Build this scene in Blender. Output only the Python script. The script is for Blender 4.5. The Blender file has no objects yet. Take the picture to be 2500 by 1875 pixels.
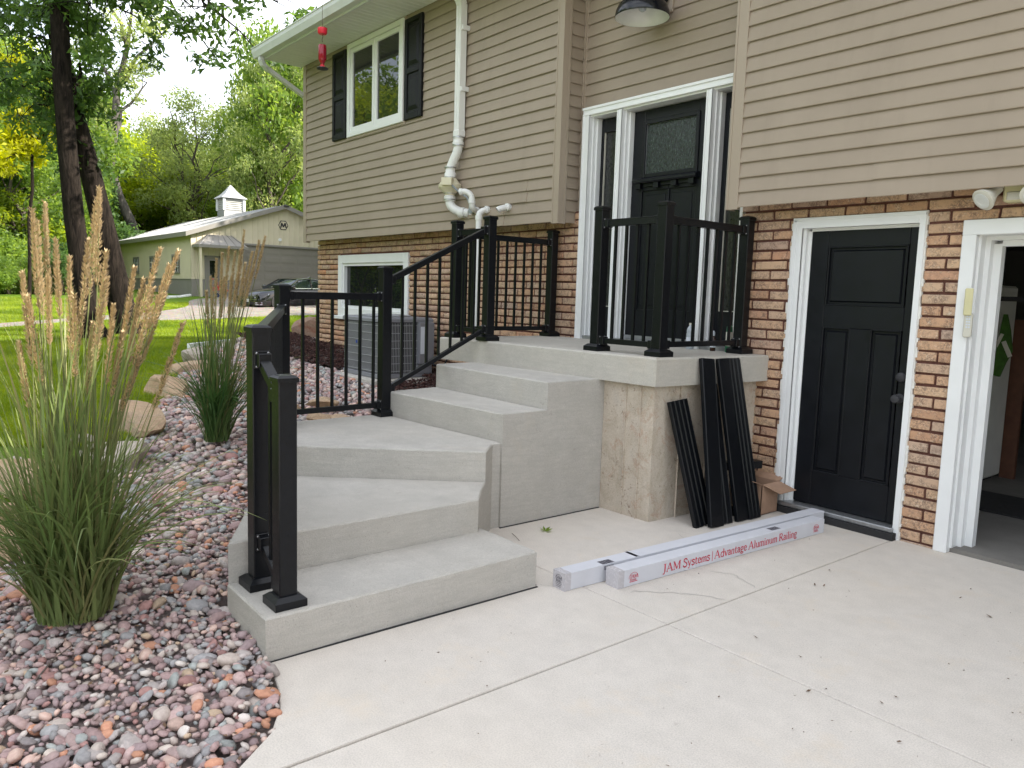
import bpy, bmesh, math, random
import numpy as np
from mathutils import Matrix, Vector
R_ = math.radians
random.seed(7)
rng = np.random.default_rng(11)
sc = bpy.context.scene
COL = sc.collection

# ------------------------------------------------------------------ camera
YAW, PIT, ROL, FPX = 0.6835749894644422, 0.11531396043245745, 0.03072084303491985, 1887.56
CAMP = Vector((0, 0, 1.59))
_f = Vector((-math.cos(YAW)*math.cos(PIT), math.sin(YAW)*math.cos(PIT), -math.sin(PIT)))
_r = _f.cross(Vector((0, 0, 1))).normalized(); _u = _r.cross(_f)
_rt = _r*math.cos(ROL)+_u*math.sin(ROL); _up = -_r*math.sin(ROL)+_u*math.cos(ROL)
cam = bpy.data.cameras.new('camera'); camo = bpy.data.objects.new('camera', cam); COL.objects.link(camo)
cam.sensor_fit = 'HORIZONTAL'; cam.sensor_width = 36; cam.lens = FPX/2500*36
cam.clip_start = .05; cam.clip_end = 3000
m = Matrix.Identity(4)
for i in range(3):
    m[i][0] = _rt[i]; m[i][1] = _up[i]; m[i][2] = -_f[i]; m[i][3] = CAMP[i]
camo.matrix_world = m
sc.camera = camo

# ------------------------------------------------------------------ light
SUN_EL, SUN_AZ = 36.0, math.atan2(.68, .73)      # azimuth as a plan angle from +X
w = bpy.data.worlds.new('World'); sc.world = w; w.use_nodes = True
nt = w.node_tree; nt.nodes.clear()
wo = nt.nodes.new('ShaderNodeOutputWorld'); bg = nt.nodes.new('ShaderNodeBackground')
sky = nt.nodes.new('ShaderNodeTexSky'); sky.sky_type = 'NISHITA'; sky.sun_disc = False
sky.sun_elevation = R_(SUN_EL); sky.sun_rotation = math.pi/2-SUN_AZ
sky.air_density = 1.0; sky.dust_density = 2.5; sky.ozone_density = .7
tc = nt.nodes.new('ShaderNodeTexCoord'); mp = nt.nodes.new('ShaderNodeMapping'); mp.inputs['Scale'].default_value = (1, 1, 2.4)
nz = nt.nodes.new('ShaderNodeTexNoise'); nz.inputs['Scale'].default_value = 2.6; nz.inputs['Detail'].default_value = 7; nz.inputs['Roughness'].default_value = .58
rp = nt.nodes.new('ShaderNodeValToRGB'); rp.color_ramp.elements[0].position = .36; rp.color_ramp.elements[1].position = .60
rp.color_ramp.elements[0].color = (.2, .2, .2, 1)
mx = nt.nodes.new('ShaderNodeMix'); mx.data_type = 'RGBA'
nt.links.new(tc.outputs['Generated'], mp.inputs['Vector']); nt.links.new(mp.outputs['Vector'], nz.inputs['Vector'])
nt.links.new(nz.outputs['Fac'], rp.inputs['Fac']); nt.links.new(rp.outputs['Color'], mx.inputs['Factor'])
nt.links.new(sky.outputs['Color'], mx.inputs[6]); mx.inputs[7].default_value = (9.8, 10.1, 10.7, 1)
nt.links.new(mx.outputs[2], bg.inputs['Color']); bg.inputs['Strength'].default_value = .1
nt.links.new(bg.outputs['Background'], wo.inputs['Surface'])
sl = bpy.data.lights.new('sun', 'SUN'); sl.energy = 4.6; sl.angle = R_(.6); sl.color = (1, .93, .82)
so = bpy.data.objects.new('sun', sl); COL.objects.link(so)
_sd = Vector((math.cos(SUN_AZ)*math.cos(R_(SUN_EL)), math.sin(SUN_AZ)*math.cos(R_(SUN_EL)), math.sin(R_(SUN_EL))))
so.rotation_euler = _sd.to_track_quat('Z', 'Y').to_euler(); so.location = (0, 30, 40)
sc.view_settings.view_transform = 'Standard'; sc.view_settings.look = 'None'
sc.view_settings.gamma = 1; sc.view_settings.use_curve_mapping = False
sc.view_settings.exposure = 1.27
sc.cycles.use_denoising = True
sc.cycles.max_bounces = 8; sc.cycles.diffuse_bounces = 4; sc.cycles.glossy_bounces = 3
sc.cycles.transmission_bounces = 4; sc.cycles.transparent_max_bounces = 8
sc.cycles.sample_clamp_indirect = 8

# ------------------------------------------------------------------ helpers
WLOC = {}
def reg(o, loc): WLOC[o.name] = Vector(loc)
def props(o, label=None, cat=None, group=None, kind=None):
    if label: o['label'] = label
    if cat: o['category'] = cat
    if group: o['group'] = group
    if kind: o['kind'] = kind
    return o
def empty(name, loc, label=None, cat=None, group=None):
    o = bpy.data.objects.new(name, None); COL.objects.link(o); o.location = loc
    o.empty_display_size = .1; reg(o, loc); return props(o, label, cat, group)
def link(name, me, parent=None, loc=(0, 0, 0), **k):
    o = bpy.data.objects.new(name, me); COL.objects.link(o)
    pl = Vector((0, 0, 0))
    if parent is not None:
        o.parent = parent; pl = WLOC[parent.name]
    o.location = Vector(loc)-pl; reg(o, loc)
    return props(o, **k)
def mesh_np(name, V, F, mat, smooth=False, col=None):
    me = bpy.data.meshes.new(name)
    V = np.asarray(V, np.float32).reshape(-1, 3); F = np.asarray(F, np.int32); n = F.shape[1]
    me.vertices.add(len(V)); me.vertices.foreach_set('co', V.ravel())
    me.loops.add(F.size); me.loops.foreach_set('vertex_index', F.ravel())
    me.polygons.add(len(F)); me.polygons.foreach_set('loop_start', np.arange(0, F.size, n, dtype=np.int32))
    if smooth: me.polygons.foreach_set('use_smooth', np.ones(len(F), bool))
    me.update(calc_edges=True)
    if col is not None:
        a = me.color_attributes.new('Col', 'FLOAT_COLOR', 'POINT')
        c = np.ones((len(V), 4), np.float32); c[:, :3] = col; a.data.foreach_set('color', c.ravel())
    me.materials.append(mat); return me

class MB:
    """collects shapes, builds ONE mesh object"""
    def __init__(s): s.v = []; s.f = []
    def add(s, vs, fs):
        b = len(s.v); s.v += [tuple(v) for v in vs]; s.f += [tuple(b+i for i in f) for f in fs]; return s
    def box(s, x0, x1, y0, y1, z0, z1):
        vs = [(x, y, z) for z in (z0, z1) for y in (y0, y1) for x in (x0, x1)]
        return s.add(vs, [(0, 2, 3, 1), (4, 5, 7, 6), (0, 1, 5, 4), (2, 6, 7, 3), (0, 4, 6, 2), (1, 3, 7, 5)])
    def obox(s, c, ax, ay, az, hx, hy, hz):
        c = Vector(c); vs = [c+ax*(sx*hx)+ay*(sy*hy)+az*(sz*hz) for sz in (-1, 1) for sy in (-1, 1) for sx in (-1, 1)]
        return s.add(vs, [(0, 2, 3, 1), (4, 5, 7, 6), (0, 1, 5, 4), (2, 6, 7, 3), (0, 4, 6, 2), (1, 3, 7, 5)])
    def bar(s, a, b, w, h, up=(0, 0, 1)):
        """rectangular bar from a to b, w sideways, h along up"""
        a = Vector(a); b = Vector(b); d = (b-a); L = d.length; d.normalize(); up = Vector(up)
        sd = d.cross(up)
        if sd.length < 1e-4: sd = d.cross(Vector((1, 0, 0)))
        sd.normalize(); u = sd.cross(d).normalized()
        return s.obox((a+b)/2, d, sd, u, L/2, w/2, h/2)
    def vbar(s, a, b, w, h):
        """bar whose end faces stay vertical (rails on a slope)"""
        a = Vector(a); b = Vector(b); d = Vector((b.x-a.x, b.y-a.y, 0)).normalized(); sd = Vector((d.y, -d.x, 0))*w/2; z = Vector((0, 0, h/2))
        vs = [a-sd-z, a+sd-z, b-sd-z, b+sd-z, a-sd+z, a+sd+z, b-sd+z, b+sd+z]
        return s.add(vs, [(0, 2, 3, 1), (4, 5, 7, 6), (0, 1, 5, 4), (2, 6, 7, 3), (0, 4, 6, 2), (1, 3, 7, 5)])
    def prism(s, poly, z0, z1, c=0, rough=0):
        P = [Vector((p[0], p[1])) for p in poly]
        if sum(P[i].x*P[(i+1) % len(P)].y-P[(i+1) % len(P)].x*P[i].y for i in range(len(P))) < 0: P.reverse()
        if c and rough:
            Q = []
            for i in range(len(P)):
                a = P[i]; b = P[(i+1) % len(P)]; k = max(1, int((b-a).length/.035))
                Q += [a.lerp(b, j/k) for j in range(k)]
            P = Q
        n = len(P); rings = [(P, z0), (P, z1-c)]
        if c:
            Q = []
            for i in range(n):
                a = (P[i]-P[i-1]).normalized(); b = (P[(i+1) % n]-P[i]).normalized()
                na = Vector((-a.y, a.x)); nb = Vector((-b.y, b.x)); k = na+nb; k = k/max(.3, k.dot(na))
                Q.append(P[i]+k*c*(1 if not rough else random.uniform(.6, 1.5) if random.random() > .05 else 2.2))
            rings.append((Q, z1))
        vs = []; fs = []
        for q_, (r, z) in enumerate(rings): vs += [(p.x, p.y, z-(random.uniform(0, .5)*c if rough and q_ == 1 else 0)) for p in r]
        for k in range(len(rings)-1):
            for i in range(n): j = (i+1) % n; fs.append((k*n+i, k*n+j, (k+1)*n+j, (k+1)*n+i))
        fs.append(tuple(range(n-1, -1, -1))); fs.append(tuple((len(rings)-1)*n+i for i in range(n)))
        return s.add(vs, fs)
    def extr(s, poly, a, b, u, v):
        """polygon given in (u,v) axes swept from a to b"""
        a = Vector(a); b = Vector(b); u = Vector(u); v = Vector(v); n = len(poly)
        vs = [a+u*p[0]+v*p[1] for p in poly]+[b+u*p[0]+v*p[1] for p in poly]
        fs = [(i, (i+1) % n, n+(i+1) % n, n+i) for i in range(n)]+[tuple(range(n-1, -1, -1)), tuple(range(n, 2*n))]
        return s.add(vs, fs)
    def tube(s, pts, rad, seg=10, caps=True):
        pts = [Vector(p) for p in pts]; n = len(pts)
        if not hasattr(rad, '__len__'): rad = [rad]*n
        T = [(pts[min(i+1, n-1)]-pts[max(i-1, 0)]).normalized() for i in range(n)]
        ref = Vector((0, 0, 1)) if abs(T[0].z) < .9 else Vector((1, 0, 0))
        nrm = T[0].cross(ref).normalized(); vs = []; fs = []
        for i in range(n):
            nrm = (nrm-T[i]*nrm.dot(T[i])).normalized(); bn = T[i].cross(nrm)
            for k in range(seg):
                a = 2*math.pi*k/seg; vs.append(pts[i]+(nrm*math.cos(a)+bn*math.sin(a))*rad[i])
        for i in range(n-1):
            for k in range(seg):
                k2 = (k+1) % seg; fs.append((i*seg+k, i*seg+k2, (i+1)*seg+k2, (i+1)*seg+k))
        if caps: fs += [tuple(range(seg-1, -1, -1)), tuple((n-1)*seg+k for k in range(seg))]
        return s.add(vs, fs)
    def lathe(s, prof, c, seg=20, ax=(0, 0, 1)):
        """prof: list of (r, h) along axis ax from centre c"""
        az = Vector(ax).normalized(); ref = Vector((0, 0, 1)) if abs(az.z) < .9 else Vector((1, 0, 0))
        axx = az.cross(ref).normalized(); ay = az.cross(axx); c = Vector(c); vs = []; fs = []; n = len(prof)
        for r, h in prof:
            for k in range(seg):
                a = 2*math.pi*k/seg; vs.append(c+az*h+(axx*math.cos(a)+ay*math.sin(a))*r)
        for i in range(n-1):
            for k in range(seg):
                k2 = (k+1) % seg; fs.append((i*seg+k, i*seg+k2, (i+1)*seg+k2, (i+1)*seg+k))
        fs += [tuple(range(seg-1, -1, -1)), tuple((n-1)*seg+k for k in range(seg))]
        return s.add(vs, fs)
    def mesh(s, name, mat, smooth=False, bevel=0, fix=True):
        me = bpy.data.meshes.new(name); me.from_pydata(s.v, [], s.f)
        if fix or bevel:
            bm = bmesh.new(); bm.from_mesh(me); bmesh.ops.recalc_face_normals(bm, faces=bm.faces)
            if bevel:
                es = [e for e in bm.edges if len(e.link_faces) == 2 and e.calc_face_angle(0) > .6]
                bmesh.ops.bevel(bm, geom=es, offset=bevel, segments=1, profile=.5, affect='EDGES', clamp_overlap=True)
            bm.to_mesh(me); bm.free()
        me.materials.append(mat)
        if smooth:
            me.polygons.foreach_set('use_smooth', [True]*len(me.polygons)); me.set_sharp_from_angle(angle=R_(38))
        return me
    def build(s, name, mat, parent=None, smooth=False, bevel=0, **k):
        return link(name, s.mesh(name, mat, smooth, bevel), parent, **k)
def bx(x0, x1, y0, y1, z0, z1): return MB().box(x0, x1, y0, y1, z0, z1)
def copy_part(o, parent):
    c = o.copy(); COL.objects.link(c); c.parent = parent; WLOC[c.name] = WLOC[o.name]; return c
def depth(p): return (Vector(p)-CAMP).dot(_f)
def at(sx, sy, d):
    """world point seen at photograph pixel (sx,sy), d metres along the view axis (used for measuring places only)"""
    return CAMP+(_f*FPX+_rt*(sx-1250)-_up*(sy-937.5))*(d/FPX)
def infront(p, mrg=.06):
    d = Vector(p)-CAMP; z = d.dot(_f)
    return z > .1 and abs(d.dot(_rt)/z) < (1250/FPX)*(1+mrg) and abs(d.dot(_up)/z) < (937.5/FPX)*(1+mrg)

# ------------------------------------------------------------------ materials
def newmat(name):
    m = bpy.data.materials.new(name); m.use_nodes = True; t = m.node_tree
    return m, t, t.nodes['Principled BSDF']
def ramp(t, fac, stops):
    r = t.nodes.new('ShaderNodeValToRGB'); e = r.color_ramp.elements
    while len(e) < len(stops): e.new(.5)
    for i, (p, c) in enumerate(stops):
        e[i].position = p; e[i].color = (*c, 1) if len(c) == 3 else c
    t.links.new(fac, r.inputs['Fac']); return r.outputs['Color']
def noise(t, scale, detail=4, rough=.55, vec=None, dist=0):
    n = t.nodes.new('ShaderNodeTexNoise'); n.inputs['Scale'].default_value = scale; n.inputs['Detail'].default_value = detail
    n.inputs['Roughness'].default_value = rough; n.inputs['Distortion'].default_value = dist
    if vec is None: vec = coord(t)
    t.links.new(vec, n.inputs['Vector']); return n.outputs['Fac']
def coord(t, kind='Object', scale=None):
    c = t.nodes.new('ShaderNodeTexCoord'); v = c.outputs[kind]
    if scale:
        mp = t.nodes.new('ShaderNodeMapping'); mp.inputs['Scale'].default_value = scale; t.links.new(v, mp.inputs['Vector']); v = mp.outputs['Vector']
    return v
def wcoord(t, scale=None):
    g = t.nodes.new('ShaderNodeNewGeometry'); v = g.outputs['Position']
    if scale:
        mp = t.nodes.new('ShaderNodeMapping'); mp.inputs['Scale'].default_value = scale; t.links.new(v, mp.inputs['Vector']); v = mp.outputs['Vector']
    return v
def mixc(t, fac, a, b, mode='MIX'):
    x = t.nodes.new('ShaderNodeMix'); x.data_type = 'RGBA'; x.blend_type = mode
    for s, v in ((0, fac), (6, a), (7, b)):
        if hasattr(v, 'is_linked') or hasattr(v, 'links'): t.links.new(v, x.inputs[s])
        elif s == 0: x.inputs[0].default_value = v
        else: x.inputs[s].default_value = (*v, 1)
    return x.outputs[2]
def bump(t, b, h, strength=.3, dist=.01):
    n = t.nodes.new('ShaderNodeBump'); n.inputs['Strength'].default_value = strength; n.inputs['Distance'].default_value = dist
    t.links.new(h, n.inputs['Height']); t.links.new(n.outputs['Normal'], b.inputs['Normal']); return n
def math_(t, op, a, b=None):
    n = t.nodes.new('ShaderNodeMath'); n.operation = op
    for i, v in enumerate((a, b)):
        if v is None: continue
        if hasattr(v, 'links'): t.links.new(v, n.inputs[i])
        else: n.inputs[i].default_value = v
    return n.outputs[0]
def oldcon():
    m, t, b = newmat('stained_form_concrete'); b.inputs['Roughness'].default_value = .9; b.inputs['Specular IOR Level'].default_value = .2
    p = wcoord(t); pv = wcoord(t, (1, 1, .75))
    a = noise(t, 5.5, 7, .72, pv, .6); c2 = noise(t, 7, 6, .7, p, .8); f = noise(t, 130, 3, .6, p)
    col = ramp(t, a, [(.28, (.50, .45, .38)), (.45, (.56, .49, .40)), (.58, (.47, .40, .31)), (.72, (.40, .37, .33))])
    pk = ramp(t, noise(t, 6.5, 6, .75, p, .8), [(.54, (0, 0, 0)), (.62, (1, 1, 1))]); col = mixc(t, math_(t, 'MULTIPLY', pk, .62), col, (.42, .27, .19))
    sp = ramp(t, noise(t, 24, 6, .8, p, .6), [(.56, (0, 0, 0)), (.62, (1, 1, 1))]); sm = ramp(t, noise(t, 2.2, 3, .6, p), [(.42, (0, 0, 0)), (.6, (1, 1, 1))])
    col = mixc(t, math_(t, 'MULTIPLY', math_(t, 'MULTIPLY', sp, sm), .95), col, (.16, .095, .065))
    col = mixc(t, .2, col, ramp(t, f, [(.3, (.15, .13, .11)), (.65, (.7, .64, .55))]))
    t.links.new(col, b.inputs['Base Color']); bump(t, b, math_(t, 'ADD', c2, math_(t, 'MULTIPLY', f, .5)), .5, .012); return m
def plain(name, c, rough=.5, metal=0, var=.06, vs=6, spec=.5, bmp=0):
    m, t, b = newmat(name); b.inputs['Roughness'].default_value = rough; b.inputs['Metallic'].default_value = metal
    b.inputs['Specular IOR Level'].default_value = spec
    f = noise(t, vs, 5, .6, wcoord(t))
    t.links.new(ramp(t, f, [(.3, tuple(x*(1-var) for x in c)), (.7, tuple(min(1, x*(1+var)) for x in c))]), b.inputs['Base Color'])
    rr = ramp(t, noise(t, vs*4, 4, .6, wcoord(t)), [(.3, (max(0, rough-.06),)*3), (.7, (min(1, rough+.07),)*3)])
    t.links.new(rr, b.inputs['Roughness'])
    if bmp: bump(t, b, noise(t, 180, 3, .5, wcoord(t)), bmp, .002)
    return m

def concrete(name, c, stain=.12, grit=.25, warm=(.62, .55, .44), spots=.0, coarse=40, streak=.0, pores=.0):
    m, t, b = newmat(name); b.inputs['Roughness'].default_value = .88; b.inputs['Specular IOR Level'].default_value = .25
    p = wcoord(t)
    big = noise(t, 1.3, 5, .6, p); mid = noise(t, 9, 6, .65, p); fine = noise(t, 160, 3, .6, p)
    col = ramp(t, big, [(.3, tuple(x*(1-stain) for x in c)), (.55, c), (.75, tuple(x*(1+stain*.5) for x in c))])
    col = mixc(t, .35, col, ramp(t, mid, [(.35, tuple(x*.82 for x in c)), (.65, tuple(x*1.1 for x in c))]))
    col = mixc(t, .18, col, ramp(t, fine, [(.35, (.12, .12, .11)), (.6, tuple(min(1, x*1.25) for x in c))]))
    st = ramp(t, noise(t, 3.3, 5, .7, wcoord(t, (1, 1, .6))), [(.56, (0, 0, 0)), (.74, (1, 1, 1))])
    col = mixc(t, math_(t, 'MULTIPLY', st, .22), col, tuple(x*y*1.35 for x, y in zip(c, warm)))
    if spots:
        sp = ramp(t, noise(t, 26, 4, .7, wcoord(t)), [(.63, (0, 0, 0)), (.70, (1, 1, 1))])
        sp2 = ramp(t, noise(t, 3, 3, .6, wcoord(t)), [(.45, (0, 0, 0)), (.62, (1, 1, 1))])
        col = mixc(t, math_(t, 'MULTIPLY', math_(t, 'MULTIPLY', sp, sp2), spots), col, (.17, .1, .07))
    st2 = ramp(t, noise(t, 5, 6, .7, wcoord(t, (1, 1, 9)), .5), [(.36, (0, 0, 0)), (.66, (1, 1, 1))])
    col = mixc(t, math_(t, 'MULTIPLY', st2, streak), col, tuple(x*.72 for x in c))
    vo = t.nodes.new('ShaderNodeTexVoronoi'); vo.inputs['Scale'].default_value = 55; t.links.new(wcoord(t), vo.inputs['Vector'])
    pore = ramp(t, vo.outputs['Distance'], [(.07, (1, 1, 1)), (.13, (0, 0, 0))]); gate = ramp(t, noise(t, 7, 3, .6, wcoord(t)), [(.5, (0, 0, 0)), (.6, (1, 1, 1))])
    pr_ = math_(t, 'MULTIPLY', pore, gate); col = mixc(t, math_(t, 'MULTIPLY', pr_, pores), col, tuple(x*.35 for x in c))
    bl = ramp(t, noise(t, .55, 4, .6, wcoord(t)), [(.42, (0, 0, 0)), (.62, (1, 1, 1))]); col = mixc(t, math_(t, 'MULTIPLY', bl, .16), col, tuple(x*y for x, y in zip(c, (.88, .82, .72))))
    t.links.new(col, b.inputs['Base Color'])
    h = math_(t, 'ADD', math_(t, 'MULTIPLY', noise(t, coarse, 5, .65, wcoord(t)), .7), math_(t, 'MULTIPLY', fine, .5))
    bump(t, b, h, grit, .006); return m
M = {}
M['slab'] = concrete('slab_concrete', (.645, .595, .535), .10, .16, (.8, .68, .5), .25, 22, 0, .25)
M['step'] = concrete('step_concrete', (.515, .492, .452), .22, .75, (.78, .68, .54), .4, 55, .5, .9)
M['stub'] = concrete('old_concrete', (.47, .42, .35), .34, .5, (.72, .46, .33), 1.0, 28)
M['stub'] = oldcon()
M['landing'] = concrete('landing_concrete', (.51, .485, .435), .2, .55, (.78, .68, .55), .3, 45, .35, .6)
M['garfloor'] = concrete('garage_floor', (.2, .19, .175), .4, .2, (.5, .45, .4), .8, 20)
M['black'] = plain('black_powder_coat', (.0042, .005, .007), .33, 0, .25, 30, .3)
M['screw'] = plain('screw_steel', (.3, .3, .31), .35, .9)
M['door'] = plain('black_door_paint', (.0042, .0052, .0078), .40, 0, .25, 5, .3)
M['shutter'] = plain('black_shutter_vinyl', (.0055, .006, .008), .5, 0, .2, 12, .3)
M['trim'] = plain('white_painted_trim', (.78, .79, .79), .42, 0, .03, 3)
M['soffit'] = plain('white_aluminium_soffit', (.72, .73, .70), .5, 0, .04, 2)
M['gutter'] = plain('white_aluminium_gutter', (.62, .64, .64), .45, 0, .08, 3)
M['pvc'] = plain('white_pvc', (.76, .76, .74), .35, 0, .04, 5)
M['fan'] = plain('cream_fan_plastic', (.66, .61, .45), .45, 0, .05, 6)
M['clamp'] = plain('steel_band', (.42, .42, .43), .3, .9, .15, 20)
M['conduit'] = plain('grey_conduit', (.27, .3, .33), .5)
M['acgrey'] = plain('grey_appliance_paint', (.20, .205, .225), .5, 0, .06, 4)
M['acdark'] = plain('dark_coil', (.03, .03, .034), .6)
M['acgrille'] = plain('grey_wire_grille', (.36, .37, .38), .45)
M['mat_label'] = plain('paper_label', (.62, .66, .72), .6)
M['blue'] = plain('blue_badge', (.03, .07, .35), .4)
M['caulk'] = plain('white_caulk', (.72, .71, .67), .7, 0, .1, 30)
M['alum'] = plain('weathered_aluminium', (.38, .39, .40), .4, .8, .15, 30)
M['rubber'] = plain('black_rubber', (.02, .02, .021), .8)
M['carton'] = plain('white_carton', (.60, .605, .645), .62, 0, .05, 6)
M['tape'] = plain('clear_packing_tape', (.5, .48, .5), .25, 0, .05, 20)
M['red'] = plain('red_print', (.55, .025, .06), .6)
M['ink'] = plain('dark_print', (.07, .065, .08), .6)
M['card'] = plain('brown_cardboard', (.36, .225, .15), .8, 0, .12, 18)
M['galv'] = plain('white_plastic', (.6, .58, .5), .4)
M['lampwhite'] = plain('white_enamel', (.68, .69, .67), .35)
M['lampblack'] = plain('black_gloss_enamel', (.008, .009, .013), .18, 0, .1, 6)
M['yellowed'] = plain('yellowed_plastic', (.6, .56, .33), .45)
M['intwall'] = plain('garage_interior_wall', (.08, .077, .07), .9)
M['fridge'] = plain('white_fridge', (.6, .6, .57), .35)
M['green'] = plain('green_fabric', (.045, .12, .015), .85, 0, .3, 20)
M['redplastic'] = plain('red_plastic', (.6, .03, .02), .4)
M['wood'] = plain('brown_wood', (.11, .045, .025), .7, 0, .2, 15)
M['shingle'] = plain('grey_shingle', (.09, .085, .08), .9, 0, .25, 20)
M['feedred'] = plain('red_feeder_plastic', (.72, .02, .05), .3)
M['nectar'] = plain('red_nectar_glass', (.28, .006, .022), .08)
M['barncream'] = plain('cream_barn_metal', (.64, .575, .43), .45, 0, .05, 1.5)
M['barngrey'] = plain('grey_barn_metal', (.25, .235, .215), .45, 0, .06, 1.5)
M['barnroof'] = plain('pale_metal_roof', (.42, .425, .43), .4, .3, .06, 1)
M['barndoor'] = plain('taupe_barn_door', (.235, .215, .185), .5, 0, .05, 1)
M['cup'] = plain('pale_louvre_paint', (.5, .5, .48), .5)
M['carpaint'] = plain('black_car_paint', (.006, .006, .008), .08, 0, .1, 2, .8)
M['chrome'] = plain('chrome', (.7, .7, .72), .12, 1, .04)
M['rim'] = plain('silver_alloy', (.45, .45, .47), .28, .9)
M['tyre'] = plain('tyre_rubber', (.02, .02, .02), .8)
M['plate'] = plain('licence_plate', (.55, .57, .55), .5)
M['gold'] = plain('gold_emblem', (.6, .5, .25), .25, .7)
M['carlamp'] = plain('headlamp_lens', (.4, .42, .45), .08, .3)
M['redflower'] = plain('red_flower', (.6, .03, .01), .6)
M['bluepot'] = plain('blue_pot', (.02, .04, .12), .3)
M['amber'] = plain('brown_bottle_glass', (.03, .012, .006), .1)
M['clearpl'] = plain('clear_bottle', (.42, .46, .5), .1)
M['spraygreen'] = plain('green_cap', (.01, .12, .05), .3)
M['twig'] = plain('grey_twig', (.13, .1, .085), .9)
M['deadleaf'] = plain('dead_leaf', (.14, .085, .05), .8, 0, .3, 40)
M['soil'] = plain('dark_soil', (.075, .058, .052), .95, 0, .4, 30)
M['stonedust'] = plain('stone_bed_dust', (.24, .195, .18), .95, 0, .4, 45)
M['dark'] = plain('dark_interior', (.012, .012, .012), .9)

def glassm(name, c=(.012, .014, .014), rough=.015, spec=.7, wav=0):
    m, t, b = newmat(name); b.inputs['Base Color'].default_value = (*c, 1); b.inputs['Roughness'].default_value = rough
    b.inputs['Specular IOR Level'].default_value = spec; b.inputs['IOR'].default_value = 1.6
    bump(t, b, noise(t, 1.7, 2, .5, wcoord(t)), .06 if not wav else wav, .02 if not wav else .006); return m
M['glass'] = glassm('window_glass')
M['carglass'] = glassm('car_glass', (.02, .03, .03), .02, 1.0)
def texglass():
    m, t, b = newmat('rain_textured_glass'); b.inputs['Roughness'].default_value = .2
    n1 = noise(t, 90, 4, .7, wcoord(t, (1, 1, .35)))
    t.links.new(ramp(t, n1, [(.4, (.006, .009, .008)), (.62, (.03, .045, .038)), (.75, (.16, .2, .17))]), b.inputs['Base Color'])
    bump(t, b, n1, .6, .01); return m
M['texglass'] = texglass()
def slglass():
    m, t, b = newmat('frosted_sidelight_glass'); b.inputs['Roughness'].default_value = .12
    n1 = noise(t, 60, 4, .7, wcoord(t, (1, 1, .5)))
    t.links.new(ramp(t, n1, [(.35, (.012, .013, .014)), (.7, (.045, .046, .046))]), b.inputs['Base Color'])
    bump(t, b, n1, .25, .004); return m
M['slglass'] = slglass()

def siding():
    m, t, b = newmat('tan_vinyl_siding'); b.inputs['Roughness'].default_value = .55; b.inputs['Specular IOR Level'].default_value = .35
    oi = t.nodes.new('ShaderNodeObjectInfo')
    base = mixc(t, oi.outputs['Random'], (.315, .255, .196), (.345, .281, .217))
    f = noise(t, 2.2, 6, .6, wcoord(t)); col = mixc(t, .5, base, ramp(t, f, [(.3, (.29, .236, .181)), (.7, (.36, .295, .229))]))
    st = ramp(t, noise(t, 14, 5, .75, wcoord(t, (.5, 1, 1))), [(.66, (0, 0, 0)), (.8, (1, 1, 1))])
    col = mixc(t, math_(t, 'MULTIPLY', st, .22), col, (.17, .14, .11))
    gr_ = ramp(t, noise(t, 1.6, 5, .7, wcoord(t, (3.5, 1, .5))), [(.52, (0, 0, 0)), (.75, (1, 1, 1))]); col = mixc(t, math_(t, 'MULTIPLY', gr_, .2), col, (.19, .16, .125))
    t.links.new(col, b.inputs['Base Color'])
    bump(t, b, noise(t, 70, 3, .5, wcoord(t, (.06, 1, 1))), .06, .004); return m
M['siding'] = siding()
M['sidtrim'] = plain('tan_vinyl_trim', (.355, .29, .225), .5, 0, .04, 2)

def brick():
    m, t, b = newmat('tan_mottled_brick'); b.inputs['Roughness'].default_value = .85; b.inputs['Specular IOR Level'].default_value = .2
    oi = t.nodes.new('ShaderNodeObjectInfo'); g = t.nodes.new('ShaderNodeNewGeometry')
    rnd = math_(t, 'FRACT', math_(t, 'ADD', oi.outputs['Random'], g.outputs['Random Per Island']))
    base = ramp(t, rnd, [(0, (.51, .30, .185)), (.25, (.59, .375, .235)), (.5, (.55, .385, .27)), (.75, (.61, .415, .265)), (.92, (.48, .35, .27)), (1, (.58, .29, .155))])
    off = t.nodes.new('ShaderNodeVectorMath'); off.operation = 'ADD'; cmb = t.nodes.new('ShaderNodeCombineXYZ')
    t.links.new(math_(t, 'MULTIPLY', rnd, 37.0), cmb.inputs[0]); t.links.new(g.outputs['Position'], off.inputs[0]); t.links.new(cmb.outputs[0], off.inputs[1])
    p = off.outputs[0]
    big = noise(t, 12, 4, .6, p, .6); fine = noise(t, 75, 4, .7, p, .8); fl = noise(t, 48, 5, .75, p, 1.5)
    msk = math_(t, 'MULTIPLY', ramp(t, big, [(.38, (0, 0, 0)), (.58, (1, 1, 1))]), ramp(t, fine, [(.44, (0, 0, 0)), (.54, (1, 1, 1))]))
    col = mixc(t, math_(t, 'MULTIPLY', msk, .68), base, (.15, .10, .08))
    fm = math_(t, 'MULTIPLY', ramp(t, fl, [(.56, (0, 0, 0)), (.62, (1, 1, 1))]), ramp(t, big, [(.36, (0, 0, 0)), (.52, (1, 1, 1))]))
    col = mixc(t, math_(t, 'MULTIPLY', fm, .6), col, (.72, .60, .46))
    # mottling and flecks only, alike on every course
    t.links.new(col, b.inputs['Base Color']); bump(t, b, math_(t, 'ADD', fine, fl), .35, .006); return m
M['brick'] = brick()
M['mortar'] = plain('maroon_mortar', (.125, .058, .046), .95, 0, .25, 60, .2, .4)

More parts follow.
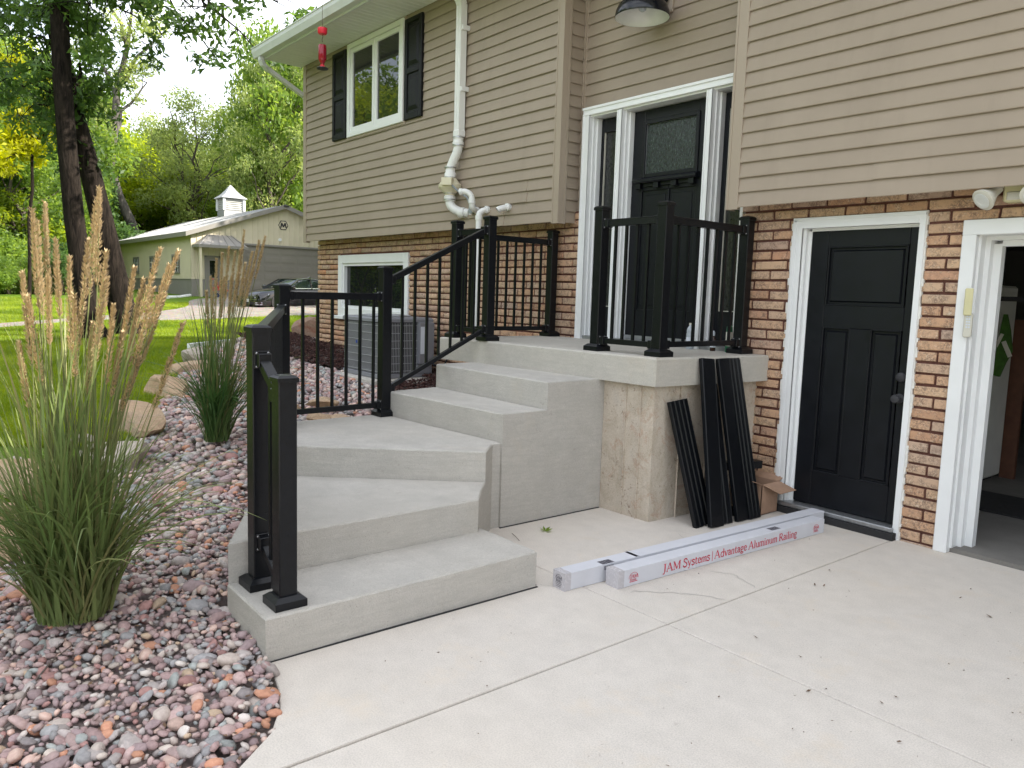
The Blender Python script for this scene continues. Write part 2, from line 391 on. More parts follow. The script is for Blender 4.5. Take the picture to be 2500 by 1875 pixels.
def bark(name, c1, c2, sc_=14):
    m, t, b = newmat(name); b.inputs['Roughness'].default_value = .95; b.inputs['Specular IOR Level'].default_value = .1
    n = noise(t, sc_, 6, .7, wcoord(t, (1, 1, .16)), .6)
    t.links.new(ramp(t, n, [(.35, c1), (.65, c2)]), b.inputs['Base Color']); bump(t, b, n, 1, .05); return m
M['bark'] = bark('dark_bark', (.006, .005, .0045), (.034, .026, .021), 18)
M['barkgrey'] = bark('grey_bark', (.05, .045, .042), (.17, .155, .145), 9)
M['barkfar'] = bark('far_bark', (.05, .04, .035), (.14, .12, .1))

def leaf(name, cols, trans=.5, hue=.475, val=2.6):
    m = bpy.data.materials.new(name); m.use_nodes = True; t = m.node_tree; t.nodes.clear()
    out = t.nodes.new('ShaderNodeOutputMaterial'); d = t.nodes.new('ShaderNodeBsdfPrincipled'); tr = t.nodes.new('ShaderNodeBsdfTranslucent'); mx = t.nodes.new('ShaderNodeMixShader')
    d.inputs['Roughness'].default_value = .5; d.inputs['Specular IOR Level'].default_value = .35
    g = t.nodes.new('ShaderNodeNewGeometry'); oi = t.nodes.new('ShaderNodeObjectInfo')
    r = math_(t, 'FRACT', math_(t, 'ADD', g.outputs['Random Per Island'], oi.outputs['Random']))
    n = len(cols); c = ramp(t, r, [(i/(n-1), cc) for i, cc in enumerate(cols)])
    big = noise(t, .45, 3, .5, wcoord(t)); c = mixc(t, .55, c, ramp(t, big, [(.35, tuple(x*.6 for x in cols[0])), (.65, tuple(min(1, x*1.25) for x in cols[-1]))]))
    t.links.new(c, d.inputs['Base Color'])
    hs = t.nodes.new('ShaderNodeHueSaturation'); hs.inputs['Hue'].default_value = hue; hs.inputs['Saturation'].default_value = 1.12; hs.inputs['Value'].default_value = val
    t.links.new(c, hs.inputs['Color']); t.links.new(hs.outputs['Color'], tr.inputs['Color'])
    mx.inputs[0].default_value = trans; t.links.new(d.outputs[0], mx.inputs[1]); t.links.new(tr.outputs[0], mx.inputs[2]); t.links.new(mx.outputs[0], out.inputs['Surface']); return m
M['leafdark'] = leaf('dark_hickory_leaf', [(.018, .046, .013), (.034, .076, .02), (.065, .125, .028)], .48, .47, 2.8)
M['leafmid'] = leaf('mid_green_leaf', [(.06, .125, .022), (.105, .185, .034), (.16, .235, .05)], .52)
M['leaflime'] = leaf('lime_leaf', [(.11, .18, .025), (.18, .26, .032), (.25, .31, .045)], .55)
M['leafpale'] = leaf('pale_locust_leaf', [(.12, .18, .06), (.18, .24, .085), (.24, .29, .10)], .55)
M['leafsunlit'] = leaf('sunlit_yellow_leaf', [(.26, .28, .008), (.36, .37, .01), (.44, .43, .015)], .5, .5, 1.9)  # yellow of sun shining through leaves, put into the base colour
M['ivy'] = leaf('ivy_leaf', [(.03, .07, .022), (.05, .105, .03), (.08, .15, .04)], .45)
M['blade'] = leaf('reed_grass_blade', [(.034, .105, .024), (.06, .16, .036), (.09, .205, .05), (.125, .235, .062), (.28, .25, .11)], .18, .49, 1.5)
M['turf'] = leaf('lawn_grass_blade', [(.09, .17, .012), (.13, .225, .016), (.19, .27, .022), (.22, .27, .04)], .45)
M['stalk'] = plain('reed_stalk', (.14, .15, .05), .7, 0, .3, 12)
M['plume'] = leaf('tan_seed_plume', [(.40, .295, .155), (.50, .375, .205), (.58, .45, .27)], .25, .5, 1.3)
def lawn():
    m, t, b = newmat('lawn_ground'); b.inputs['Roughness'].default_value = .95; b.inputs['Specular IOR Level'].default_value = .1
    n = noise(t, 1.1, 5, .6, wcoord(t)); n2 = noise(t, 38, 5, .7, wcoord(t))
    c = mixc(t, .5, ramp(t, n, [(.3, (.075, .14, .012)), (.7, (.125, .205, .018))]), ramp(t, n2, [(.35, (.035, .075, .008)), (.65, (.15, .24, .024))]))
    t.links.new(c, b.inputs['Base Color']); bump(t, b, n2, .7, .04); return m
M['lawn'] = lawn()
def gravel():
    m, t, b = newmat('grey_gravel'); b.inputs['Roughness'].default_value = .9
    v = t.nodes.new('ShaderNodeTexVoronoi'); v.inputs['Scale'].default_value = 22; t.links.new(wcoord(t), v.inputs['Vector'])
    c = mixc(t, .6, ramp(t, noise(t, 2, 4, .6, wcoord(t)), [(.3, (.19, .165, .14)), (.7, (.28, .25, .215))]), v.outputs['Color'], 'SOFT_LIGHT')
    t.links.new(c, b.inputs['Base Color']); bump(t, b, v.outputs['Distance'], .8, .03); return m
M['gravel'] = gravel()
def vcol(name, rough=.75, nsc=60, amt=.25, bmp=.2, spec=.3):
    m, t, b = newmat(name); b.inputs['Roughness'].default_value = rough; b.inputs['Specular IOR Level'].default_value = spec
    a = t.nodes.new('ShaderNodeAttribute'); a.attribute_name = 'Col'; n = noise(t, nsc, 5, .65, wcoord(t))
    c = mixc(t, amt, a.outputs['Color'], ramp(t, n, [(.3, (.10, .085, .08)), (.7, (.72, .66, .62))]), 'OVERLAY')
    t.links.new(c, b.inputs['Base Color']); bump(t, b, n, bmp, .004); return m
M['pebble'] = vcol('river_stone', .8, 55, .3, .25, .18)
M['mulch'] = vcol('brown_mulch', .95, 40, .3, .3, .1)
def pebone():
    m, t, b = newmat('river_stone_single'); b.inputs['Roughness'].default_value = .8; b.inputs['Specular IOR Level'].default_value = .18
    oi = t.nodes.new('ShaderNodeObjectInfo'); n = noise(t, 55, 5, .65, wcoord(t))
    c = mixc(t, .3, oi.outputs['Color'], ramp(t, n, [(.3, (.10, .085, .08)), (.7, (.72, .66, .62))]), 'OVERLAY')
    t.links.new(c, b.inputs['Base Color']); bump(t, b, n, .15, .004); return m
M['pebble1'] = pebone()
def boulder(name, a, b_, c_):
    m, t, b = newmat(name); b.inputs['Roughness'].default_value = .9; b.inputs['Specular IOR Level'].default_value = .2
    n = noise(t, 3, 6, .65, wcoord(t, (1, 1, 2.2)), .8); f = noise(t, 40, 5, .7, wcoord(t))
    c = mixc(t, .35, ramp(t, n, [(.3, a), (.5, b_), (.72, c_)]), ramp(t, f, [(.3, tuple(x*.55 for x in a)), (.7, tuple(min(1, x*1.25) for x in b_))]))
    t.links.new(c, b.inputs['Base Color']); bump(t, b, math_(t, 'ADD', n, math_(t, 'MULTIPLY', f, .4)), .8, .04); return m
M['boulder'] = boulder('tan_boulder', (.42, .27, .165), (.48, .35, .235), (.38, .30, .25))
M['boulderr'] = boulder('rusty_boulder', (.22, .06, .035), (.32, .22, .16), (.28, .22, .18))
M['boulderg'] = boulder('grey_boulder', (.36, .30, .25), (.46, .40, .34), (.33, .28, .24))

# ------------------------------------------------------------------ ground
def bed_z(x, y): return .045*(-x-2.6)+.08*(y-.8)
def lawn_z(x, y):
    s = -.775*x+.63*y
    z = .2+.012*np.clip(s, -10, 33)+.05*np.clip(s-33, 0, 7)+.022*np.clip(s-40, 0, 60)
    z = z-.02*np.clip(-s, 0, 12)
    return z+.26*np.exp(-((x+11.8)**2/14+(y-4.6)**2/7))
# outline of the stone bed on its lawn side, from the drive to behind the house
BED_EDGE = [(-2.2, -3.0), (-3.3, -1.9), (-4.3, -.75), (-5.2, .25), (-6.2, 1.05), (-7.3, 1.72), (-8.6, 2.25), (-10.1, 2.85), (-11.7, 3.62), (-13.0, 5.0), (-13.2, 8.0)]
BED_POLY = BED_EDGE+[(-5.5, 8.0), (-5.5, 3.0), (-3.2, 1.6), (-2.95, 1.17), (-2.69, 1.10), (-2.55, 1.01), (-2.41, .84), (-2.28, .5), (-2.2, 0), (-2.15, -1)]
def inpoly(x, y, poly):
    x = np.asarray(x, float); y = np.asarray(y, float); c = np.zeros(x.shape, bool); n = len(poly); j = n-1
    for i in range(n):
        xi, yi = poly[i]; xj, yj = poly[j]
        k = ((yi > y) != (yj > y)) & (x < (xj-xi)*(y-yi)/(yj-yi+1e-12)+xi); c ^= k; j = i
    return c
def edge_dist(x, y, line):
    d = np.full(np.shape(x), 1e9)
    for (ax, ay), (bx_, by) in zip(line[:-1], line[1:]):
        L = (bx_-ax)**2+(by-ay)**2; t = np.clip(((x-ax)*(bx_-ax)+(y-ay)*(by-ay))/L, 0, 1)
        d = np.minimum(d, np.hypot(x-ax-t*(bx_-ax), y-ay-t*(by-ay)))
    return d
def ground_z(x, y):
    z = lawn_z(x, y); inb = inpoly(x, y, BED_POLY); d = edge_dist(x, y, BED_EDGE)
    z = np.where(inb, z-np.clip(d*2, 0, 1)*.0, z)
    # under bed, drive and house the sheet drops out of sight
    low = np.minimum(z, bed_z(x, y)-.14)
    z = np.where(inb & (d > .12), low, z)
    hard = ((x > -2.9) & (y > -30) & (x < 14)) | ((x > -6.0) & (x < 14) & (y > 1.15) & (y < 5.5))
    z = np.where(hard, np.minimum(z, -.25), z)
    house = (x > -11.3) & (x < 5) & (y > 5.4) & (y < 14)
    return np.where(house, -.3, z)
def grid_sheet(name, xs, ys, zf, mat, **k):
    X, Y = np.meshgrid(xs, ys); Z = zf(X, Y); V = np.stack([X, Y, Z], -1).reshape(-1, 3)
    nx, ny = len(xs), len(ys); i = np.arange(nx*ny).reshape(ny, nx)
    F = np.stack([i[:-1, :-1], i[:-1, 1:], i[1:, 1:], i[1:, :-1]], -1).reshape(-1, 4)
    return link(name, mesh_np(name, V, F, mat, True), **k)
xs = np.unique(np.concatenate([np.linspace(-900, -80, 14), np.linspace(-80, -20, 61), np.linspace(-20, -1, 96), np.linspace(-1, 60, 24), np.linspace(60, 900, 12)]))
ys = np.unique(np.concatenate([np.linspace(-900, -40, 12), np.linspace(-40, -4, 20), np.linspace(-4, 10, 71), np.linspace(10, 60, 51), np.linspace(60, 900, 14)]))
lawn_o = grid_sheet('lawn', xs, ys, ground_z, M['lawn'], kind='structure')

# gravel lane in front of the barn and running off to the left
def smooth_path(P, n=8):
    out = []
    for i in range(len(P)-1):
        p0 = P[max(i-1, 0)]; p1 = P[i]; p2 = P[i+1]; p3 = P[min(i+2, len(P)-1)]
        for k in range(n):
            t = k/n; out.append(tuple(.5*((2*b)+(-a+c)*t+(2*a-5*b+4*c-d)*t*t+(-a+3*b-3*c+d)*t**3) for a, b, c, d in zip(p0, p1, p2, p3)))
    return out+[P[-1]]
def gpt(sx, d):
    p = CAMP+(_f*FPX+_rt*(sx-1250))*(d/FPX); return (p.x, p.y)
LN = smooth_path([gpt(*q) for q in ((-500, 15.0), (-200, 16.5), (0, 18.4), (253, 22.6), (459, 23.8), (669, 28), (800, 30), (1000, 34))], 10)
LF = smooth_path([gpt(*q) for q in ((-500, 16.1), (-200, 17.8), (0, 19.9), (253, 24.8), (380, 28.5), (459, 33.8), (490, 39.0), (700, 42))], 10)
V = []; F = []; K = 12
for i, (a_, b_) in enumerate(zip(LN, LF)):
    for j in range(K+1):
        t_ = j/K; w_ = random.gauss(0, .05) if j in (0, K) else 0; x_ = a_[0]+(b_[0]-a_[0])*(t_+w_*.1); y_ = a_[1]+(b_[1]-a_[1])*(t_+w_*.1); V.append((x_, y_, float(lawn_z(x_, y_))+.025))
for i in range(len(LN)-1):
    for j in range(K): q = i*(K+1)+j; F.append((q, q+1, q+K+2, q+K+1))
link('gravel_lane', mesh_np('gravel_lane', V, F, M['gravel'], True), kind='structure')
LANE_POLY = LN+LF[::-1]
def apron_z(x, y): return lawn_z(x, y)+.03
grid_sheet('gravel_yard', np.linspace(-43.0, -30, 20), np.linspace(13.2, 60, 30), apron_z, M['gravel'], kind='structure')

# concrete drive, four cast panels with sawn joints
drive = MB().prism([(-3.2, -29), (13, -29), (13, 5.1), (-3.2, 5.1)], -.24, -.13).build('driveway', M['soil'], kind='structure')
JX, JY, g_ = -2.325, 2.93, .0035
CUR = [(-3.35, 1.19), (-3.02, 1.185), (-2.93, 1.175), (-2.82, 1.15), (-2.69, 1.10), (-2.55, 1.01), (-2.41, .84), (-2.29, .55)]
def zs(x, y): return 0
MB().prism([(JX-g_, JY-g_), (JX-g_, .66), *CUR[::-1][1:], (-3.7, 1.19), (-3.7, JY-g_)], -.13, 0, .004).build('slab_panel', M['slab'], drive)
MB().prism([(JX+g_, JY-g_), (13, JY-g_), (13, -29), (-2.15, -29), (-2.15, -1), (-2.2, 0), (-2.25, .35), (-2.315, .63)], -.13, 0, .004).build('slab_panel', M['slab'], drive)
MB().prism([(JX-g_, JY+g_), (-4.2, JY+g_), (-4.2, 5.40), (JX-g_, 5.40)], -.13, 0, .004).build('slab_panel', M['slab'], drive)
MB().prism([(JX+g_, JY+g_), (13, JY+g_), (13, 5.375), (JX+g_, 5.375)], -.13, 0, .004).build('slab_panel', M['slab'], drive)
M['crack'] = plain('filled_crack', (.50, .465, .42), .9, 0, .1, 30)
def crack(pts, wd=.008):
    mb = MB(); P = smooth_path(pts, 5); P = [(p[0]+random.gauss(0, .006), p[1]+random.gauss(0, .006)) for p in P]
    for i in range(len(P)-1):
        a = Vector((*P[i], 0)); b = Vector((*P[i+1], 0)); n = Vector((-(b-a).y, (b-a).x, 0)).normalized()*wd/2*random.uniform(.6, 1.2)
        mb.add([a-n+Vector((0, 0, .0015)), a+n+Vector((0, 0, .0015)), b+n+Vector((0, 0, .0015)), b-n+Vector((0, 0, .0015))], [(0, 1, 2, 3)])
    mb.build('filled_crack', M['crack'], drive)
crack([(-2.72, 3.10), (-2.62, 3.22), (-2.52, 3.32), (-2.36, 3.44)])
crack([(-2.66, 3.72), (-2.55, 3.80), (-2.50, 3.78), (-2.36, 3.72)], .006)
crack([(-3.25, 4.15), (-3.1, 4.05), (-2.98, 4.02)], .006)
crack([(-3.08, 2.75), (-2.98, 2.82), (-2.94, 2.84)], .006)

# ------------------------------------------------------------------ stone bed
slabpoly = [(-3.7, 1.19), *CUR, (-2.25, .35), (-2.2, 0), (-2.15, -1), (0, -1), (0, 3), (-3.7, 3)]
gx = np.linspace(-13.4, -2.1, 160); gy = np.linspace(-3.2, 8.2, 150)
X, Y = np.meshgrid(gx, gy); inside = inpoly(X, Y, BED_POLY); Z = bed_z(X, Y)-.045
ed = edge_dist(X, Y, BED_EDGE); Z = np.where(ed < .8, np.minimum(Z, lawn_z(X, Y)+.0)-0, Z)
nearslab = inpoly(X, Y, slabpoly) | inpoly(X+.10, Y+.10, slabpoly) | inpoly(X-.08, Y+.1, slabpoly)
Z = np.where(nearslab, np.minimum(Z, -.05), Z)
idx = np.arange(X.size).reshape(X.shape)
F = np.stack([idx[:-1, :-1], idx[:-1, 1:], idx[1:, 1:], idx[1:, :-1]], -1).reshape(-1, 4); keep = inside.ravel()[F].any(1)
bed = link('rock_bed', mesh_np('rock_bed', np.stack([X, Y, Z], -1), F[keep], M['stonedust'], True), kind='structure')
def ico(sub):
    bm = bmesh.new(); bmesh.ops.create_icosphere(bm, subdivisions=sub, radius=1); v = np.array([x.co[:] for x in bm.verts]); f = np.array([[q.index for q in p.verts] for p in bm.faces]); bm.free(); return v, f
I1, I2 = ico(1), ico(2)
PCOL = np.array([(.36, .26, .245), (.30, .205, .20), (.255, .19, .195), (.33, .30, .285), (.235, .24, .245), (.40, .35, .31), (.45, .32, .265), (.42, .20, .115), (.25, .28, .27), (.30, .16, .145), (.20, .185, .185), (.46, .42, .385), (.40, .30, .20)])
PW = np.array([.15, .14, .11, .12, .11, .11, .07, .045, .05, .04, .03, .02, .015]); PW = PW/PW.sum()
STAIR_FOOT = [(-3.05, 1.19), (-3.52, 1.19), (-4.13, 1.50), (-4.85, 1.91), (-5.50, 2.36), (-5.50, 3.1), (-5.52, 4.0), (-5.98, 3.95), (-5.98, 5.4), (-3, 5.4), (-3, 2.7)]
MULCH = [(-13.2, 4.6), (-11.0, 4.45), (-9.7, 4.35), (-8.95, 4.45), (-8.9, 5.0), (-7.7, 5.0), (-7.6, 4.45), (-6.8, 4.0), (-6.0, 3.55), (-5.45, 3.45), (-5.45, 5.4), (-13.2, 5.4)]
def scatter(n, box, rmin):
    """dart throwing with a grid"""
    x0, x1, y0, y1 = box; cs = rmin; grid = {}; out = []
    P = rng.random((n, 2))*[x1-x0, y1-y0]+[x0, y0]
    for x, y in P:
        i, j = int((x-x0)/cs), int((y-y0)/cs); ok = True
        for a in (i-1, i, i+1):
            for b in (j-1, j, j+1):
                for q in grid.get((a, b), ()):
                    if (q[0]-x)**2+(q[1]-y)**2 < rmin*rmin: ok = False; break
                if not ok: break
            if not ok: break
        if ok: grid.setdefault((i, j), []).append((x, y)); out.append((x, y))
    return np.array(out)
near = scatter(190000, (-5.2, -2.15, -.9, 2.2), .0232); far = scatter(90000, (-12.4, -4.3, .2, 4.7), .043)
far = far[far[:, 0] < -5.2]
P = np.concatenate([near, far])
ok = inpoly(P[:, 0], P[:, 1], BED_POLY) & ~inpoly(P[:, 0], P[:, 1], STAIR_FOOT) & ~inpoly(P[:, 0], P[:, 1], MULCH)
ok &= ~inpoly(P[:, 0], P[:, 1], slabpoly)
P = P[ok]
def in_view(P, z, mrg=.1):
    d = np.c_[P, z]-np.array(CAMP); zz = d@np.array(_f)
    return (zz > .2) & (np.abs(d@np.array(_rt))/zz < 1250/FPX*(1+mrg)) & (np.abs(d@np.array(_up))/zz < 937.5/FPX*(1+mrg)), zz
vis, zz = in_view(P, bed_z(P[:, 0], P[:, 1]), .6); P = P[vis]; zz = zz[vis]
nP = len(P)
rad = np.where(P[:, 0] > -5.2, rng.lognormal(math.log(.0178), .36, nP), rng.lognormal(math.log(.033), .25, nP)); rad = np.clip(rad, .010, .052)
asp = np.stack([rng.uniform(1.0, 1.45, nP), rng.uniform(.78, 1.05, nP), rng.uniform(.5, .8, nP)], 1)
def rotm(n, tilt=.45):
    yaw = rng.uniform(0, 2*np.pi, n); tx = rng.normal(0, tilt, n); c, s = np.cos(yaw), np.sin(yaw); ct, st = np.cos(tx), np.sin(tx)
    Rz = np.zeros((n, 3, 3)); Rz[:, 0, 0] = c; Rz[:, 0, 1] = -s; Rz[:, 1, 0] = s; Rz[:, 1, 1] = c; Rz[:, 2, 2] = 1
    Rx = np.zeros((n, 3, 3)); Rx[:, 0, 0] = 1; Rx[:, 1, 1] = ct; Rx[:, 1, 2] = -st; Rx[:, 2, 1] = st; Rx[:, 2, 2] = ct
    return Rx@Rz
def stone_shape(v, k):
    out = v.copy(); r = np.random.default_rng(k)
    for _ in range(5):
        d = r.normal(size=3); d /= np.linalg.norm(d); h = r.uniform(.62, .9); q = out@d; out -= np.outer(np.clip(q-h, 0, None)*.85, d)
    return out*(1+r.normal(0, .035, (len(v), 1)))
SH1 = [stone_shape(I1[0], k) for k in range(14)]; SH2 = [stone_shape(I2[0], k) for k in range(14)]
pc = PCOL[rng.choice(len(PCOL), nP, p=PW)]*rng.uniform(1.05, 1.6, (nP, 1)); pc = pc*.86+pc.mean(1, keepdims=True)*.14+[.03, .02, .018]
pz = bed_z(P[:, 0], P[:, 1])+rng.normal(0, .009, nP)-.016
RM = rotm(nP); sid = rng.integers(0, 14, nP)
size_px = rad/zz*in_view(P, pz, .0)[0]; order = np.argsort(-size_px); big300 = set(order[:300].tolist())
pm = [mesh_np('stone_shape', SH2[k], I2[1], M['pebble1'], True) for k in range(14)]
for i in order[:300]:
    o = bpy.data.objects.new('river_stone', pm[sid[i]]); COL.objects.link(o); o.parent = bed
    mm = Matrix(RM[i].tolist()).to_4x4(); s_ = asp[i]*rad[i]
    o.matrix_local = Matrix.Translation((P[i, 0], P[i, 1], pz[i]))@mm@Matrix.Diagonal((*s_, 1)); o.color = (*pc[i], 1)
rest = np.array([i for i in order if i not in big300])
Vs = []; Fs = []; Cs = []; base = 0
for k in range(14):
    r = rest[sid[rest] == k]
    V = np.einsum('nij,nvj->nvi', RM[r], SH1[k][None]*(asp[r]*rad[r, None])[:, None, :])+np.stack([P[r, 0], P[r, 1], pz[r]], 1)[:, None, :]
    Vs.append(V.reshape(-1, 3)); nv = len(SH1[k]); Fs.append((I1[1][None]+(np.arange(len(r))*nv)[:, None, None]).reshape(-1, 3)+base); base += len(r)*nv
    Cs.append(np.repeat(pc[r], nv, 0))
link('river_stones', mesh_np('river_stones', np.concatenate(Vs), np.concatenate(Fs), M['pebble'], True, np.concatenate(Cs)), bed, kind='stuff')

# bark mulch strip along the house
mgx = np.linspace(-13.3, -5.3, 60); mgy = np.linspace(3.1, 5.5, 22); X, Y = np.meshgrid(mgx, mgy)
Z = bed_z(X, Y)+.0+.02*np.sin(X*5)*np.sin(Y*7); idx = np.arange(X.size).reshape(X.shape)
F = np.stack([idx[:-1, :-1], idx[:-1, 1:], idx[1:, 1:], idx[1:, :-1]], -1).reshape(-1, 4)
keep = inpoly(X, Y, MULCH).ravel()[F].all(1)
mul = link('mulch_strip', mesh_np('mulch_strip', np.stack([X, Y, Z], -1), F[keep], M['soil'], True), kind='structure')
nM = 9000; mp_ = rng.random((nM*2, 2))*[8, 2.3]+[-13.3, 3.1]; mp_ = mp_[inpoly(mp_[:, 0], mp_[:, 1], MULCH) & ~inpoly(mp_[:, 0], mp_[:, 1], STAIR_FOOT)][:nM]; nM = len(mp_)
bv = np.array([(x, y, z) for z in (-1, 1) for y in (-1, 1) for x in (-1, 1)], float); bf = np.array([(0, 2, 3, 1), (4, 5, 7, 6), (0, 1, 5, 4), (2, 6, 7, 3), (0, 4, 6, 2), (1, 3, 7, 5)])
ms = np.stack([rng.uniform(.012, .04, nM), rng.uniform(.004, .01, nM), rng.uniform(.002, .005, nM)], 1)
V = np.einsum('nij,nvj->nvi', rotm(nM, .5), bv[None]*ms[:, None])+np.c_[mp_, bed_z(mp_[:, 0], mp_[:, 1])+rng.uniform(.005, .03, nM)][:, None]
mc = np.array([(.085, .045, .04), (.06, .03, .028), (.11, .065, .055), (.045, .025, .024)])[rng.integers(0, 4, nM)]
link('mulch_chips', mesh_np('mulch_chips', V, (bf[None]+(np.arange(nM)*8)[:, None, None]).reshape(-1, 4), M['mulch'], False, np.repeat(mc, 8, 0)), mul, kind='stuff')

# boulders edging the bed
I3 = ico(3)
def rock(x, y, z, sx, sy, sz, seed, mat, label, yaw=0, group='boulders edging the stone bed'):
    v = I3[0].copy(); r = np.random.default_rng(seed)
    for _ in range(16):
        d = r.normal(size=3); d /= np.linalg.norm(d); h = r.uniform(.42, .8); q = v@d; v -= np.outer(np.clip(q-h, 0, None)*.98, d)
    for k in range(3):
        d = r.normal(size=(3,)); v += np.outer(.035*np.sin(v@(d*5)+k), d/np.linalg.norm(d))
    v *= [sx, sy, sz]; c, s = math.cos(yaw), math.sin(yaw); v = v@np.array([[c, s, 0], [-s, c, 0], [0, 0, 1]])
    o = link('boulder', mesh_np('boulder', v, I3[1], mat, True), None, (x, y, z)); o.data.set_sharp_from_angle(angle=R_(16))
    return props(o, label, 'boulder', group)

# ------------------------------------------------------------------ house
XL, XR1, XR2, XE = -11.45, -5.66, -3.695, 9.0      # left end, left block corner, right block corner, right end (stretched unseen to shade the slab)
YF, YB, YE = 5.12, 5.33, 5.40                      # siding face, brick face, entry siding face
ZS, ZE, EXP = 2.30, 4.90, .110                     # siding foot, eave soffit, siding exposure
house = empty('house', ((XL+XE)/2, 9, 0), 'tan vinyl sided split level house with brick lower storey and black doors', 'house')

# --- brick walls
def pieces(x0, x1, z0, z1, opens, seed, bond=0):
    """running bond cut round the openings: list of (xc, zc, length, height)"""
    r = random.Random(seed); C_, BL, JT = .0757, .283, .016; out = []
    k = 0; z = z0
    while z < z1-.02:
        h = min(C_-JT, z1-z); off = (BL/2 if (k+bond) % 2 else 0)
        cuts = [(x0, x1)]
        for (a, b, c, d) in opens:
            if z+h > c+.012 and z < d-.012:
                new = []
                for (p, q) in cuts:
                    if b <= p or a >= q: new.append((p, q))
                    else:
                        if a > p: new.append((p, a))
                        if b < q: new.append((b, q))
                cuts = new
        for (p, q) in cuts:
            x = p-((p-x0+off) % BL)
            while x < q:
                a = max(x+JT/2*(x > p), p); b = min(x+BL-JT/2, q)
                if b-a > .03: out.append(((a+b)/2+r.gauss(0, .001), z+h/2+r.gauss(0, .0012), b-a, h))
                x += BL
        z += C_; k += 1
    return out
def brick_mesh(seed):
    r = random.Random(seed); bm = bmesh.new(); bmesh.ops.create_cube(bm, size=1)
    for v in bm.verts: v.co.x *= .27; v.co.y *= .078; v.co.z *= .0627
    bmesh.ops.bevel(bm, geom=[e for e in bm.edges], offset=.0055, segments=1, affect='EDGES')
    for v in bm.verts: v.co += Vector((r.gauss(0, .0016), r.gauss(0, .0012), r.gauss(0, .0014)))
    bmesh.ops.triangulate(bm, faces=bm.faces)
    me = bpy.data.meshes.new('brick'); bm.to_mesh(me); bm.free(); me.materials.append(M['brick']); return me
BM = [brick_mesh(i) for i in range(8)]
MD_O = (-3.245, -2.31, -1, 2.215)         # side door casing
GD_O = (-2.06, 3.0, -1, 2.14)             # garage opening casing
BW_O = (-10.70, -8.72, 1.17, 2.09)        # basement window
wallL = MB().prism([(XL+.05, YB+.012), (-5.56, YB+.012), (-5.56, YB+.2), (XL+.05, YB+.2)], .3, BW_O[2]); 
wallL.box(XL+.05, BW_O[0], YB+.012, YB+.2, BW_O[2], BW_O[3]).box(BW_O[1], -5.56, YB+.012, YB+.2, BW_O[2], BW_O[3]).box(XL+.05, -5.56, YB+.012, YB+.2, BW_O[3], 2.42)
wallL = wallL.build('brick_wall', M['mortar'], house, label='tan mottled brick wall under the left siding with a basement window')
wallR = MB()
wallR.box(XR2, MD_O[0], YB+.012, YB+.2, -.12, 2.42).box(MD_O[1], GD_O[0], YB+.012, YB+.2, -.12, 2.42)
wallR.box(MD_O[0], MD_O[1], YB+.012, YB+.2, MD_O[3], 2.42).box(GD_O[0], GD_O[1], YB+.012, YB+.2, GD_O[3], 2.42).box(GD_O[1], XE, YB+.012, YB+.2, -.12, 2.42)
wallR = wallR.build('brick_wall', M['mortar'], house, label='tan mottled brick wall round the side door and garage opening')
BR = [(p, wallR) for p in pieces(XR2-.02, XE, -.052, 2.40, [MD_O, GD_O], 3)]+[(p, wallL) for p in pieces(XL, -5.545, .375, 2.40, [BW_O], 4, 1)]
def bscore(p):
    pt = (p[0], YB, p[1])
    if not infront(pt, .02): return 0
    if p[0] < -3.9 and p[0] > -5.9 and p[1] < 1.1: return 0
    return p[2]*p[3]/depth(pt)**2*abs((Vector(pt)-CAMP).normalized().y)
BR.sort(key=lambda q: -bscore(q[0]))
rb = random.Random(5); restb = {wallL.name: [], wallR.name: []}
for i, (p, wl) in enumerate(BR):
    d = rb.gauss(0, .0022)
    if i < 300:
        o = bpy.data.objects.new('brick', BM[i % 8]); COL.objects.link(o); o.parent = wl
        o.location = (p[0], YB+.035+d, p[1]); o.scale = (p[2]/.27, 1, p[3]/.0627)
        if i % 2: o.rotation_euler.z = math.pi
    else: restb[wl.name].append((p, d, i))
for wl in (wallL, wallR):
    Vs = []; Fs = []; base = 0
    for p, d, i in restb[wl.name]:
        me = BM[i % 8]
        if i < 308: pass
        v = BRV[i % 8] if 'BRV' in globals() else None
        if v is None:
            BRV = [np.array([q.co[:] for q in m_.vertices]) for m_ in BM]; BRF = [np.array([q.vertices[:] for q in m_.polygons]) for m_ in BM]; v = BRV[i % 8]
        Vs.append(v*[p[2]/.27, 1, p[3]/.0627]+[p[0], YB+.035+d, p[1]]); Fs.append(BRF[i % 8]+base); base += len(v)
    if Vs: link('bricks', mesh_np('bricks', np.concatenate(Vs), np.concatenate(Fs), M['brick']), wl, kind='stuff')

# --- siding
def board_y(x0, x1, z, y, parent, h=EXP, cut_top=None):
    """one clapboard on a wall facing -Y"""
    t = min(z+h+.004, cut_top) if cut_top else z+h+.004
    pr = [(0, z+.008), (-.011, z+.010), (-.0195, z), (-.021, z+.006), (-.004, t), (0, t)]
    j0, j1, k0 = random.gauss(0, .0011), random.gauss(0, .0011), random.gauss(0, .0007)
    MB().extr([(p[0], p[1]) for p in pr], (x0, y+k0, j0), (x1, y+k0, j1), (0, 1, 0), (0, 0, 1)).build('siding_board', M['siding'], parent)
def run(x0, x1, z, y, parent, r, h=EXP, cut_top=None):
    L = x1-x0; seams = []
    x = x0+r.uniform(.4, 3.4)
    while x < x1-.3: seams.append(x); x += r.uniform(2.6, 3.66)
    xs_ = [x0]+seams+[x1]
    for i, (a, b) in enumerate(zip(xs_[:-1], xs_[1:])):
        board_y(a+(.0 if i == 0 else -.012), b, z, y-(.004 if i % 2 else 0), parent, h, cut_top)
rs = random.Random(21)
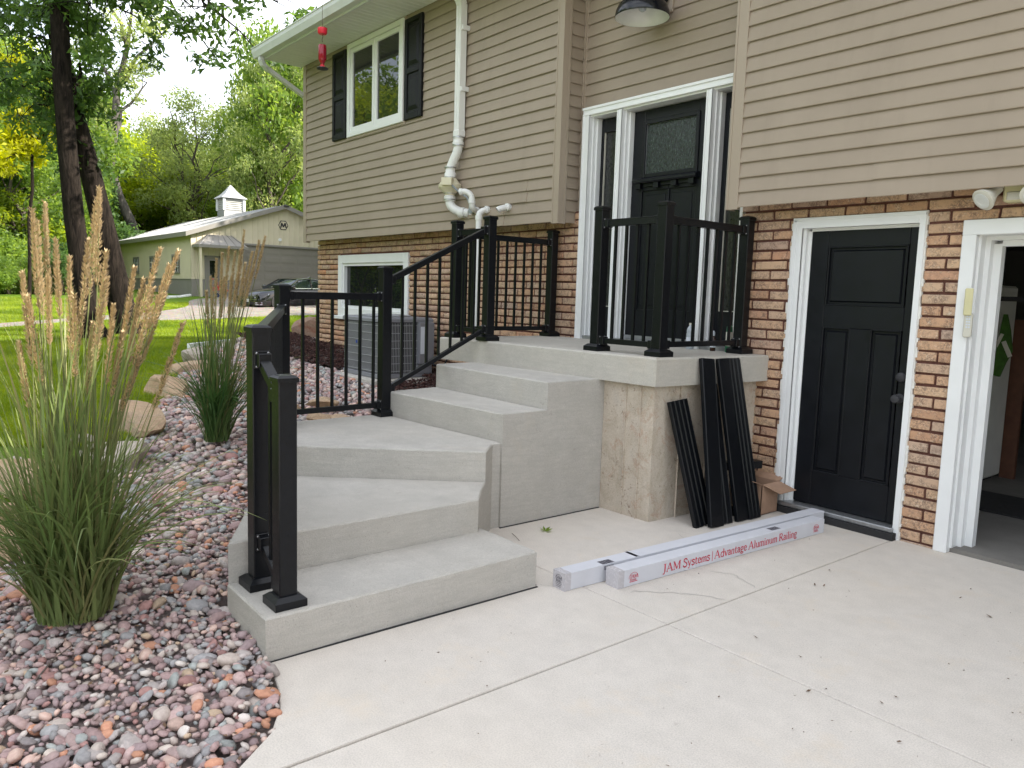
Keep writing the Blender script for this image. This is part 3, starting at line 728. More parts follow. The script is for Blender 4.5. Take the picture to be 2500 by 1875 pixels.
wl_ = bx(XL, XR1, YF, YF+.15, ZS+.02, ZE+.02).build('siding_wall', M['sidtrim'], house, label='left block siding wall with a double casement window')
UW = (-10.0, -8.52, 3.655, 4.9)           # upper window trim
z = ZS; k = 0
while z < ZE-.01:
    top = min(z+EXP, ZE)
    if k % 2 == 0: seedx = rs.random()
    r = random.Random(seedx)
    if top > UW[2] and z < UW[3]:
        if z < UW[2]:
            run(XL+.075, XR1-.075, z, YF, wl_, r, cut_top=UW[2]) if UW[2]-z > .03 else None
            run(XL+.075, UW[0], z, YF, wl_, r, cut_top=ZE); run(UW[1], XR1-.075, z, YF, wl_, r, cut_top=ZE)
        else: run(XL+.075, UW[0], z, YF, wl_, r, cut_top=ZE); run(UW[1], XR1-.075, z, YF, wl_, r, cut_top=ZE)
    else: run(XL+.075, XR1-.075, z, YF, wl_, r, cut_top=ZE)
    z += EXP; k += 1
wr_ = bx(XR2, XE, YF, YF+.15, ZS+.06, ZE+.02).build('siding_wall', M['sidtrim'], house, label='right block siding wall above the side door and garage')
z = ZS; k = 0
while z < ZE-.01:
    if k % 2 == 0: seedx = rs.random()
    run(XR2+.085, XE, z, YF, wr_, random.Random(seedx), cut_top=ZE); z += EXP; k += 1
bx(XL, XR1, YF+.15, YB+.03, 2.375, 2.40).box(XR2, XE, YF+.15, YB+.03, 2.375, 2.40).build('overhang_soffit', M['soffit'], house)
# entry wall set back between the blocks, and the return of the left block
we_ = bx(XR1, XR2, YE, YE+.02, 3.38, ZE+.02).build('siding_wall', M['sidtrim'], house, label='recessed siding wall over the front door')
z = 3.385-.0; z = ZS+EXP*math.floor((3.37-ZS)/EXP)
while z < ZE-.01:
    if z+EXP > 3.40: board_y(XR1+.045, XR2, max(z, 3.372), YE, we_, h=EXP-(max(z, 3.372)-z), cut_top=ZE)
    z += EXP
wt_ = bx(XR1-.15, XR1, YF+.004, YE+.05, ZS+.02, ZE+.02).build('siding_return', M['sidtrim'], house)
z = ZS
while z < ZE-.01:
    t = min(z+EXP+.004, ZE)
    MB().extr([(0, z+.008), (.011, z+.010), (.0195, z), (.021, z+.006), (.004, t), (0, t)], (XR1, YF+.085, 0), (XR1, YE-.04, 0), (1, 0, 0), (0, 0, 1)).build('siding_board', M['siding'], wt_)
    z += EXP
bx(XR1-.02, XR1+.018, YF-.004, YF+.05, 0, .001)
def corner_post(x, y, sx, name='corner_post'):
    """outside corner: front leg runs away along -sx, side leg along +y"""
    mb = MB()
    x0, x1 = (x-.078, x+.02) if sx > 0 else (x-.02, x+.088)
    mb.extr([(x0, 0), (x1, 0), (x1, .03), (x0, .03)], (0, y-.022, ZS-.012), (0, y-.022, ZE), (1, 0, 0), (0, 1, 0))
    mb.extr([(x0+.006, -.004), (x0+.022, -.004), (x0+.022, .001), (x0+.006, .001)], (0, y-.022, ZS-.011), (0, y-.022, ZE-.001), (1, 0, 0), (0, 1, 0))
    if sx > 0:
        mb.box(x, x+.022, y+.008, y+.078, ZS-.012, ZE).box(x+.02, x+.026, y+.05, y+.066, ZS-.011, ZE-.001)
    else: mb.box(x-.022, x, y+.008, y+.078, ZS-.012, ZE)
    return mb.build(name, M['sidtrim'], house)
corner_post(XR1, YF, 1); corner_post(XR2, YF, -1)
c = MB(); c.box(XL-.02, XL+.076, YF-.024, YF+.006, ZS-.012, ZE).box(XL-.022, XL, YF+.006, YF+.08, ZS-.012, ZE); c.build('corner_post', M['sidtrim'], house)
bx(XR1+.004, XR1+.03, YE-.035, YE-.004, 2.32, ZE).box(XR1+.03, XR1+.045, YE-.018, YE, 2.32, ZE).build('inside_corner_trim', M['sidtrim'], house)
bx(XL+.02, XL+.2, YF+.15, 13, ZS+.03, ZE).box(XL+.04, XL+.24, YB+.2, 13, .2, ZS+.03).build('gable_wall', M['siding'], house)
bx(XE-.2, XE, YF+.15, 13, 2.42, ZE).box(XE-.2, XE, YB+.2, 13, -.1, 2.42).box(XL+.24, XE-.2, 12.85, 13, -.1, ZE).build('rear_wall', M['siding'], house)
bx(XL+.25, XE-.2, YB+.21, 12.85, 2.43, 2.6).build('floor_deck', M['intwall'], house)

# --- eaves: soffit panels, fascia, gutter, roof
YG = 4.48
sof = bx(XL-.12, XE+.1, YG+.02, YF-.002, ZE+.02, ZE+.03).build('soffit_backing', M['soffit'], house)
pw = .305; x = XL-.1
prof = [(0, 0), (.012, 0), (.016, .008), (.024, .008), (.028, 0), (.094, 0), (.098, .008), (.106, .008), (.11, 0), (.196, 0), (.2, .008), (.208, .008), (.212, 0), (.302, 0), (.302, .012), (0, .012)]
spm = MB().extr(prof, (0, YG+.022, 0), (0, YF-.02, 0), (1, 0, 0), (0, 0, 1)).mesh('soffit_panel', M['soffit'])
spe = MB().extr(prof, (0, YG+.022, 0), (0, YE-.02, 0), (1, 0, 0), (0, 0, 1)).mesh('soffit_panel', M['soffit'])
while x < XE-.2:
    o = link('soffit_panel', spe if (x > XR1 and x < XR2-.3) else spm, sof, (x, 0, ZE+.004)); x += pw
bx(XL-.12, XE+.12, YG-.002, YG+.02, ZE-.03, ZE+.17).build('fascia', M['gutter'], house)
gp = [(0, 0), (-.085, 0), (-.10, .035), (-.118, .075), (-.122, .118), (-.132, .122), (-.132, .132), (-.112, .132), (-.108, .08), (-.09, .04), (-.08, .008), (0, .008)]
gut = MB().extr([(p[0], p[1]) for p in gp], (XL-.15, YG-.004, ZE-.005), (XE+.12, YG-.004, ZE-.005), (0, 1, 0), (0, 0, 1))
gut.add([(XL-.15, YG-.004+p[0], ZE-.005+p[1]) for p in gp[:7]]+[(XL-.15, YG-.004, ZE+.127)], [tuple(range(8))])
gut = gut.build('gutter', M['gutter'], house)
mb = MB()   # rectangular leader from the gutter end back to the wall corner
def rect_path(mb, pts, wx, wy):
    pts = [Vector(p) for p in pts]
    for a, b in zip(pts[:-1], pts[1:]):
        d = (b-a).normalized(); mb.bar(a-d*.012, b+d*.012, wx, wy, (0, 0, 1) if abs(d.z) < .95 else (0, 1, 0))
P_ = [(XL+.03, YG-.055, ZE), (XL+.03, YG-.05, ZE-.05), (XL+.02, YG-.02, ZE-.10), (XL+.005, YG+.04, ZE-.14), (XL-.01, YG+.10, ZE-.165), (XL-.045, YF+.04, ZE-.44), (XL-.05, 5.62, ZE-.70), (XL-.05, 5.68, ZE-.8), (XL-.05, 5.68, .8)]
rect_path(mb, P_, .075, .055); mb.build('downspout', M['gutter'], house)
rf = MB(); RY, RZ = 9.06, ZE+2.05
for a, b in (((YG-.03, ZE+.165), (RY, RZ)), ((13.64, ZE+.165), (RY, RZ))):
    rf.add([(XL-.3, a[0], a[1]), (XE+.3, a[0], a[1]), (XE+.3, b[0], b[1]), (XL-.3, b[0], b[1]), (XL-.3, a[0], a[1]+.04), (XE+.3, a[0], a[1]+.04), (XE+.3, b[0], b[1]+.04), (XL-.3, b[0], b[1]+.04)],
           [(0, 1, 2, 3), (4, 5, 6, 7), (0, 1, 5, 4), (3, 2, 6, 7), (0, 3, 7, 4), (1, 2, 6, 5)])
rf.add([(XL, YG+.1, ZE+.1), (XL, 13.5, ZE+.1), (XL, RY, RZ-.05)], [(0, 1, 2)]).add([(XE, YG+.1, ZE+.1), (XE, 13.5, ZE+.1), (XE, RY, RZ-.05)], [(0, 1, 2)])
rf.build('roof', M['shingle'], house)

# --- upper casement window and shutters
def frame_mb(x0, x1, z0, z1, w, y0, y1, wb=None):
    wb = w if wb is None else wb
    return MB().box(x0, x0+w, y0, y1, z0, z1).box(x1-w, x1, y0, y1, z0, z1).box(x0+w, x1-w, y0, y1, z1-w, z1).box(x0+w, x1-w, y0, y1, z0, z0+wb)
win = frame_mb(-9.995, -8.525, 3.66, 4.885, .065, YF-.05, YF+.05).build('window', M['trim'], house, bevel=.004, label='white double casement window upstairs')
frame_mb(-10.03, -8.495, 3.632, 4.899, .034, YF-.028, YF+.02).build('outer_trim', M['sidtrim'], win)
for (a, b) in ((-9.925, -9.262), (-9.255, -8.593)):
    s_ = frame_mb(a, b, 3.728, 4.815, .058, YF-.034, YF+.03).build('sash', M['trim'], win, bevel=.004)
    bx(a+.05, b-.05, YF-.012, YF-.004, 3.78, 4.765).build('pane', M['glass'], win)
bx(-9.262, -9.255, YF-.04, YF+.03, 3.728, 4.815).build('mullion', M['trim'], win)
def shutter(x0, x1):
    z0, z1 = 3.665, 4.845; sh = frame_mb(x0, x1, z0, z1, .06, YF-.052, YF-.012, .08).box(x0+.06, x1-.06, YF-.052, YF-.012, 4.20, 4.27).box(x0+.05, x1-.05, YF-.035, YF-.012, z0+.05, z1-.05)
    o = sh.build('shutter', M['shutter'], house, bevel=.006)
    for a, b in ((z0+.105, 4.175), (4.295, z1-.085)): 
        MB().add([(x0+.075, YF-.036, a), (x1-.075, YF-.036, a), (x1-.075, YF-.036, b), (x0+.075, YF-.036, b), (x0+.115, YF-.052, a+.045), (x1-.115, YF-.052, a+.045), (x1-.115, YF-.052, b-.045), (x0+.115, YF-.052, b-.045)],
                 [(0, 1, 5, 4), (1, 2, 6, 5), (2, 3, 7, 6), (3, 0, 4, 7), (4, 5, 6, 7)]).build('raised_panel', M['shutter'], o)
shutter(-10.44, -10.035); shutter(-8.49, -8.10)
# --- basement window
bw = frame_mb(-10.705, -8.72, 1.2, 2.088, .12, YB-.028, YB+.06).build('window', M['trim'], house, bevel=.005, label='wide white framed basement window behind the air conditioner')
frame_mb(-10.6, -8.80, 1.3, 1.985, .055, YB-.005, YB+.07).build('sash', M['trim'], bw)
bx(-10.56, -8.84, YB+.045, YB+.052, 1.34, 1.945).build('pane', M['glass'], bw)
bx(-10.80, -8.65, YB-.06, YB+.05, 1.15, 1.2).build('sill', M['trim'], bw, bevel=.006)

# --- front entry
yc0, yc1 = 5.292, YE+.0
ZT, ZB_ = 3.37, 1.182
def casing(x0, x1, nm='casing'):
    mb = MB(); mb.box(x0, x1, yc0+.006, yc0+.06, ZB_, ZT-.07); w_ = x1-x0
    mb.box(x0, x0+.018, yc0, yc0+.01, ZB_, ZT-.07).box(x1-.014, x1, yc0-.002, yc0+.01, ZB_, ZT-.07); return mb
entf = casing(-5.548, -5.462).build('door_frame', M['trim'], house, label='white painted frame of the front door and sidelights')
MB().box(-5.548, XR2+.01, yc0+.006, yc0+.06, ZT-.07, ZT).box(-5.552, XR2+.01, yc0-.004, yc0+.012, ZT-.018, ZT+.004).box(-5.548, XR2+.01, yc0, yc0+.01, ZT-.068, ZT-.055).build('head_casing', M['trim'], entf)
MB().box(-5.462, XR2, yc0+.03, 5.47, ZT-.085, ZT-.069).build('head_jamb', M['trim'], entf)
for (a, b) in ((-5.098, -5.042), (-4.104, -4.05)):
    MB().box(a, b, yc0+.004, 5.50, ZB_, ZT-.08).box(a+.0, a+.012, yc0-.003, yc0+.01, ZB_, ZT-.08).box(b-.012, b, yc0-.003, yc0+.01, ZB_, ZT-.08).build('mullion_post', M['trim'], entf)
# stepped jamb liners (visible on the faces turned to +X)
for x0_ in (-5.462, -5.042, -4.05):
    MB().box(x0_, x0_+.012, yc0+.055, 5.47, ZB_, ZT-.085).box(x0_+.012, x0_+.030, yc0+.095, 5.47, ZB_, ZT-.095).build('jamb', M['trim'], entf)
MB().box(-3.738, -3.712, yc0+.03, YB+.05, ZB_, 2.42).build('right_casing', M['caulk'], entf)
MB().box(-5.47, -3.72, yc0+.02, 5.55, ZB_, ZB_+.032).build('threshold', M['alum'], entf)
def frdoor():
    d0, d1, y = -5.01, -4.10, 5.435; zb, zt = ZB_+.034, ZT-.095
    d = MB(); gl = (-4.852, -4.304, 2.715, 3.14)
    d.box(d0, gl[0]-.03, y, y+.045, zb, zt).box(gl[1]+.03, d1, y, y+.045, zb, zt).box(gl[0]-.03, gl[1]+.03, y, y+.045, gl[3]+.03, zt).box(gl[0]-.03, gl[1]+.03, y, y+.045, 2.60, gl[2]-.03)
    # lower stiles, two tall recessed panels
    d.box(gl[0]-.03, -4.58, y+.014, y+.045, zb, 2.60).box(-4.58, -4.565, y, y+.045, zb, 2.60).box(-4.565, gl[1]+.03, y+.014, y+.045, zb, 2.60)
    d.box(gl[0]-.03, gl[1]+.03, y, y+.04, zb, 1.49).box(gl[0]-.03, gl[1]+.03, y, y+.04, 2.56, 2.6)
    o = d.build('front_door', M['door'], house, bevel=.003, label='black craftsman front door with a square textured glass light')
    frame_mb(gl[0]-.04, gl[1]+.04, gl[2]-.04, gl[3]+.04, .035, y-.014, y+.02).build('glazing_bead', M['door'], o, bevel=.004)
    bx(gl[0]-.006, gl[1]+.006, y+.012, y+.018, gl[2]-.006, gl[3]+.006).build('pane', M['texglass'], o)
    frame_mb(gl[0]-.012, gl[1]+.012, gl[2]-.012, gl[3]+.012, .008, y+.0, y+.013).build('came', M['alum'], o)
    sh = MB().extr([(0, 0), (-.05, 0), (-.06, .012), (-.06, .03), (-.04, .045), (0, .05)], (-4.955, y, 2.625), (-4.24, y, 2.625), (0, 1, 0), (0, 0, 1)).build('dentil_shelf', M['door'], o)
    for xx in (-4.90, -4.69, -4.49, -4.30): bx(xx-.028, xx+.028, y-.04, y, 2.575, 2.625).build('dentil', M['door'], o)
    for xx in (-4.795, -4.59, -4.395): bx(xx-.06, xx+.06, y-.018, y, 2.595, 2.625).build('dentil', M['door'], o)
    for a, b in ((-4.85, -4.60), (-4.545, -4.305)): bx(a+.012, b-.012, y+.006, y+.02, 1.53, 2.52).build('door_panel', M['door'], o, bevel=.004)
    bx(d0, d1, y-.012, y+.01, zb, zb+.03).build('door_sweep', M['alum'], o)
    MB().lathe([(.012, 0), (.03, .004), (.03, .01), (.012, .014), (.01, .04), (.026, .05), (.03, .066), (.02, .08)], (-4.165, y, 2.16), 14, (0, -1, 0)).build('door_knob', M['black'], o, smooth=True)
    MB().lathe([(.03, 0), (.03, .012), (.012, .016), (.012, .03)], (-4.165, y, 2.30), 14, (0, -1, 0)).build('deadbolt', M['black'], o, smooth=True)
frdoor()
def sidelight(x0, x1, g0, g1, nm):
    y = 5.44; zb, zt = ZB_+.034, ZT-.095; d = MB()
    d.box(x0, g0, y, y+.04, zb, zt).box(g1, x1, y, y+.04, zb, zt).box(g0, g1, y, y+.04, 3.15, zt).box(g0, g1, y, y+.04, zb, 1.50)
    o = d.build('sidelight', M['door'], house, bevel=.003, label=nm)
    frame_mb(g0-.012, g1+.012, 1.488, 3.162, .014, y-.012, y+.02).build('glazing_bead', M['door'], o)
    bx(g0, g0+.008, y-.002, y+.014, 1.5, 3.15).box(g0+.008, g1, y-.002, y+.014, 1.5, 1.508).build('came', M['galv'], o)
    bx(g0, g1, y+.014, y+.02, 1.49, 3.16).build('pane', M['slglass'], o)
sidelight(-5.45, -5.10, -5.39, -5.15, 'sidelight left of the front door'); sidelight(-4.03, -3.72, -3.972, -3.76, 'sidelight right of the front door, half hidden by the siding corner')
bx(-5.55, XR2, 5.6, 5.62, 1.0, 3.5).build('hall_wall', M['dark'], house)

# --- side (man) door
def mandoor():
    yc = YB-.022; fr = MB()
    def leg(x0, x1, z0, z1): fr.box(x0, x1, yc, YB+.05, z0, z1)
    leg(-3.252, -3.172, .0, 2.215); leg(-2.338, -2.30, .0, 2.215); fr.box(-3.172, -2.338, yc, YB+.05, 2.138, 2.215)
    fr.box(-3.236, -3.222, yc-.006, yc+.01, 0, 2.2).box(-3.2, -3.172, yc-.009, yc+.01, 0, 2.15)
    fr.box(-3.236, -2.30, yc-.006, yc+.01, 2.19, 2.204).box(-3.172, -2.338, yc-.008, yc+.01, 2.138, 2.165)
    o = fr.build('door_frame', M['trim'], house, label='white casing of the black side door')
    MB().box(-3.172, -3.152, yc+.025, 5.44, .05, 2.138).box(-3.152, -3.128, yc+.06, 5.44, .05, 2.12).box(-3.128, -2.345, yc+.055, 5.44, 2.118, 2.138).box(-2.345, -2.338, yc+.03, 5.44, .05, 2.138).build('jamb', M['trim'], o)
    MB().box(-3.27, -2.31, YB-.075, 5.42, 0.0, .048).build('sill_block', M['rubber'], o)
    MB().box(-3.20, -2.33, YB-.055, 5.44, .048, .082).build('threshold', M['alum'], o, bevel=.006)
    # rough caulk line along the brick
    ca = MB(); ca2 = MB(); rr = random.Random(3); zz_ = 0
    while zz_ < 2.2:
        h = rr.uniform(.02, .05); wv = rr.uniform(.004, .02); ca.box(-3.252-wv, -3.25, YB-.014, YB+.02, zz_, zz_+h); ca2.box(-2.302, -2.30+wv*.8, YB-.012, YB+.02, zz_, zz_+h); zz_ += h
    ca.build('caulk_bead', M['caulk'], o); ca2.build('caulk_bead', M['caulk'], o)
    y = 5.37; d = MB(); zb, zt = .088, 2.12; x0, x1 = -3.128, -2.345
    p = [(-2.985, -2.425, 1.585, 2.0), (-2.99, -2.785, .345, 1.42), (-2.63, -2.425, .345, 1.42)]
    d.box(x0, -2.995, y, y+.045, zb, zt).box(-2.415, x1, y, y+.045, zb, zt).box(-2.995, -2.415, y, y+.045, 2.0, zt).box(-2.995, -2.415, y, y+.045, 1.42, 1.585).box(-2.995, -2.415, y, y+.045, zb, .345).box(-2.785, -2.63, y, y+.045, .345, 1.42)
    o = d.build('side_door', M['door'], house, label='black three panel side door beside the garage', bevel=.004)
    for a, b, c_, e in p:
        pn = MB().add([(a, y+.016, c_), (b, y+.016, c_), (b, y+.016, e), (a, y+.016, e), (a+.022, y+.016, c_+.022), (b-.022, y+.016, c_+.022), (b-.022, y+.016, e-.022), (a+.022, y+.016, e-.022), (a+.032, y+.003, c_+.032), (b-.032, y+.003, c_+.032), (b-.032, y+.003, e-.032), (a+.032, y+.003, e-.032)],
                 [(0, 1, 5, 4), (1, 2, 6, 5), (2, 3, 7, 6), (3, 0, 4, 7), (4, 5, 9, 8), (5, 6, 10, 9), (6, 7, 11, 10), (7, 4, 8, 11), (8, 9, 10, 11)]); pn.build('door_panel', M['door'], o)
        frame_mb(a-.004, b+.004, c_-.004, e+.004, .01, y-.005, y+.012).build('moulding', M['door'], o, bevel=.003)
    MB().lathe([(.033, 0), (.033, .008), (.014, .012), (.013, .04), (.027, .05), (.031, .064), (.026, .078), (.008, .082)], (-2.395, y, .965), 18, (0, -1, 0)).build('door_knob', M['acdark'], o, smooth=True)
    MB().lathe([(.033, 0), (.033, .014), (.026, .02), (.008, .022)], (-2.395, y, 1.11), 18, (0, -1, 0)).build('deadbolt', M['acdark'], o, smooth=True)
mandoor()

# --- garage opening and the room behind it
gfr = MB().box(-2.068, -1.985, YB-.03, YB+.10, .0, 2.045).box(-2.068, 3.02, YB-.03, YB+.10, 2.045, 2.14).box(2.92, 3.02, YB-.03, YB+.10, 0, 2.045).build('garage_frame', M['trim'], house, bevel=.004, label='white trim round the open garage door')
MB().box(-1.985, -1.972, YB+.02, 5.66, .03, 2.045).box(-1.972, -1.945, YB+.10, 5.66, .03, 2.02).box(-1.945, -1.90, YB+.16, 5.55, .03, 2.0).box(-1.972, 2.9, YB+.10, 5.66, 2.02, 2.045).box(-1.90, 2.9, YB+.16, 5.55, 1.985, 2.02).build('garage_jamb', M['trim'], gfr)
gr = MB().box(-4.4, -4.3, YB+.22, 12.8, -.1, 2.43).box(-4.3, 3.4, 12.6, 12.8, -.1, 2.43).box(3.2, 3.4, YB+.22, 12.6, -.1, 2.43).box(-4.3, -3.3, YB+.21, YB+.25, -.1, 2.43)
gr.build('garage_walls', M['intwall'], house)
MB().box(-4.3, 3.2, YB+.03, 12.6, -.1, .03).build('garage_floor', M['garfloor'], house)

# ------------------------------------------------------------------ concrete stairs and landing
RZ_ = .197
stair = empty('concrete_stairs', (-4.4, 3, 0), 'grey concrete winder stairs rising to a landing at the front door', 'stairs')
TP = [[(-3.06, 1.19), (-3.08, 2.72), (-3.60, 2.72), (-3.56, 2.655), (-3.54, 2.60), (-3.54, 1.195)],
      [(-3.54, 1.20), (-3.535, 2.655), (-3.70, 2.80), (-3.85, 2.94), (-4.74, 1.865), (-4.13, 1.52)],
      [(-3.85, 2.94), (-4.04, 3.14), (-4.04, 3.21), (-5.41, 3.125), (-5.49, 3.12), (-5.485, 2.38), (-4.74, 1.865)],
      [(-4.04, 3.212), (-4.025, 3.605), (-5.475, 3.625), (-5.405, 3.128)],
      [(-4.025, 3.607), (-4.03, 4.165), (-5.52, 4.12), (-5.475, 3.627)]]
for k, p in enumerate(TP): MB().prism(p, -.12, RZ_*(k+1), .007, 1).build('step', M['step'], stair)
MB().extr([(3.208, -.1), (4.168, -.1), (4.168, .981), (3.604, .981), (3.604, .785), (3.208, .785)], (-4.06, 0, 0), (-4.022, 0, 0), (0, 1, 0), (0, 0, 1)).build('stair_cheek', M['step'], stair)
for (a, b, c, d_) in ((-3.066, -3.054, 1.2, 2.715), (-4.024, -4.010, 3.2, 4.16)): MB().box(a, b, c, d_, -.01, .004).build('expansion_joint', M['rubber'], stair)
MB().box(-3.59, -3.08, 2.717, 2.727, -.01, .004).build('expansion_joint', M['rubber'], stair)
MB().prism([(-5.95, 3.97), (-5.40, 4.03), (-3.50, 4.135), (-3.395, YB+.0), (-5.95, YB+.0)], .982, 1.182, .009, 1).build('landing_slab', M['landing'], stair)
stub = MB().prism([(-4.035, 4.17), (-3.545, 4.182), (-3.49, YB+.03), (-5.5, YB+.03), (-5.5, 4.2)], -.12, .984)
for xx in (-3.80, -3.66):   # fins left by the form boards
    stub.box(xx-.004, xx+.004, 4.165, 4.185, 0, .98)
for yy in (4.45, 4.75, 5.05): stub.obox((-3.535+(yy-4.18)*.048, yy, .49), Vector((1, 0, 0)), Vector((0, 1, 0)), Vector((0, 0, 1)), .006, .004, .49)
stub.build('foundation_stub', M['stub'], stair, label='older stained board formed concrete under the landing')

# ------------------------------------------------------------------ railings
PW_ = .041
def post(par, x, y, z, h, yaw=0):
    c_, s_ = math.cos(yaw), math.sin(yaw); ax = Vector((c_, s_, 0)); ay = Vector((-s_, c_, 0)); az = Vector((0, 0, 1))
    o = MB().obox((x, y, z+.02+(h-.04)/2), ax, ay, az, PW_, PW_, (h-.04)/2-.01).build('post', M['black'], par, bevel=.004)
    q = .047; t = z+h
    def ring(hw, zz): return [Vector((x, y, zz))+ax*(sx*hw)+ay*(sy*hw) for sx, sy in ((-1, -1), (1, -1), (1, 1), (-1, 1))]
    vs = ring(q, t-.034)+ring(q, t-.014)+ring(q-.012, t-.004)+ring(.006, t)
    fs = [(3, 2, 1, 0)]+[(4*k+i, 4*k+(i+1) % 4, 4*k+4+(i+1) % 4, 4*k+4+i) for k in range(3) for i in range(4)]+[(12, 13, 14, 15)]
    MB().add(vs, fs).build('post_cap', M['black'], o)
    b = .073; vs = ring(b, z+.001)+ring(b, z+.034)+ring(b-.022, z+.052)+ring(PW_+.001, z+.054)
    MB().add(vs, fs).build('base_skirt', M['black'], o)
    return o
def bracket(par, p, d, flat=True):
    d = Vector(d).normalized(); sd = Vector((-d.y, d.x, 0)).normalized(); u = Vector((0, 0, 1)); p = Vector(p)
    mb = MB().obox(p+d*.004, d, sd, u, .004, .037, .04).obox(p+d*.022, d, sd, u, .02, .03, .03)
    mb.build('rail_bracket', M['black'], par, bevel=.003)
    sc_ = MB()
    for a in (-.027, .027):
        for b in (-.03, .03): sc_.lathe([(.006, 0), (.006, .002), (.003, .004)], p+d*.008+sd*a+u*b, 8, d)
    sc_.build('bracket_screws', M['screw'], par)
def panel(par, A, B, zt0, zt1, zb0, zb1, n, first=None, last=None, br=(1, 1)):
    """rails between two post centres in plan; z given at the top of each rail"""
    A = Vector(A); B = Vector(B); d = (B-A).normalized(); a = A+d*PW_; b = B-d*PW_
    def P3(t, z): p = a+(b-a)*t; return Vector((p.x, p.y, z))
    MB().vbar(P3(0, zt0-.026), P3(1, zt1-.026), .044, .05).vbar(P3(0, zt0-.003), P3(1, zt1-.003), .05, .008).build('top_rail', M['black'], par, bevel=.002)
    MB().vbar(P3(0, zb0-.02), P3(1, zb1-.02), .036, .04).build('bottom_rail', M['black'], par, bevel=.002)
    L = (b-a).length; ts = [(i+1)/(n+1) for i in range(n)]
    if first is not None: ts = [(first+(last-first)*i/(n-1))/L for i in range(n)]
    for t in ts:
        p = a+(b-a)*t; zl = zb0+(zb1-zb0)*t-.03; zh = zt0+(zt1-zt0)*t-.04
        MB().obox((p.x, p.y, (zl+zh)/2), Vector((d.x, d.y, 0)), Vector((-d.y, d.x, 0)), Vector((0, 0, 1)), .0095, .0095, (zh-zl)/2).build('baluster', M['black'], par)
    d3 = Vector((d.x, d.y, 0)); h = .0
    if br[0]: bracket(par, P3(0, zt0-.026), d3); bracket(par, P3(0, zb0-.02), d3)
    if br[1]: bracket(par, P3(1, zt1-.026), -d3); bracket(par, P3(1, zb1-.02), -d3)
railL = empty('stair_railing', (-4.8, 2.8, .6), 'long black aluminium railing climbing the left side of the stairs', 'railing')
p1, p2, p3, p4, p5, p6, p7 = (-3.165, 1.32), (-3.44, 1.312), (-5.37, 2.225), (-5.415, 3.09), (-5.385, 4.095), (-5.855, 4.08), (-5.85, 5.235)
a23 = math.atan2(p3[1]-p2[1], p3[0]-p2[0])
post(railL, *p1, RZ_, 1.025); post(railL, *p2, RZ_, 1.225); post(railL, *p3, RZ_*3, 1.028, .12); post(railL, *p4, RZ_*3, 1.19, .05)
post(railL, *p5, RZ_*6, 1.075); post(railL, *p6, RZ_*6, 1.06); post(railL, *p7, RZ_*6, 1.06)
panel(railL, p2, p1, 1.29, 1.15, .44, .30, 1)
panel(railL, p2, p3, 1.40, 1.46, .56, .67, 17)
panel(railL, p3, p4, 1.56, 1.565, .70, .70, 6, 2.386-2.266, 2.988-2.266)
panel(railL, p4, p5, 1.70, 2.155, .835, 1.30, 7)
panel(railL, p6, p5, 2.15, 2.15, 1.283, 1.283, 3)
panel(railL, p6, p7, 2.14, 2.14, 1.283, 1.283, 9)
railR = empty('landing_railing', (-3.8, 4.5, 1.18), 'short black aluminium railing at the corner of the landing before the front door', 'railing')
q1, q2, q3 = (-4.195, 4.245), (-3.615, 4.285), (-3.60, 5.235)
post(railR, *q1, 1.182, 1.09); post(railR, *q2, 1.182, 1.09); post(railR, *q3, 1.182, 1.065)
panel(railR, q1, q2, 2.165, 2.17, 1.282, 1.282, 4); panel(railR, q2, q3, 2.17, 2.165, 1.287, 1.287, 7)

# ------------------------------------------------------------------ air conditioner on its pad
ac = empty('air_conditioner', (-8.3, 4.78, .56), 'grey air conditioner condenser with wire grille in front of the basement window', 'air conditioner')
ax0, ax1, ay0, ay1, az0, az1 = -8.76, -7.88, 4.43, 5.14, .60, 1.225
MB().box(ax0+.03, ax1-.03, ay0+.03, ay1-.03, az0, az1).build('coil', M['acdark'], ac)
cab = MB()
for (x, y) in ((ax0, ay0), (ax1-.035, ay0), (ax0, ay1-.035), (ax1-.035, ay1-.035)): cab.box(x, x+.035, y, y+.035, az0, az1)
cab.box(ax0-.01, ax1+.01, ay0-.01, ay1+.01, az0-.03, az0+.02).build('cabinet_frame', M['acgrey'], ac, bevel=.004)
MB().prism([(ax0-.015, ay0-.015), (ax1+.015, ay0-.015), (ax1+.015, ay1+.015), (ax0-.015, ay1+.015)], az1, az1+.055, .02).build('top_cover', M['acgrey'], ac)
tg = MB(); cx, cy = (ax0+ax1)/2-.05, (ay0+ay1)/2
for r in np.linspace(.05, .31, 9): tg.tube([(cx+r*math.cos(a), cy+r*math.sin(a), az1+.062+.02*(1-(r/.31)**2)) for a in np.linspace(0, 2*math.pi, 28)], .0035, 5, False)
for a in np.linspace(0, math.pi, 5)[:-1]: tg.tube([(cx-.31*math.cos(a), cy-.31*math.sin(a), az1+.066), (cx, cy, az1+.086), (cx+.31*math.cos(a), cy+.31*math.sin(a), az1+.066)], .005, 5)
tg.build('fan_guard', M['acgrille'], ac)
MB().lathe([(.31, 0), (.31, .002)], (cx, cy, az1+.0565), 28).build('fan_opening', M['acdark'], ac)
g1 = MB()
for x in np.arange(ax0+.02, ax1-.01, .021): g1.box(x-.0022, x+.0022, ay0-.004, ay0, az0+.03, az1-.01)
for z in np.linspace(az0+.05, az1-.04, 7): g1.box(ax0+.01, ax1-.01, ay0-.008, ay0-.004, z-.003, z+.003)
g1.build('grille', M['acgrille'], ac)
g2 = MB()
for y in np.arange(ay0+.02, ay1-.19, .021): g2.box(ax1, ax1+.004, y-.0022, y+.0022, az0+.03, az1-.01)
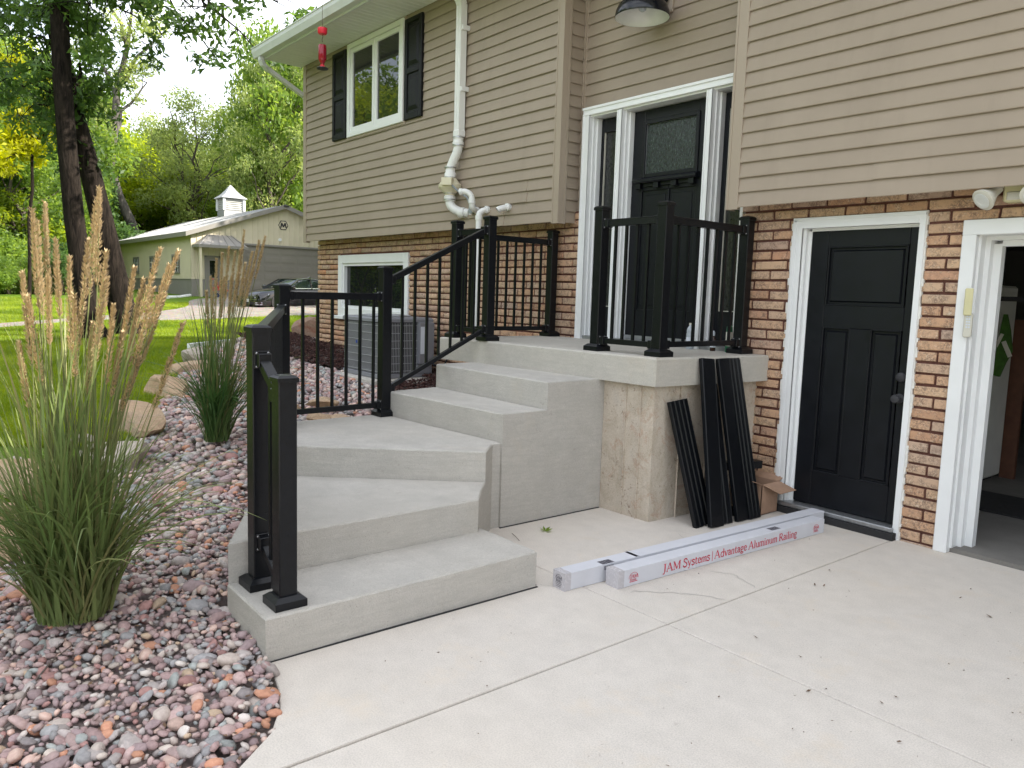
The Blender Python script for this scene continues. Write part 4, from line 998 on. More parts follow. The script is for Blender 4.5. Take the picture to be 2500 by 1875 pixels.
for z in np.linspace(az0+.05, az1-.04, 7): g2.box(ax1+.004, ax1+.008, ay0+.01, ay1-.19, z-.003, z+.003)
g2.build('grille', M['acgrille'], ac)
MB().box(ax1-.02, ax1+.05, ay1-.20, ay1+.01, az0+.13, az1-.002).build('service_panel', M['acgrey'], ac, bevel=.005)
MB().box(ax1-.02, ax1+.02, ay1-.20, ay1, az0+.02, az0+.12).build('valve_panel', M['acgrey'], ac)
MB().box(ax1+.05, ax1+.052, ay1-.185, ay1-.13, az0+.25, az1-.05).build('rating_label', M['mat_label'], ac)
MB().lathe([(.02, 0), (.02, .003), (.013, .005)], (-8.42, ay0-.009, .97), 14, (0, -1, 0)).build('badge', M['blue'], ac)
MB().prism([(ax0-.12, ay0-.12), (ax1+.12, ay0-.12), (ax1+.12, ay1+.1), (ax0-.12, ay1+.1)], .42, .565, .01).build('equipment_pad', M['step'], label='grey concrete pad under the air conditioner', cat='pad')
MB().tube([(ax1+.02, ay1-.06, az0+.2), (ax1+.1, ay1-.02, az0+.12), (ax1+.12, ay1+.1, az0+.1), (ax1+.1, YB+.02, az0+.25)], .012, 8).build('refrigerant_line', M['rubber'], ac, smooth=True)
MB().box(-7.58, -7.50, YB-.08, YB, 1.18, 1.40).build('disconnect_box', M['galv'], label='small pale disconnect box on the brick beside the air conditioner', cat='electrical box')

# ------------------------------------------------------------------ radon vent, exhaust pipes
rad_ = empty('radon_vent', (-7.25, 5.0, 2.45), 'white vent pipe with cream inline fan running up the left siding to the eave', 'vent pipe')
ds = MB(); dx0, dx1, dy0, dy1 = -7.30, -7.205, 5.005, 5.085
ribs = [(0, 0), (.018, 0), (.022, .006), (.034, .006), (.038, 0), (.057, 0), (.061, .006), (.073, .006), (.077, 0), (.095, 0), (.095, .078), (0, .078)]
ds.extr(ribs, (dx0, dy0, 3.36), (dx0, dy0, 4.70), (1, 0, 0), (0, 1, 0))
pts = [(0, 4.70), (-.03, 4.76), (-.12, 4.84), (-.22, 4.90), (-.46, 4.93)]
for (a, b) in zip(pts[:-1], pts[1:]): ds.bar((dx0+.047, dy0+.04+a[0], a[1]-.006), (dx0+.047, dy0+.04+b[0], b[1]+.004), .095, .078)
ds.build('riser', M['pvc'], rad_)
for z in (3.78, 4.42): MB().box(dx1-.0, dx1+.028, dy0+.01, YF-.012, z, z+.05).build('strap', M['pvc'], rad_)
cx, cy = -7.252, 5.035
def P(*a): return a
MB().box(dx0-.006, dx1+.006, dy0-.008, dy1+.006, 3.30, 3.37).build('adapter', M['pvc'], rad_, bevel=.006)
MB().lathe([(.05, 0), (.062, .01), (.064, .05), (.055, .06), (.055, .085), (.06, .09), (.06, .11)], (cx, cy, 3.19), 20).build('coupling', M['pvc'], rad_, smooth=True)
def bend(p0, p1, d0, d1, n=8):
    p0, p1, d0, d1 = map(Vector, (p0, p1, d0, d1)); out = []
    for i in range(n+1):
        t = i/n; h = 2*t**3-3*t**2+1; g = -2*t**3+3*t**2; a = t**3-2*t**2+t; b = t**3-t**2; out.append(p0*h+p1*g+d0*a+d1*b)
    return out
fx, fy = -7.345, 5.0
MB().tube(bend((cx, cy, 3.20), (fx, fy, 2.93), (0, 0, -.28), (0, 0, -.28), 12), .05, 18).build('offset_bends', M['pvc'], rad_, smooth=True)
for z in (3.20, 3.285): MB().lathe([(.057, 0), (.0655, .002), (.0655, .014), (.057, .016)], (cx, cy, z), 22).build('hose_clamp', M['clamp'], rad_)
MB().lathe([(.052, 0), (.064, .012), (.064, .06), (.053, .075), (.053, .12), (.056, .13), (.056, .14)], (fx, fy, 2.85), 20).build('coupling', M['pvc'], rad_, smooth=True)
for z in (2.855, 2.965, 2.615, 2.685): MB().lathe([(.055, 0), (.0665, .002), (.0665, .014), (.055, .016)], (fx, fy, z), 22).build('hose_clamp', M['clamp'], rad_)
fan = MB().lathe([(.055, 0), (.062, .02), (.125, .075), (.128, .08), (.128, .115), (.122, .12), (.062, .195), (.055, .205)], (fx, fy, 2.67), 26).build('inline_fan', M['fan'], rad_, smooth=True)
MB().obox((fx+.075, fy-.085, 2.805), Vector((.8, .6, 0)), Vector((-.6, .8, 0)), Vector((0, 0, 1)), .06, .045, .042).build('wiring_box', M['fan'], fan, bevel=.004)
MB().lathe([(.052, 0), (.064, .01), (.064, .06), (.053, .07), (.053, .09)], (fx, fy, 2.60), 20).build('coupling', M['pvc'], rad_, smooth=True)
MB().tube(bend((fx, fy, 2.62), (-7.14, YF+.0, 2.475), (0, 0, -.34), (.22, .18, -.02), 14), .05, 18).build('lower_elbow', M['pvc'], rad_, smooth=True)
for t_ in ((-7.22, 5.065, 2.48),): MB().lathe([(.058, -.02), (.058, .05)], t_, 18, (.85, .5, -.02)).build('elbow_hub', M['pvc'], rad_, smooth=True)
MB().lathe([(.066, 0), (.066, .02)], (-7.13, YF+.0, 2.475), 18, (0, -1, 0)).build('wall_flange', M['pvc'], rad_, smooth=True)
MB().tube([(fx+.12, fy-.06, 2.77), (fx+.18, fy-.01, 2.70), (-7.10, 5.06, 2.64), (-7.03, 5.085, 2.50)], .011, 8).build('conduit', M['conduit'], rad_, smooth=True)
MB().box(-7.05, -6.98, 5.05, YF-.01, 2.46, 2.55).build('switch_box', M['conduit'], rad_, bevel=.004)
ex1 = empty('exhaust_pipe', (-6.9, 5.1, 2.5), 'white pipe swan neck outlet turned up beside the vent fan', 'vent pipe')
MB().tube(bend((-6.955, YF, 2.49), (-6.90, 4.985, 2.56), (0, -.22, -.03), (-.02, 0, .2), 8)+bend((-6.90, 4.985, 2.59), (-6.99, 4.92, 2.675), (0, 0, .16), (-.16, -.10, -.03), 8)[1:], .031, 14, True).build('pipe', M['pvc'], ex1, smooth=True)
MB().lathe([(.037, 0), (.037, .05)], (-6.90, 4.985, 2.55), 14, (0, 0, 1)).build('hub', M['pvc'], ex1, smooth=True)
MB().lathe([(.038, 0), (.038, .03)], (-6.955, YF-.01, 2.49), 14, (0, -1, 0)).build('hub', M['pvc'], ex1, smooth=True)
MB().lathe([(.037, 0), (.037, .03), (.026, .0301), (.026, .004)], (-6.99, 4.92, 2.675), 14, (-.8, -.58, -.1)).build('mouth', M['pvc'], ex1, smooth=True)
ex2 = empty('drain_pipe', (-6.7, 5.1, 2.4), 'white pipe elbow leaving the siding and dropping behind the railing', 'vent pipe')
MB().tube(bend((-6.77, YF, 2.485), (-6.80, 5.01, 2.41), (0, -.18, 0), (0, 0, -.16), 8)+[Vector((-6.80, 5.01, 2.0)), Vector((-6.80, 5.01, 1.2))], .032, 14).build('pipe', M['pvc'], ex2, smooth=True)
MB().lathe([(.04, 0), (.04, .035)], (-6.77, YF-.008, 2.485), 14, (0, -1, 0)).build('hub', M['pvc'], ex2, smooth=True)
MB().lathe([(.039, 0), (.039, .05)], (-6.80, 5.01, 2.37), 14).build('hub', M['pvc'], ex2, smooth=True)
ex3 = empty('intake_pipe', (-6.35, 5.1, 2.47), 'single short white pipe elbow pointing down near the siding corner', 'vent pipe')
MB().tube(bend((-6.41, YF, 2.487), (-6.44, 4.98, 2.45), (0, -.12, 0), (-.05, -.06, -.06), 8), .032, 14).build('pipe', M['pvc'], ex3, smooth=True)
MB().lathe([(.04, 0), (.04, .04)], (-6.41, YF-.008, 2.487), 14, (0, -1, 0)).build('hub', M['pvc'], ex3, smooth=True)
MB().lathe([(.028, 0), (.028, .001)], (-6.4404, 4.9796, 2.4496), 14, (-.5, -.6, -.6)).build('mouth', M['dark'], ex3)

# ------------------------------------------------------------------ wall lamp over the entry, floodlight, keypad, feeder
lamp = empty('wall_lamp', (-4.70, 5.12, 3.95), 'black dome barn lamp with white inside over the front door', 'lamp')
lc = Vector((-4.70, 5.13, 3.955))
dome = [(.229, 0), (.231, .004), (.226, .05), (.205, .10), (.165, .142), (.11, .168), (.05, .178), (.05, .22), (.03, .225)]
MB().lathe([(.226, .002), (.222, .049), (.2, .098), (.16, .138), (.105, .163), (.03, .172)][::-1]+[(.229, 0)], lc, 40)
def shell(name, prof, c, mat, par, seg=40):
    mb = MB(); mb.lathe(prof, c, seg); mb.f = mb.f[:-2]; return mb.build(name, mat, par, smooth=True)
shell('shade', dome, lc, M['lampblack'], lamp)
shell('shade_lining', [(.2285, .0005), (.221, .049), (.2, .098), (.16, .138), (.105, .163), (.002, .172)], lc, M['lampwhite'], lamp)
MB().lathe([(.012, 0), (.03, .012), (.034, .035), (.026, .06), (.015, .085), (.015, .12)], lc+Vector((0, 0, .05)), 16).build('bulb', M['clearpl'], lamp, smooth=True)
MB().tube([lc+Vector((0, 0, .22)), lc+Vector((0, 0, .30)), lc+Vector((0, .03, .34)), lc+Vector((0, .12, .36)), lc+Vector((0, .22, .35)), lc+Vector((0, .25, .33))], .014, 12).build('arm', M['lampblack'], lamp, smooth=True)
MB().lathe([(.10, 0), (.10, .018), (.07, .03)], (-4.70, YE-.035, 4.20), 28, (0, -1, 0)).build('canopy', M['lampblack'], lamp, smooth=True)
frame_mb(-4.86, -4.575, 4.035, 4.36, .04, YE-.034, YE-.012).box(-4.83, -4.60, YE-.026, YE-.012, 4.06, 4.34).build('mounting_block', M['sidtrim'], lamp, bevel=.004)
fl = empty('floodlight', (-1.78, 5.25, 2.30), 'cream twin head motion floodlight under the overhang by the garage', 'floodlight')
MB().box(-1.835, -1.715, YB-.11, YB-.005, 2.225, 2.335).build('sensor', M['yellowed'], fl, bevel=.012)
MB().box(-1.812, -1.738, YB-.116, YB-.10, 2.235, 2.285).build('sensor_lens', M['galv'], fl, bevel=.006)
def head(p, d, par):
    o = MB().lathe([(.03, 0), (.033, .035), (.036, .055), (.066, .115), (.070, .128), (.06, .134)], p, 22, d).build('lamp_head', M['galv'], par, smooth=True)
    MB().lathe([(.05, 0), (.05, .002), (.03, .003), (.028, .001), (.004, .002)], Vector(p)+Vector(d).normalized()*.1372, 22, d).build('lens', M['lampwhite'], o)
    MB().tube([Vector(p), Vector(p)+Vector((.03, .03, .05))], .02, 10).build('swivel', M['galv'], o)
head((-1.86, 5.22, 2.31), (-.35, -.72, -.6), fl); head((-1.67, 5.22, 2.31), (.25, -.8, -.5), fl)
kp = empty('door_keypad', (-1.975, YB, 1.42), 'pale keypad opener with its cover slid up on the garage trim', 'keypad')
MB().box(-2.003, -1.955, YB-.056, YB-.03, 1.41, 1.56).build('keypad_body', M['galv'], kp, bevel=.006)
MB().box(-2.006, -1.958, YB-.07, YB-.056, 1.545, 1.715).build('cover', M['yellowed'], kp, bevel=.006)
bt = MB()
for i in range(5):
    for j in range(2): bt.box(-1.987+j*.014, -1.977+j*.014, YB-.0585, YB-.0555, 1.468+i*.017, 1.478+i*.017)
bt.build('buttons', M['mat_label'], kp)
fd = empty('hummingbird_feeder', (-9.12, 4.33, 4.24), 'red hummingbird feeder hanging on a wire from the gutter', 'bird feeder')
fxp, fyp = -9.12, 4.30
MB().tube([(fxp, fyp+.03, 5.03), (fxp, fyp+.0, 5.05), (fxp, fyp-.004, 5.0), (fxp, fyp, 4.73)], .003, 6).build('hanging_wire', M['twig'], fd)
MB().lathe([(.004, 0), (.045, .004), (.057, .02), (.058, .075), (.05, .078), (.01, .05)], (fxp, fyp, 4.645), 20).build('ant_moat', M['feedred'], fd, smooth=True)
MB().tube([(fxp, fyp, 4.645), (fxp+.012, fyp, 4.62), (fxp-.012, fyp, 4.59), (fxp, fyp, 4.56)], .004, 6).build('hook', M['twig'], fd)
MB().lathe([(.03, 0), (.046, .006), (.049, .02), (.049, .17), (.036, .20), (.022, .22), (.020, .25)][::1], (fxp, fyp, 4.53), 18, (0, 0, -1)).build('bottle', M['nectar'], fd, smooth=True)
MB().lathe([(.026, 0), (.028, .025), (.02, .03)], (fxp, fyp, 4.262), 14).build('neck', M['feedred'], fd, smooth=True)
MB().lathe([(.03, 0), (.065, .008), (.072, .016), (.06, .026), (.02, .03)], (fxp, fyp, 4.235), 24).build('base_tray', M['acdark'], fd, smooth=True)

# ------------------------------------------------------------------ cartons of railing
def text_mesh(body, size, mat, sx=1.0, bold=.0):
    cu = bpy.data.curves.new('txt', 'FONT'); cu.body = body; cu.size = size; cu.extrude = .0004; cu.offset = bold; cu.resolution_u = 3
    o = bpy.data.objects.new('txt', cu); COL.objects.link(o); dg = bpy.context.evaluated_depsgraph_get(); me = bpy.data.meshes.new_from_object(o.evaluated_get(dg))
    bpy.data.objects.remove(o); me.transform(Matrix.Diagonal((sx, 1, 1, 1))); me.materials.clear(); me.materials.append(mat); return me
def put(name, me, org, xa, ya, par):
    xa = Vector(xa).normalized(); ya = Vector(ya).normalized(); za = xa.cross(ya); mm = Matrix.Identity(4)
    for i in range(3): mm[i][0] = xa[i]; mm[i][1] = ya[i]; mm[i][2] = za[i]; mm[i][3] = org[i]
    me.transform(mm); return link(name, me, par)
def logo(org, xa, ya, r, mat, par):
    """dome shaped emblem with the initials and two lines under it"""
    xa = Vector(xa).normalized(); ya = Vector(ya).normalized(); n = xa.cross(ya); org = Vector(org); mb = MB()
    pts = [org+xa*(r*math.cos(a))+ya*(r*.95*math.sin(a)) for a in np.linspace(0, math.pi, 17)]
    for a, b in zip(pts[:-1], pts[1:]): mb.bar(a, b, r*.06, .0006, n)
    mb.bar(org-xa*r*.85-ya*r*.50, org+xa*r*.85-ya*r*.50, r*.1, .0006, n)
    mb.build('emblem', mat, par); put('emblem_text', roman('JAM', r*.62, r*.70)[0].mesh('emblem_text', mat), org-xa*r*.80+ya*r*.04+n*.0005, xa, ya, par)
    put('emblem_text', text_mesh('SYSTEMS', r*.36, mat, 1.0, 0), org-xa*r*.80-ya*r*.36+n*.0005, xa, ya, par)
# hand drawn roman letters: (strokes, advance); stroke = (width, points...)
def _sf(x0, x1, y): return (.045, (x0, y), (x1, y))
_SS = [(.5, .82), (.42, .97), (.26, 1), (.1, .9), (.1, .7), (.28, .55), (.45, .42), (.5, .24), (.4, .04), (.24, -.01), (.08, .06), (.04, .2)]
GLY = {
 'J': ([(.14, (.28, 1), (.28, .05)), (.09, (.28, .1), (.2, -.12), (.05, -.18)), _sf(.12, .44, .98)], .50),
 'A': ([(.06, (.05, 0), (.38, 1)), (.13, (.38, 1), (.72, 0)), (.05, (.17, .36), (.58, .36)), _sf(-.04, .16, .02), _sf(.58, .84, .02)], .84),
 'M': ([(.06, (.12, 0), (.12, 1)), (.12, (.12, 1), (.47, .08)), (.06, (.47, .08), (.82, 1)), (.13, (.85, 0), (.85, 1)), _sf(0, .24, .02), _sf(.72, .98, .02), _sf(0, .2, .98), _sf(.78, .98, .98)], 1.04),
 'S': ([(.11, *_SS)], .6), 's': ([(.10, *[(x*.72, y*.66) for x, y in _SS])], .44),
 'y': ([(.11, (.06, .64), (.27, .04)), (.06, (.46, .64), (.2, -.22)), (.07, (.2, -.22), (.06, -.24)), _sf(-.02, .16, .64), _sf(.36, .54, .64)], .54),
 't': ([(.11, (.14, .84), (.14, .08)), (.07, (.14, .08), (.22, .01), (.33, .06)), (.06, (.02, .62), (.32, .62))], .36),
 'e': ([(.05, (.06, .36), (.44, .36)), (.09, (.43, .36), (.42, .54), (.27, .65), (.12, .58), (.07, .33), (.13, .1), (.27, .01), (.44, .1))], .5),
 'm': ([(.11, (x, 0), (x, .6)) for x in (.1, .38, .66)]+[(.07, (.1, .5), (.22, .64), (.35, .6), (.38, .45)), (.07, (.38, .5), (.5, .64), (.63, .6), (.66, .45))]+[_sf(x-.09, x+.09, .02) for x in (.1, .38, .66)], .80),
 'n': ([(.11, (x, 0), (x, .6)) for x in (.1, .4)]+[(.07, (.1, .5), (.24, .64), (.37, .6), (.4, .45))]+[_sf(x-.09, x+.09, .02) for x in (.1, .4)], .54),
 '|': ([(.06, (.05, -.2), (.05, 1.05))], .1),
 'd': ([(.09, (.44, .55), (.28, .64), (.12, .56), (.07, .32), (.13, .08), (.26, .01), (.44, .1)), (.11, (.46, 0), (.46, 1)), _sf(.34, .46, .98), _sf(.46, .56, .02)], .58),
 'v': ([(.12, (.06, .64), (.26, 0)), (.06, (.26, 0), (.44, .64)), _sf(-.02, .16, .63), _sf(.35, .52, .63)], .5),
 'a': ([(.10, (.08, .52), (.2, .64), (.33, .58), (.36, .45), (.36, .03)), (.08, (.36, .38), (.14, .3), (.07, .16), (.14, .03), (.26, .04), (.36, .14)), _sf(.36, .46, .03)], .48),
 'g': ([(.09, *[(.24+.17*math.cos(a), .43+.19*math.sin(a)) for a in np.linspace(0, 2*math.pi, 11)]), (.08, *[(.25+.2*math.cos(a), -.12+.11*math.sin(a)) for a in np.linspace(0, 2*math.pi, 11)]), (.06, (.16, .26), (.1, .12), (.25, 0)), (.06, (.36, .58), (.48, .62))], .5),
 'l': ([(.11, (.13, 0), (.13, 1)), _sf(.02, .24, .02), _sf(.02, .13, .98)], .27), 'i': ([(.11, (.13, 0), (.13, .62)), (.12, (.13, .8), (.13, .92)), _sf(.02, .24, .02), _sf(.02, .13, .61)], .27),
 'u': ([(.11, (.1, .64), (.1, .15)), (.07, (.1, .16), (.18, .02), (.3, .03), (.4, .14)), (.11, (.42, .64), (.42, 0)), _sf(.0, .1, .62), _sf(.32, .42, .62), _sf(.42, .52, .02)], .54),
 'R': ([(.13, (.14, 0), (.14, 1)), (.09, (.14, .96), (.4, .96), (.54, .86), (.54, .64), (.4, .51), (.14, .51)), (.12, (.34, .5), (.66, 0)), _sf(.02, .28, .02), _sf(.02, .2, .98), _sf(.6, .78, .02)], .72)}
def roman(word, cap, sx):
    mb = MB(); x = 0; n = Vector((0, 0, 1))
    for ch in word:
        st, adv = GLY[ch]
        for wd, *pts in st:
            P_ = [Vector(((x+p[0])*sx, p[1]*cap, 0)) for p in pts]
            for a, b in zip(P_[:-1], P_[1:]): d = (b-a).normalized()*wd*cap*.28; mb.bar(a-d*(len(P_) > 2), b+d*(len(P_) > 2), wd*cap*1.3, .0005, n)
        x += adv
    return mb, x*sx
def carton(name, A, B, wd, h, label):
    A = Vector((*A, 0)); B = Vector((*B, 0)); d = (B-A).normalized(); s_ = Vector((d.y, -d.x, 0)); L = (B-A).length; c = (A+B)/2
    o = empty(name, c, label, 'carton', 'cartons on the drive'); u = Vector((0, 0, 1))
    MB().obox(c+u*(h/2+.001), d, s_, u, L/2, wd/2, h/2).build('box', M['carton'], o, bevel=.002)
    return o, A, B, d, s_, L
o, A, B, d, s_, L = carton('railing_carton', (-2.972, 2.795), (-2.845, 5.24), .098, .098, 'long white carton lying behind, nearer the stairs, plain side')
u = Vector((0, 0, 1)); n = s_
MB().obox(A+d*.02+u*.0495, d, s_, u, .0225, .0496, .0496).build('end_tape', M['tape'], o)
MB().obox(A+d*.55+u*.0495, d, s_, u, .012, .0492, .0495).build('tape_band', M['carton'], o)
sl_ = MB()
for i in range(14): sl_.obox(A+d*(.28+i*.0065)+u*.0996+s_*.02, d, s_, u, .0011+.0012*(i % 3), .026, .0004)
for i in range(10): sl_.obox(A+d*(.285+i*.0075)+u*.078+s_*.0497, d, s_, u, .001+.0014*(i % 2), .0004, .012)
sl_.build('shipping_label', M['ink'], o)
logo(A-d*.0030+u*.055, s_, u, .028, M['ink'], o)
tx = MB()
for i in range(3): tx.obox(A-d*.0032+u*(.033-i*.009), s_, d, u, .026-.004*i, .0003, .0012)
tx.build('end_print', M['ink'], o)
o, A, B, d, s_, L = carton('railing_carton', (-2.828, 3.062), (-2.735, 5.045), .098, .098, 'long white carton with red lettering lying in front')
MB().obox(A+d*.02+u*.0495, d, s_, u, .0225, .0492, .0496).build('end_tape', M['tape'], o)
fo = A+s_*.0502
adv_ = lambda w_: sum(GLY[c][1] for c in w_)
words = ['JAM', 'Systems', '|', 'Advantage', 'Aluminum', 'Railing']; tot = sum(adv_(w_) for w_ in words)+.26*5; sx_ = 1.31/tot; xo = .35
for w_ in words:
    mb_, wl = roman(w_, .050, sx_); put('lettering', mb_.mesh('lettering', M['red']), fo+d*xo+u*.026, d, u, o); xo += wl+.26*sx_
logo(fo+d*.115+u*.042, d, u, .036, M['red'], o); logo(fo+d*(L-.10)+u*.042, d, u, .034, M['red'], o)
sl_ = MB()
for i in range(12): sl_.obox(A+d*(1.42+i*.008)+u*.0996, d, s_, u, .0012+.001*(i % 3), .024, .0004)
sl_.build('shipping_label', M['ink'], o)

# ------------------------------------------------------------------ leaning lengths of rail, cardboard box, bottles
def length(y0, y1, x0, ytop, h, label, xt=-3.462, prof='rail', n=4):
    """black extrusion standing on the drive, leaning on the landing edge"""
    wd = y1-y0; b = Vector((x0, (y0+y1)/2, .004)); t = Vector((xt+.03, ytop, h)); d = (t-b).normalized(); s_ = Vector((0, 1, 0)); s_ = (s_-d*s_.dot(d)).normalized(); nn = s_.cross(d)
    if nn.x < 0: nn = -nn
    pr = [(-wd/2, -.02), (-wd/2, .006)]
    for i in range(n):
        a = -wd/2+wd*i/n; e = -wd/2+wd*(i+1)/n; pr += [(a+.004, .012), (e-.014, .012), (e-.010, .004), (e-.002, .004)]
    pr += [(wd/2, .006), (wd/2, -.02), (wd/2-.006, -.02), (wd/2-.006, -.004), (-wd/2+.006, -.004), (-wd/2+.006, -.02)]
    o = MB().extr(pr, b, t, s_, nn).build('rail_length', M['black'])
    return props(o, label, 'rail', 'loose rail lengths leaning on the landing')
length(4.35, 4.55, -3.26, 4.385, .875, 'short wide ribbed black rail length, leftmost against the landing', -3.53, n=4)
length(4.43, 4.58, -3.19, 4.61, 1.172, 'smooth tall black rail length just right of the short ribbed one', n=1)
length(4.57, 4.70, -3.20, 4.71, 1.015, 'black rail length with a lower top, second behind the tall smooth one', -3.50, n=2)
length(4.73, 4.87, -3.18, 4.795, 1.168, 'tall black rail length, second from the right, before the cardboard box', n=1)
length(4.86, 5.00, -3.165, 4.925, 1.167, 'tall grooved black rail length, rightmost, before the cardboard box', n=3)
MB().bar((-3.36, 4.50, .03), (-3.28, 5.22, .03), .07, .05).build('rail_offcut', M['black'], label='black rail offcut lying on the slab behind the leaning lengths', cat='rail')
MB().bar((-3.43, 4.80, .36), (-3.36, 5.24, .34), .07, .06).build('rail_offcut', M['black'], label='black rail end poking out above the cardboard box', cat='rail')
cb = empty('cardboard_box', (-3.29, 5.15, 0), 'open brown cardboard box between the rail lengths and the side door', 'box')
x0, x1, y0, y1, h = -3.42, -3.185, 5.03, 5.25, .235
MB().box(x0, x1, y0, y0+.005, .002, h).box(x0, x1, y1-.005, y1, .002, h).box(x0, x0+.005, y0, y1, .002, h).box(x1-.005, x1, y0, y1, .002, h).box(x0, x1, y0, y1, .002, .007).build('box', M['card'], cb)
def flap(a, b, dr, nm='flap'):
    a = Vector(a); b = Vector(b); dr = Vector(dr); nn = (b-a).cross(dr).normalized()*.002
    MB().add([a-nn, b-nn, b+dr-nn, a+dr-nn, a+nn, b+nn, b+dr+nn, a+dr+nn], [(0, 1, 2, 3), (4, 5, 6, 7), (0, 1, 5, 4), (1, 2, 6, 5), (2, 3, 7, 6), (3, 0, 4, 7)]).build(nm, M['card'], cb)
flap((x1, y0+.01, h), (x1, y1+.01, h), (.11, .06, -.055)); flap((x0, y1, h), (x1, y1, h), (.0, .07, .03)); flap((x0, y0, h), (x1, y0, h), (0, -.08, .03))
def bottle(name, p, prof, mat, label, cap=None, lab=None):
    o = empty(name, p, label, 'bottle'); MB().lathe(prof, p, 18).build('body', mat, o, smooth=True)
    if cap: MB().lathe(cap[0], p, 16).build('cap', cap[1], o, smooth=True)
    if lab: MB().lathe([(lab[0], lab[1]), (lab[0], lab[2])], p, 18).build('label_band', lab[3], o, smooth=True)
    return o
bottle('water_bottle', (-4.06, 5.20, 1.182), [(.028, 0), (.032, .01), (.032, .13), (.029, .14), (.032, .15), (.026, .175), (.013, .195), (.013, .205)], M['clearpl'], 'clear water bottle standing on the landing by the door frame', ([(.014, .203), (.014, .218)], M['galv']), (.0325, .06, .10, M['mat_label']))
bottle('spray_bottle', (-3.855, 5.235, 1.182), [(.022, 0), (.023, .01), (.023, .10), (.012, .12), (.012, .13)], M['amber'], 'small brown bottle with clear cap on the landing', ([(.013, .125), (.014, .15), (.008, .165)], M['clearpl']), (.0235, .03, .085, M['mat_label']))
bottle('spray_can', (-3.72, 5.26, 1.182), [(.026, 0), (.027, .005), (.027, .16), (.02, .172)], M['galv'], 'white and green spray can on the landing by the brick', ([(.026, .16), (.022, .205), (.012, .215)], M['spraygreen']), (.0275, .0, .05, M['spraygreen']))

# ------------------------------------------------------------------ things inside the garage
fr = empty('refrigerator', (-2.75, 7.5, .03), 'old white refrigerator inside the dark garage', 'refrigerator')
MB().box(-3.25, -2.60, 7.32, 8.0, .06, 1.22).build('lower_door', M['fridge'], fr, bevel=.02); MB().box(-3.25, -2.60, 7.32, 8.0, 1.232, 1.80).build('upper_door', M['fridge'], fr, bevel=.02)
MB().box(-3.2, -2.65, 7.36, 7.95, .03, .065).build('plinth', M['rubber'], fr)
MB().tube([(-2.62, 7.31, 1.3), (-2.615, 7.27, 1.34), (-2.615, 7.265, 1.42), (-2.62, 7.31, 1.46)], .012, 8).build('handle', M['acdark'], fr)
MB().box(-2.55, -1.60, 6.55, 7.25, .034, .046).build('floor_mat', M['rubber'], label='dark rubber mat on the garage floor', cat='mat')
MB().box(-2.62, -2.50, 8.05, 8.10, .03, 1.5).build('cabinet_post', M['wood'], label='brown wooden post behind the refrigerator', cat='post')
vs = MB(); vv = [(-2.49, 1.55), (-2.465, 1.55), (-2.43, 1.42), (-2.40, 1.24), (-2.44, 1.14), (-2.475, 1.02), (-2.52, 1.03), (-2.515, 1.3)]
vs.add([(x, 7.40, z) for x, z in vv]+[(x+.01, 7.34, z) for x, z in vv], [tuple(range(8)), tuple(range(15, 7, -1))]+[(i, (i+1) % 8, 8+(i+1) % 8, 8+i) for i in range(8)])
ve = vs.build('safety_vest', M['green'], label='green safety vest hanging inside the garage', cat='vest')
MB().obox((-2.49, 7.33, 1.33), Vector((.94, 0, -.34)), Vector((0, 1, 0)), Vector((.34, 0, .94)), .012, .006, .06).obox((-2.425, 7.33, 1.26), Vector((.9, 0, .43)), Vector((0, 1, 0)), Vector((-.43, 0, .9)), .016, .006, .07).build('reflective_strip', M['galv'], ve)
MB().tube([(-2.60, 7.3, 1.42), (-2.60, 7.3, 1.12)], .016, 10).build('red_handle', M['redplastic'], label='red plastic handle hanging beside the green vest', cat='tool')
MB().box(-2.62, -2.30, 7.42, 7.45, 1.66, 1.70).build('hook_rail', M['acdark'], label='brown hook rail inside the garage', cat='rail')
MB().box(-2.2, -.6, 8.6, 8.7, 1.90, 1.93).build('tube_light', M['galv'], label='unlit tube light under the garage ceiling', cat='lamp')

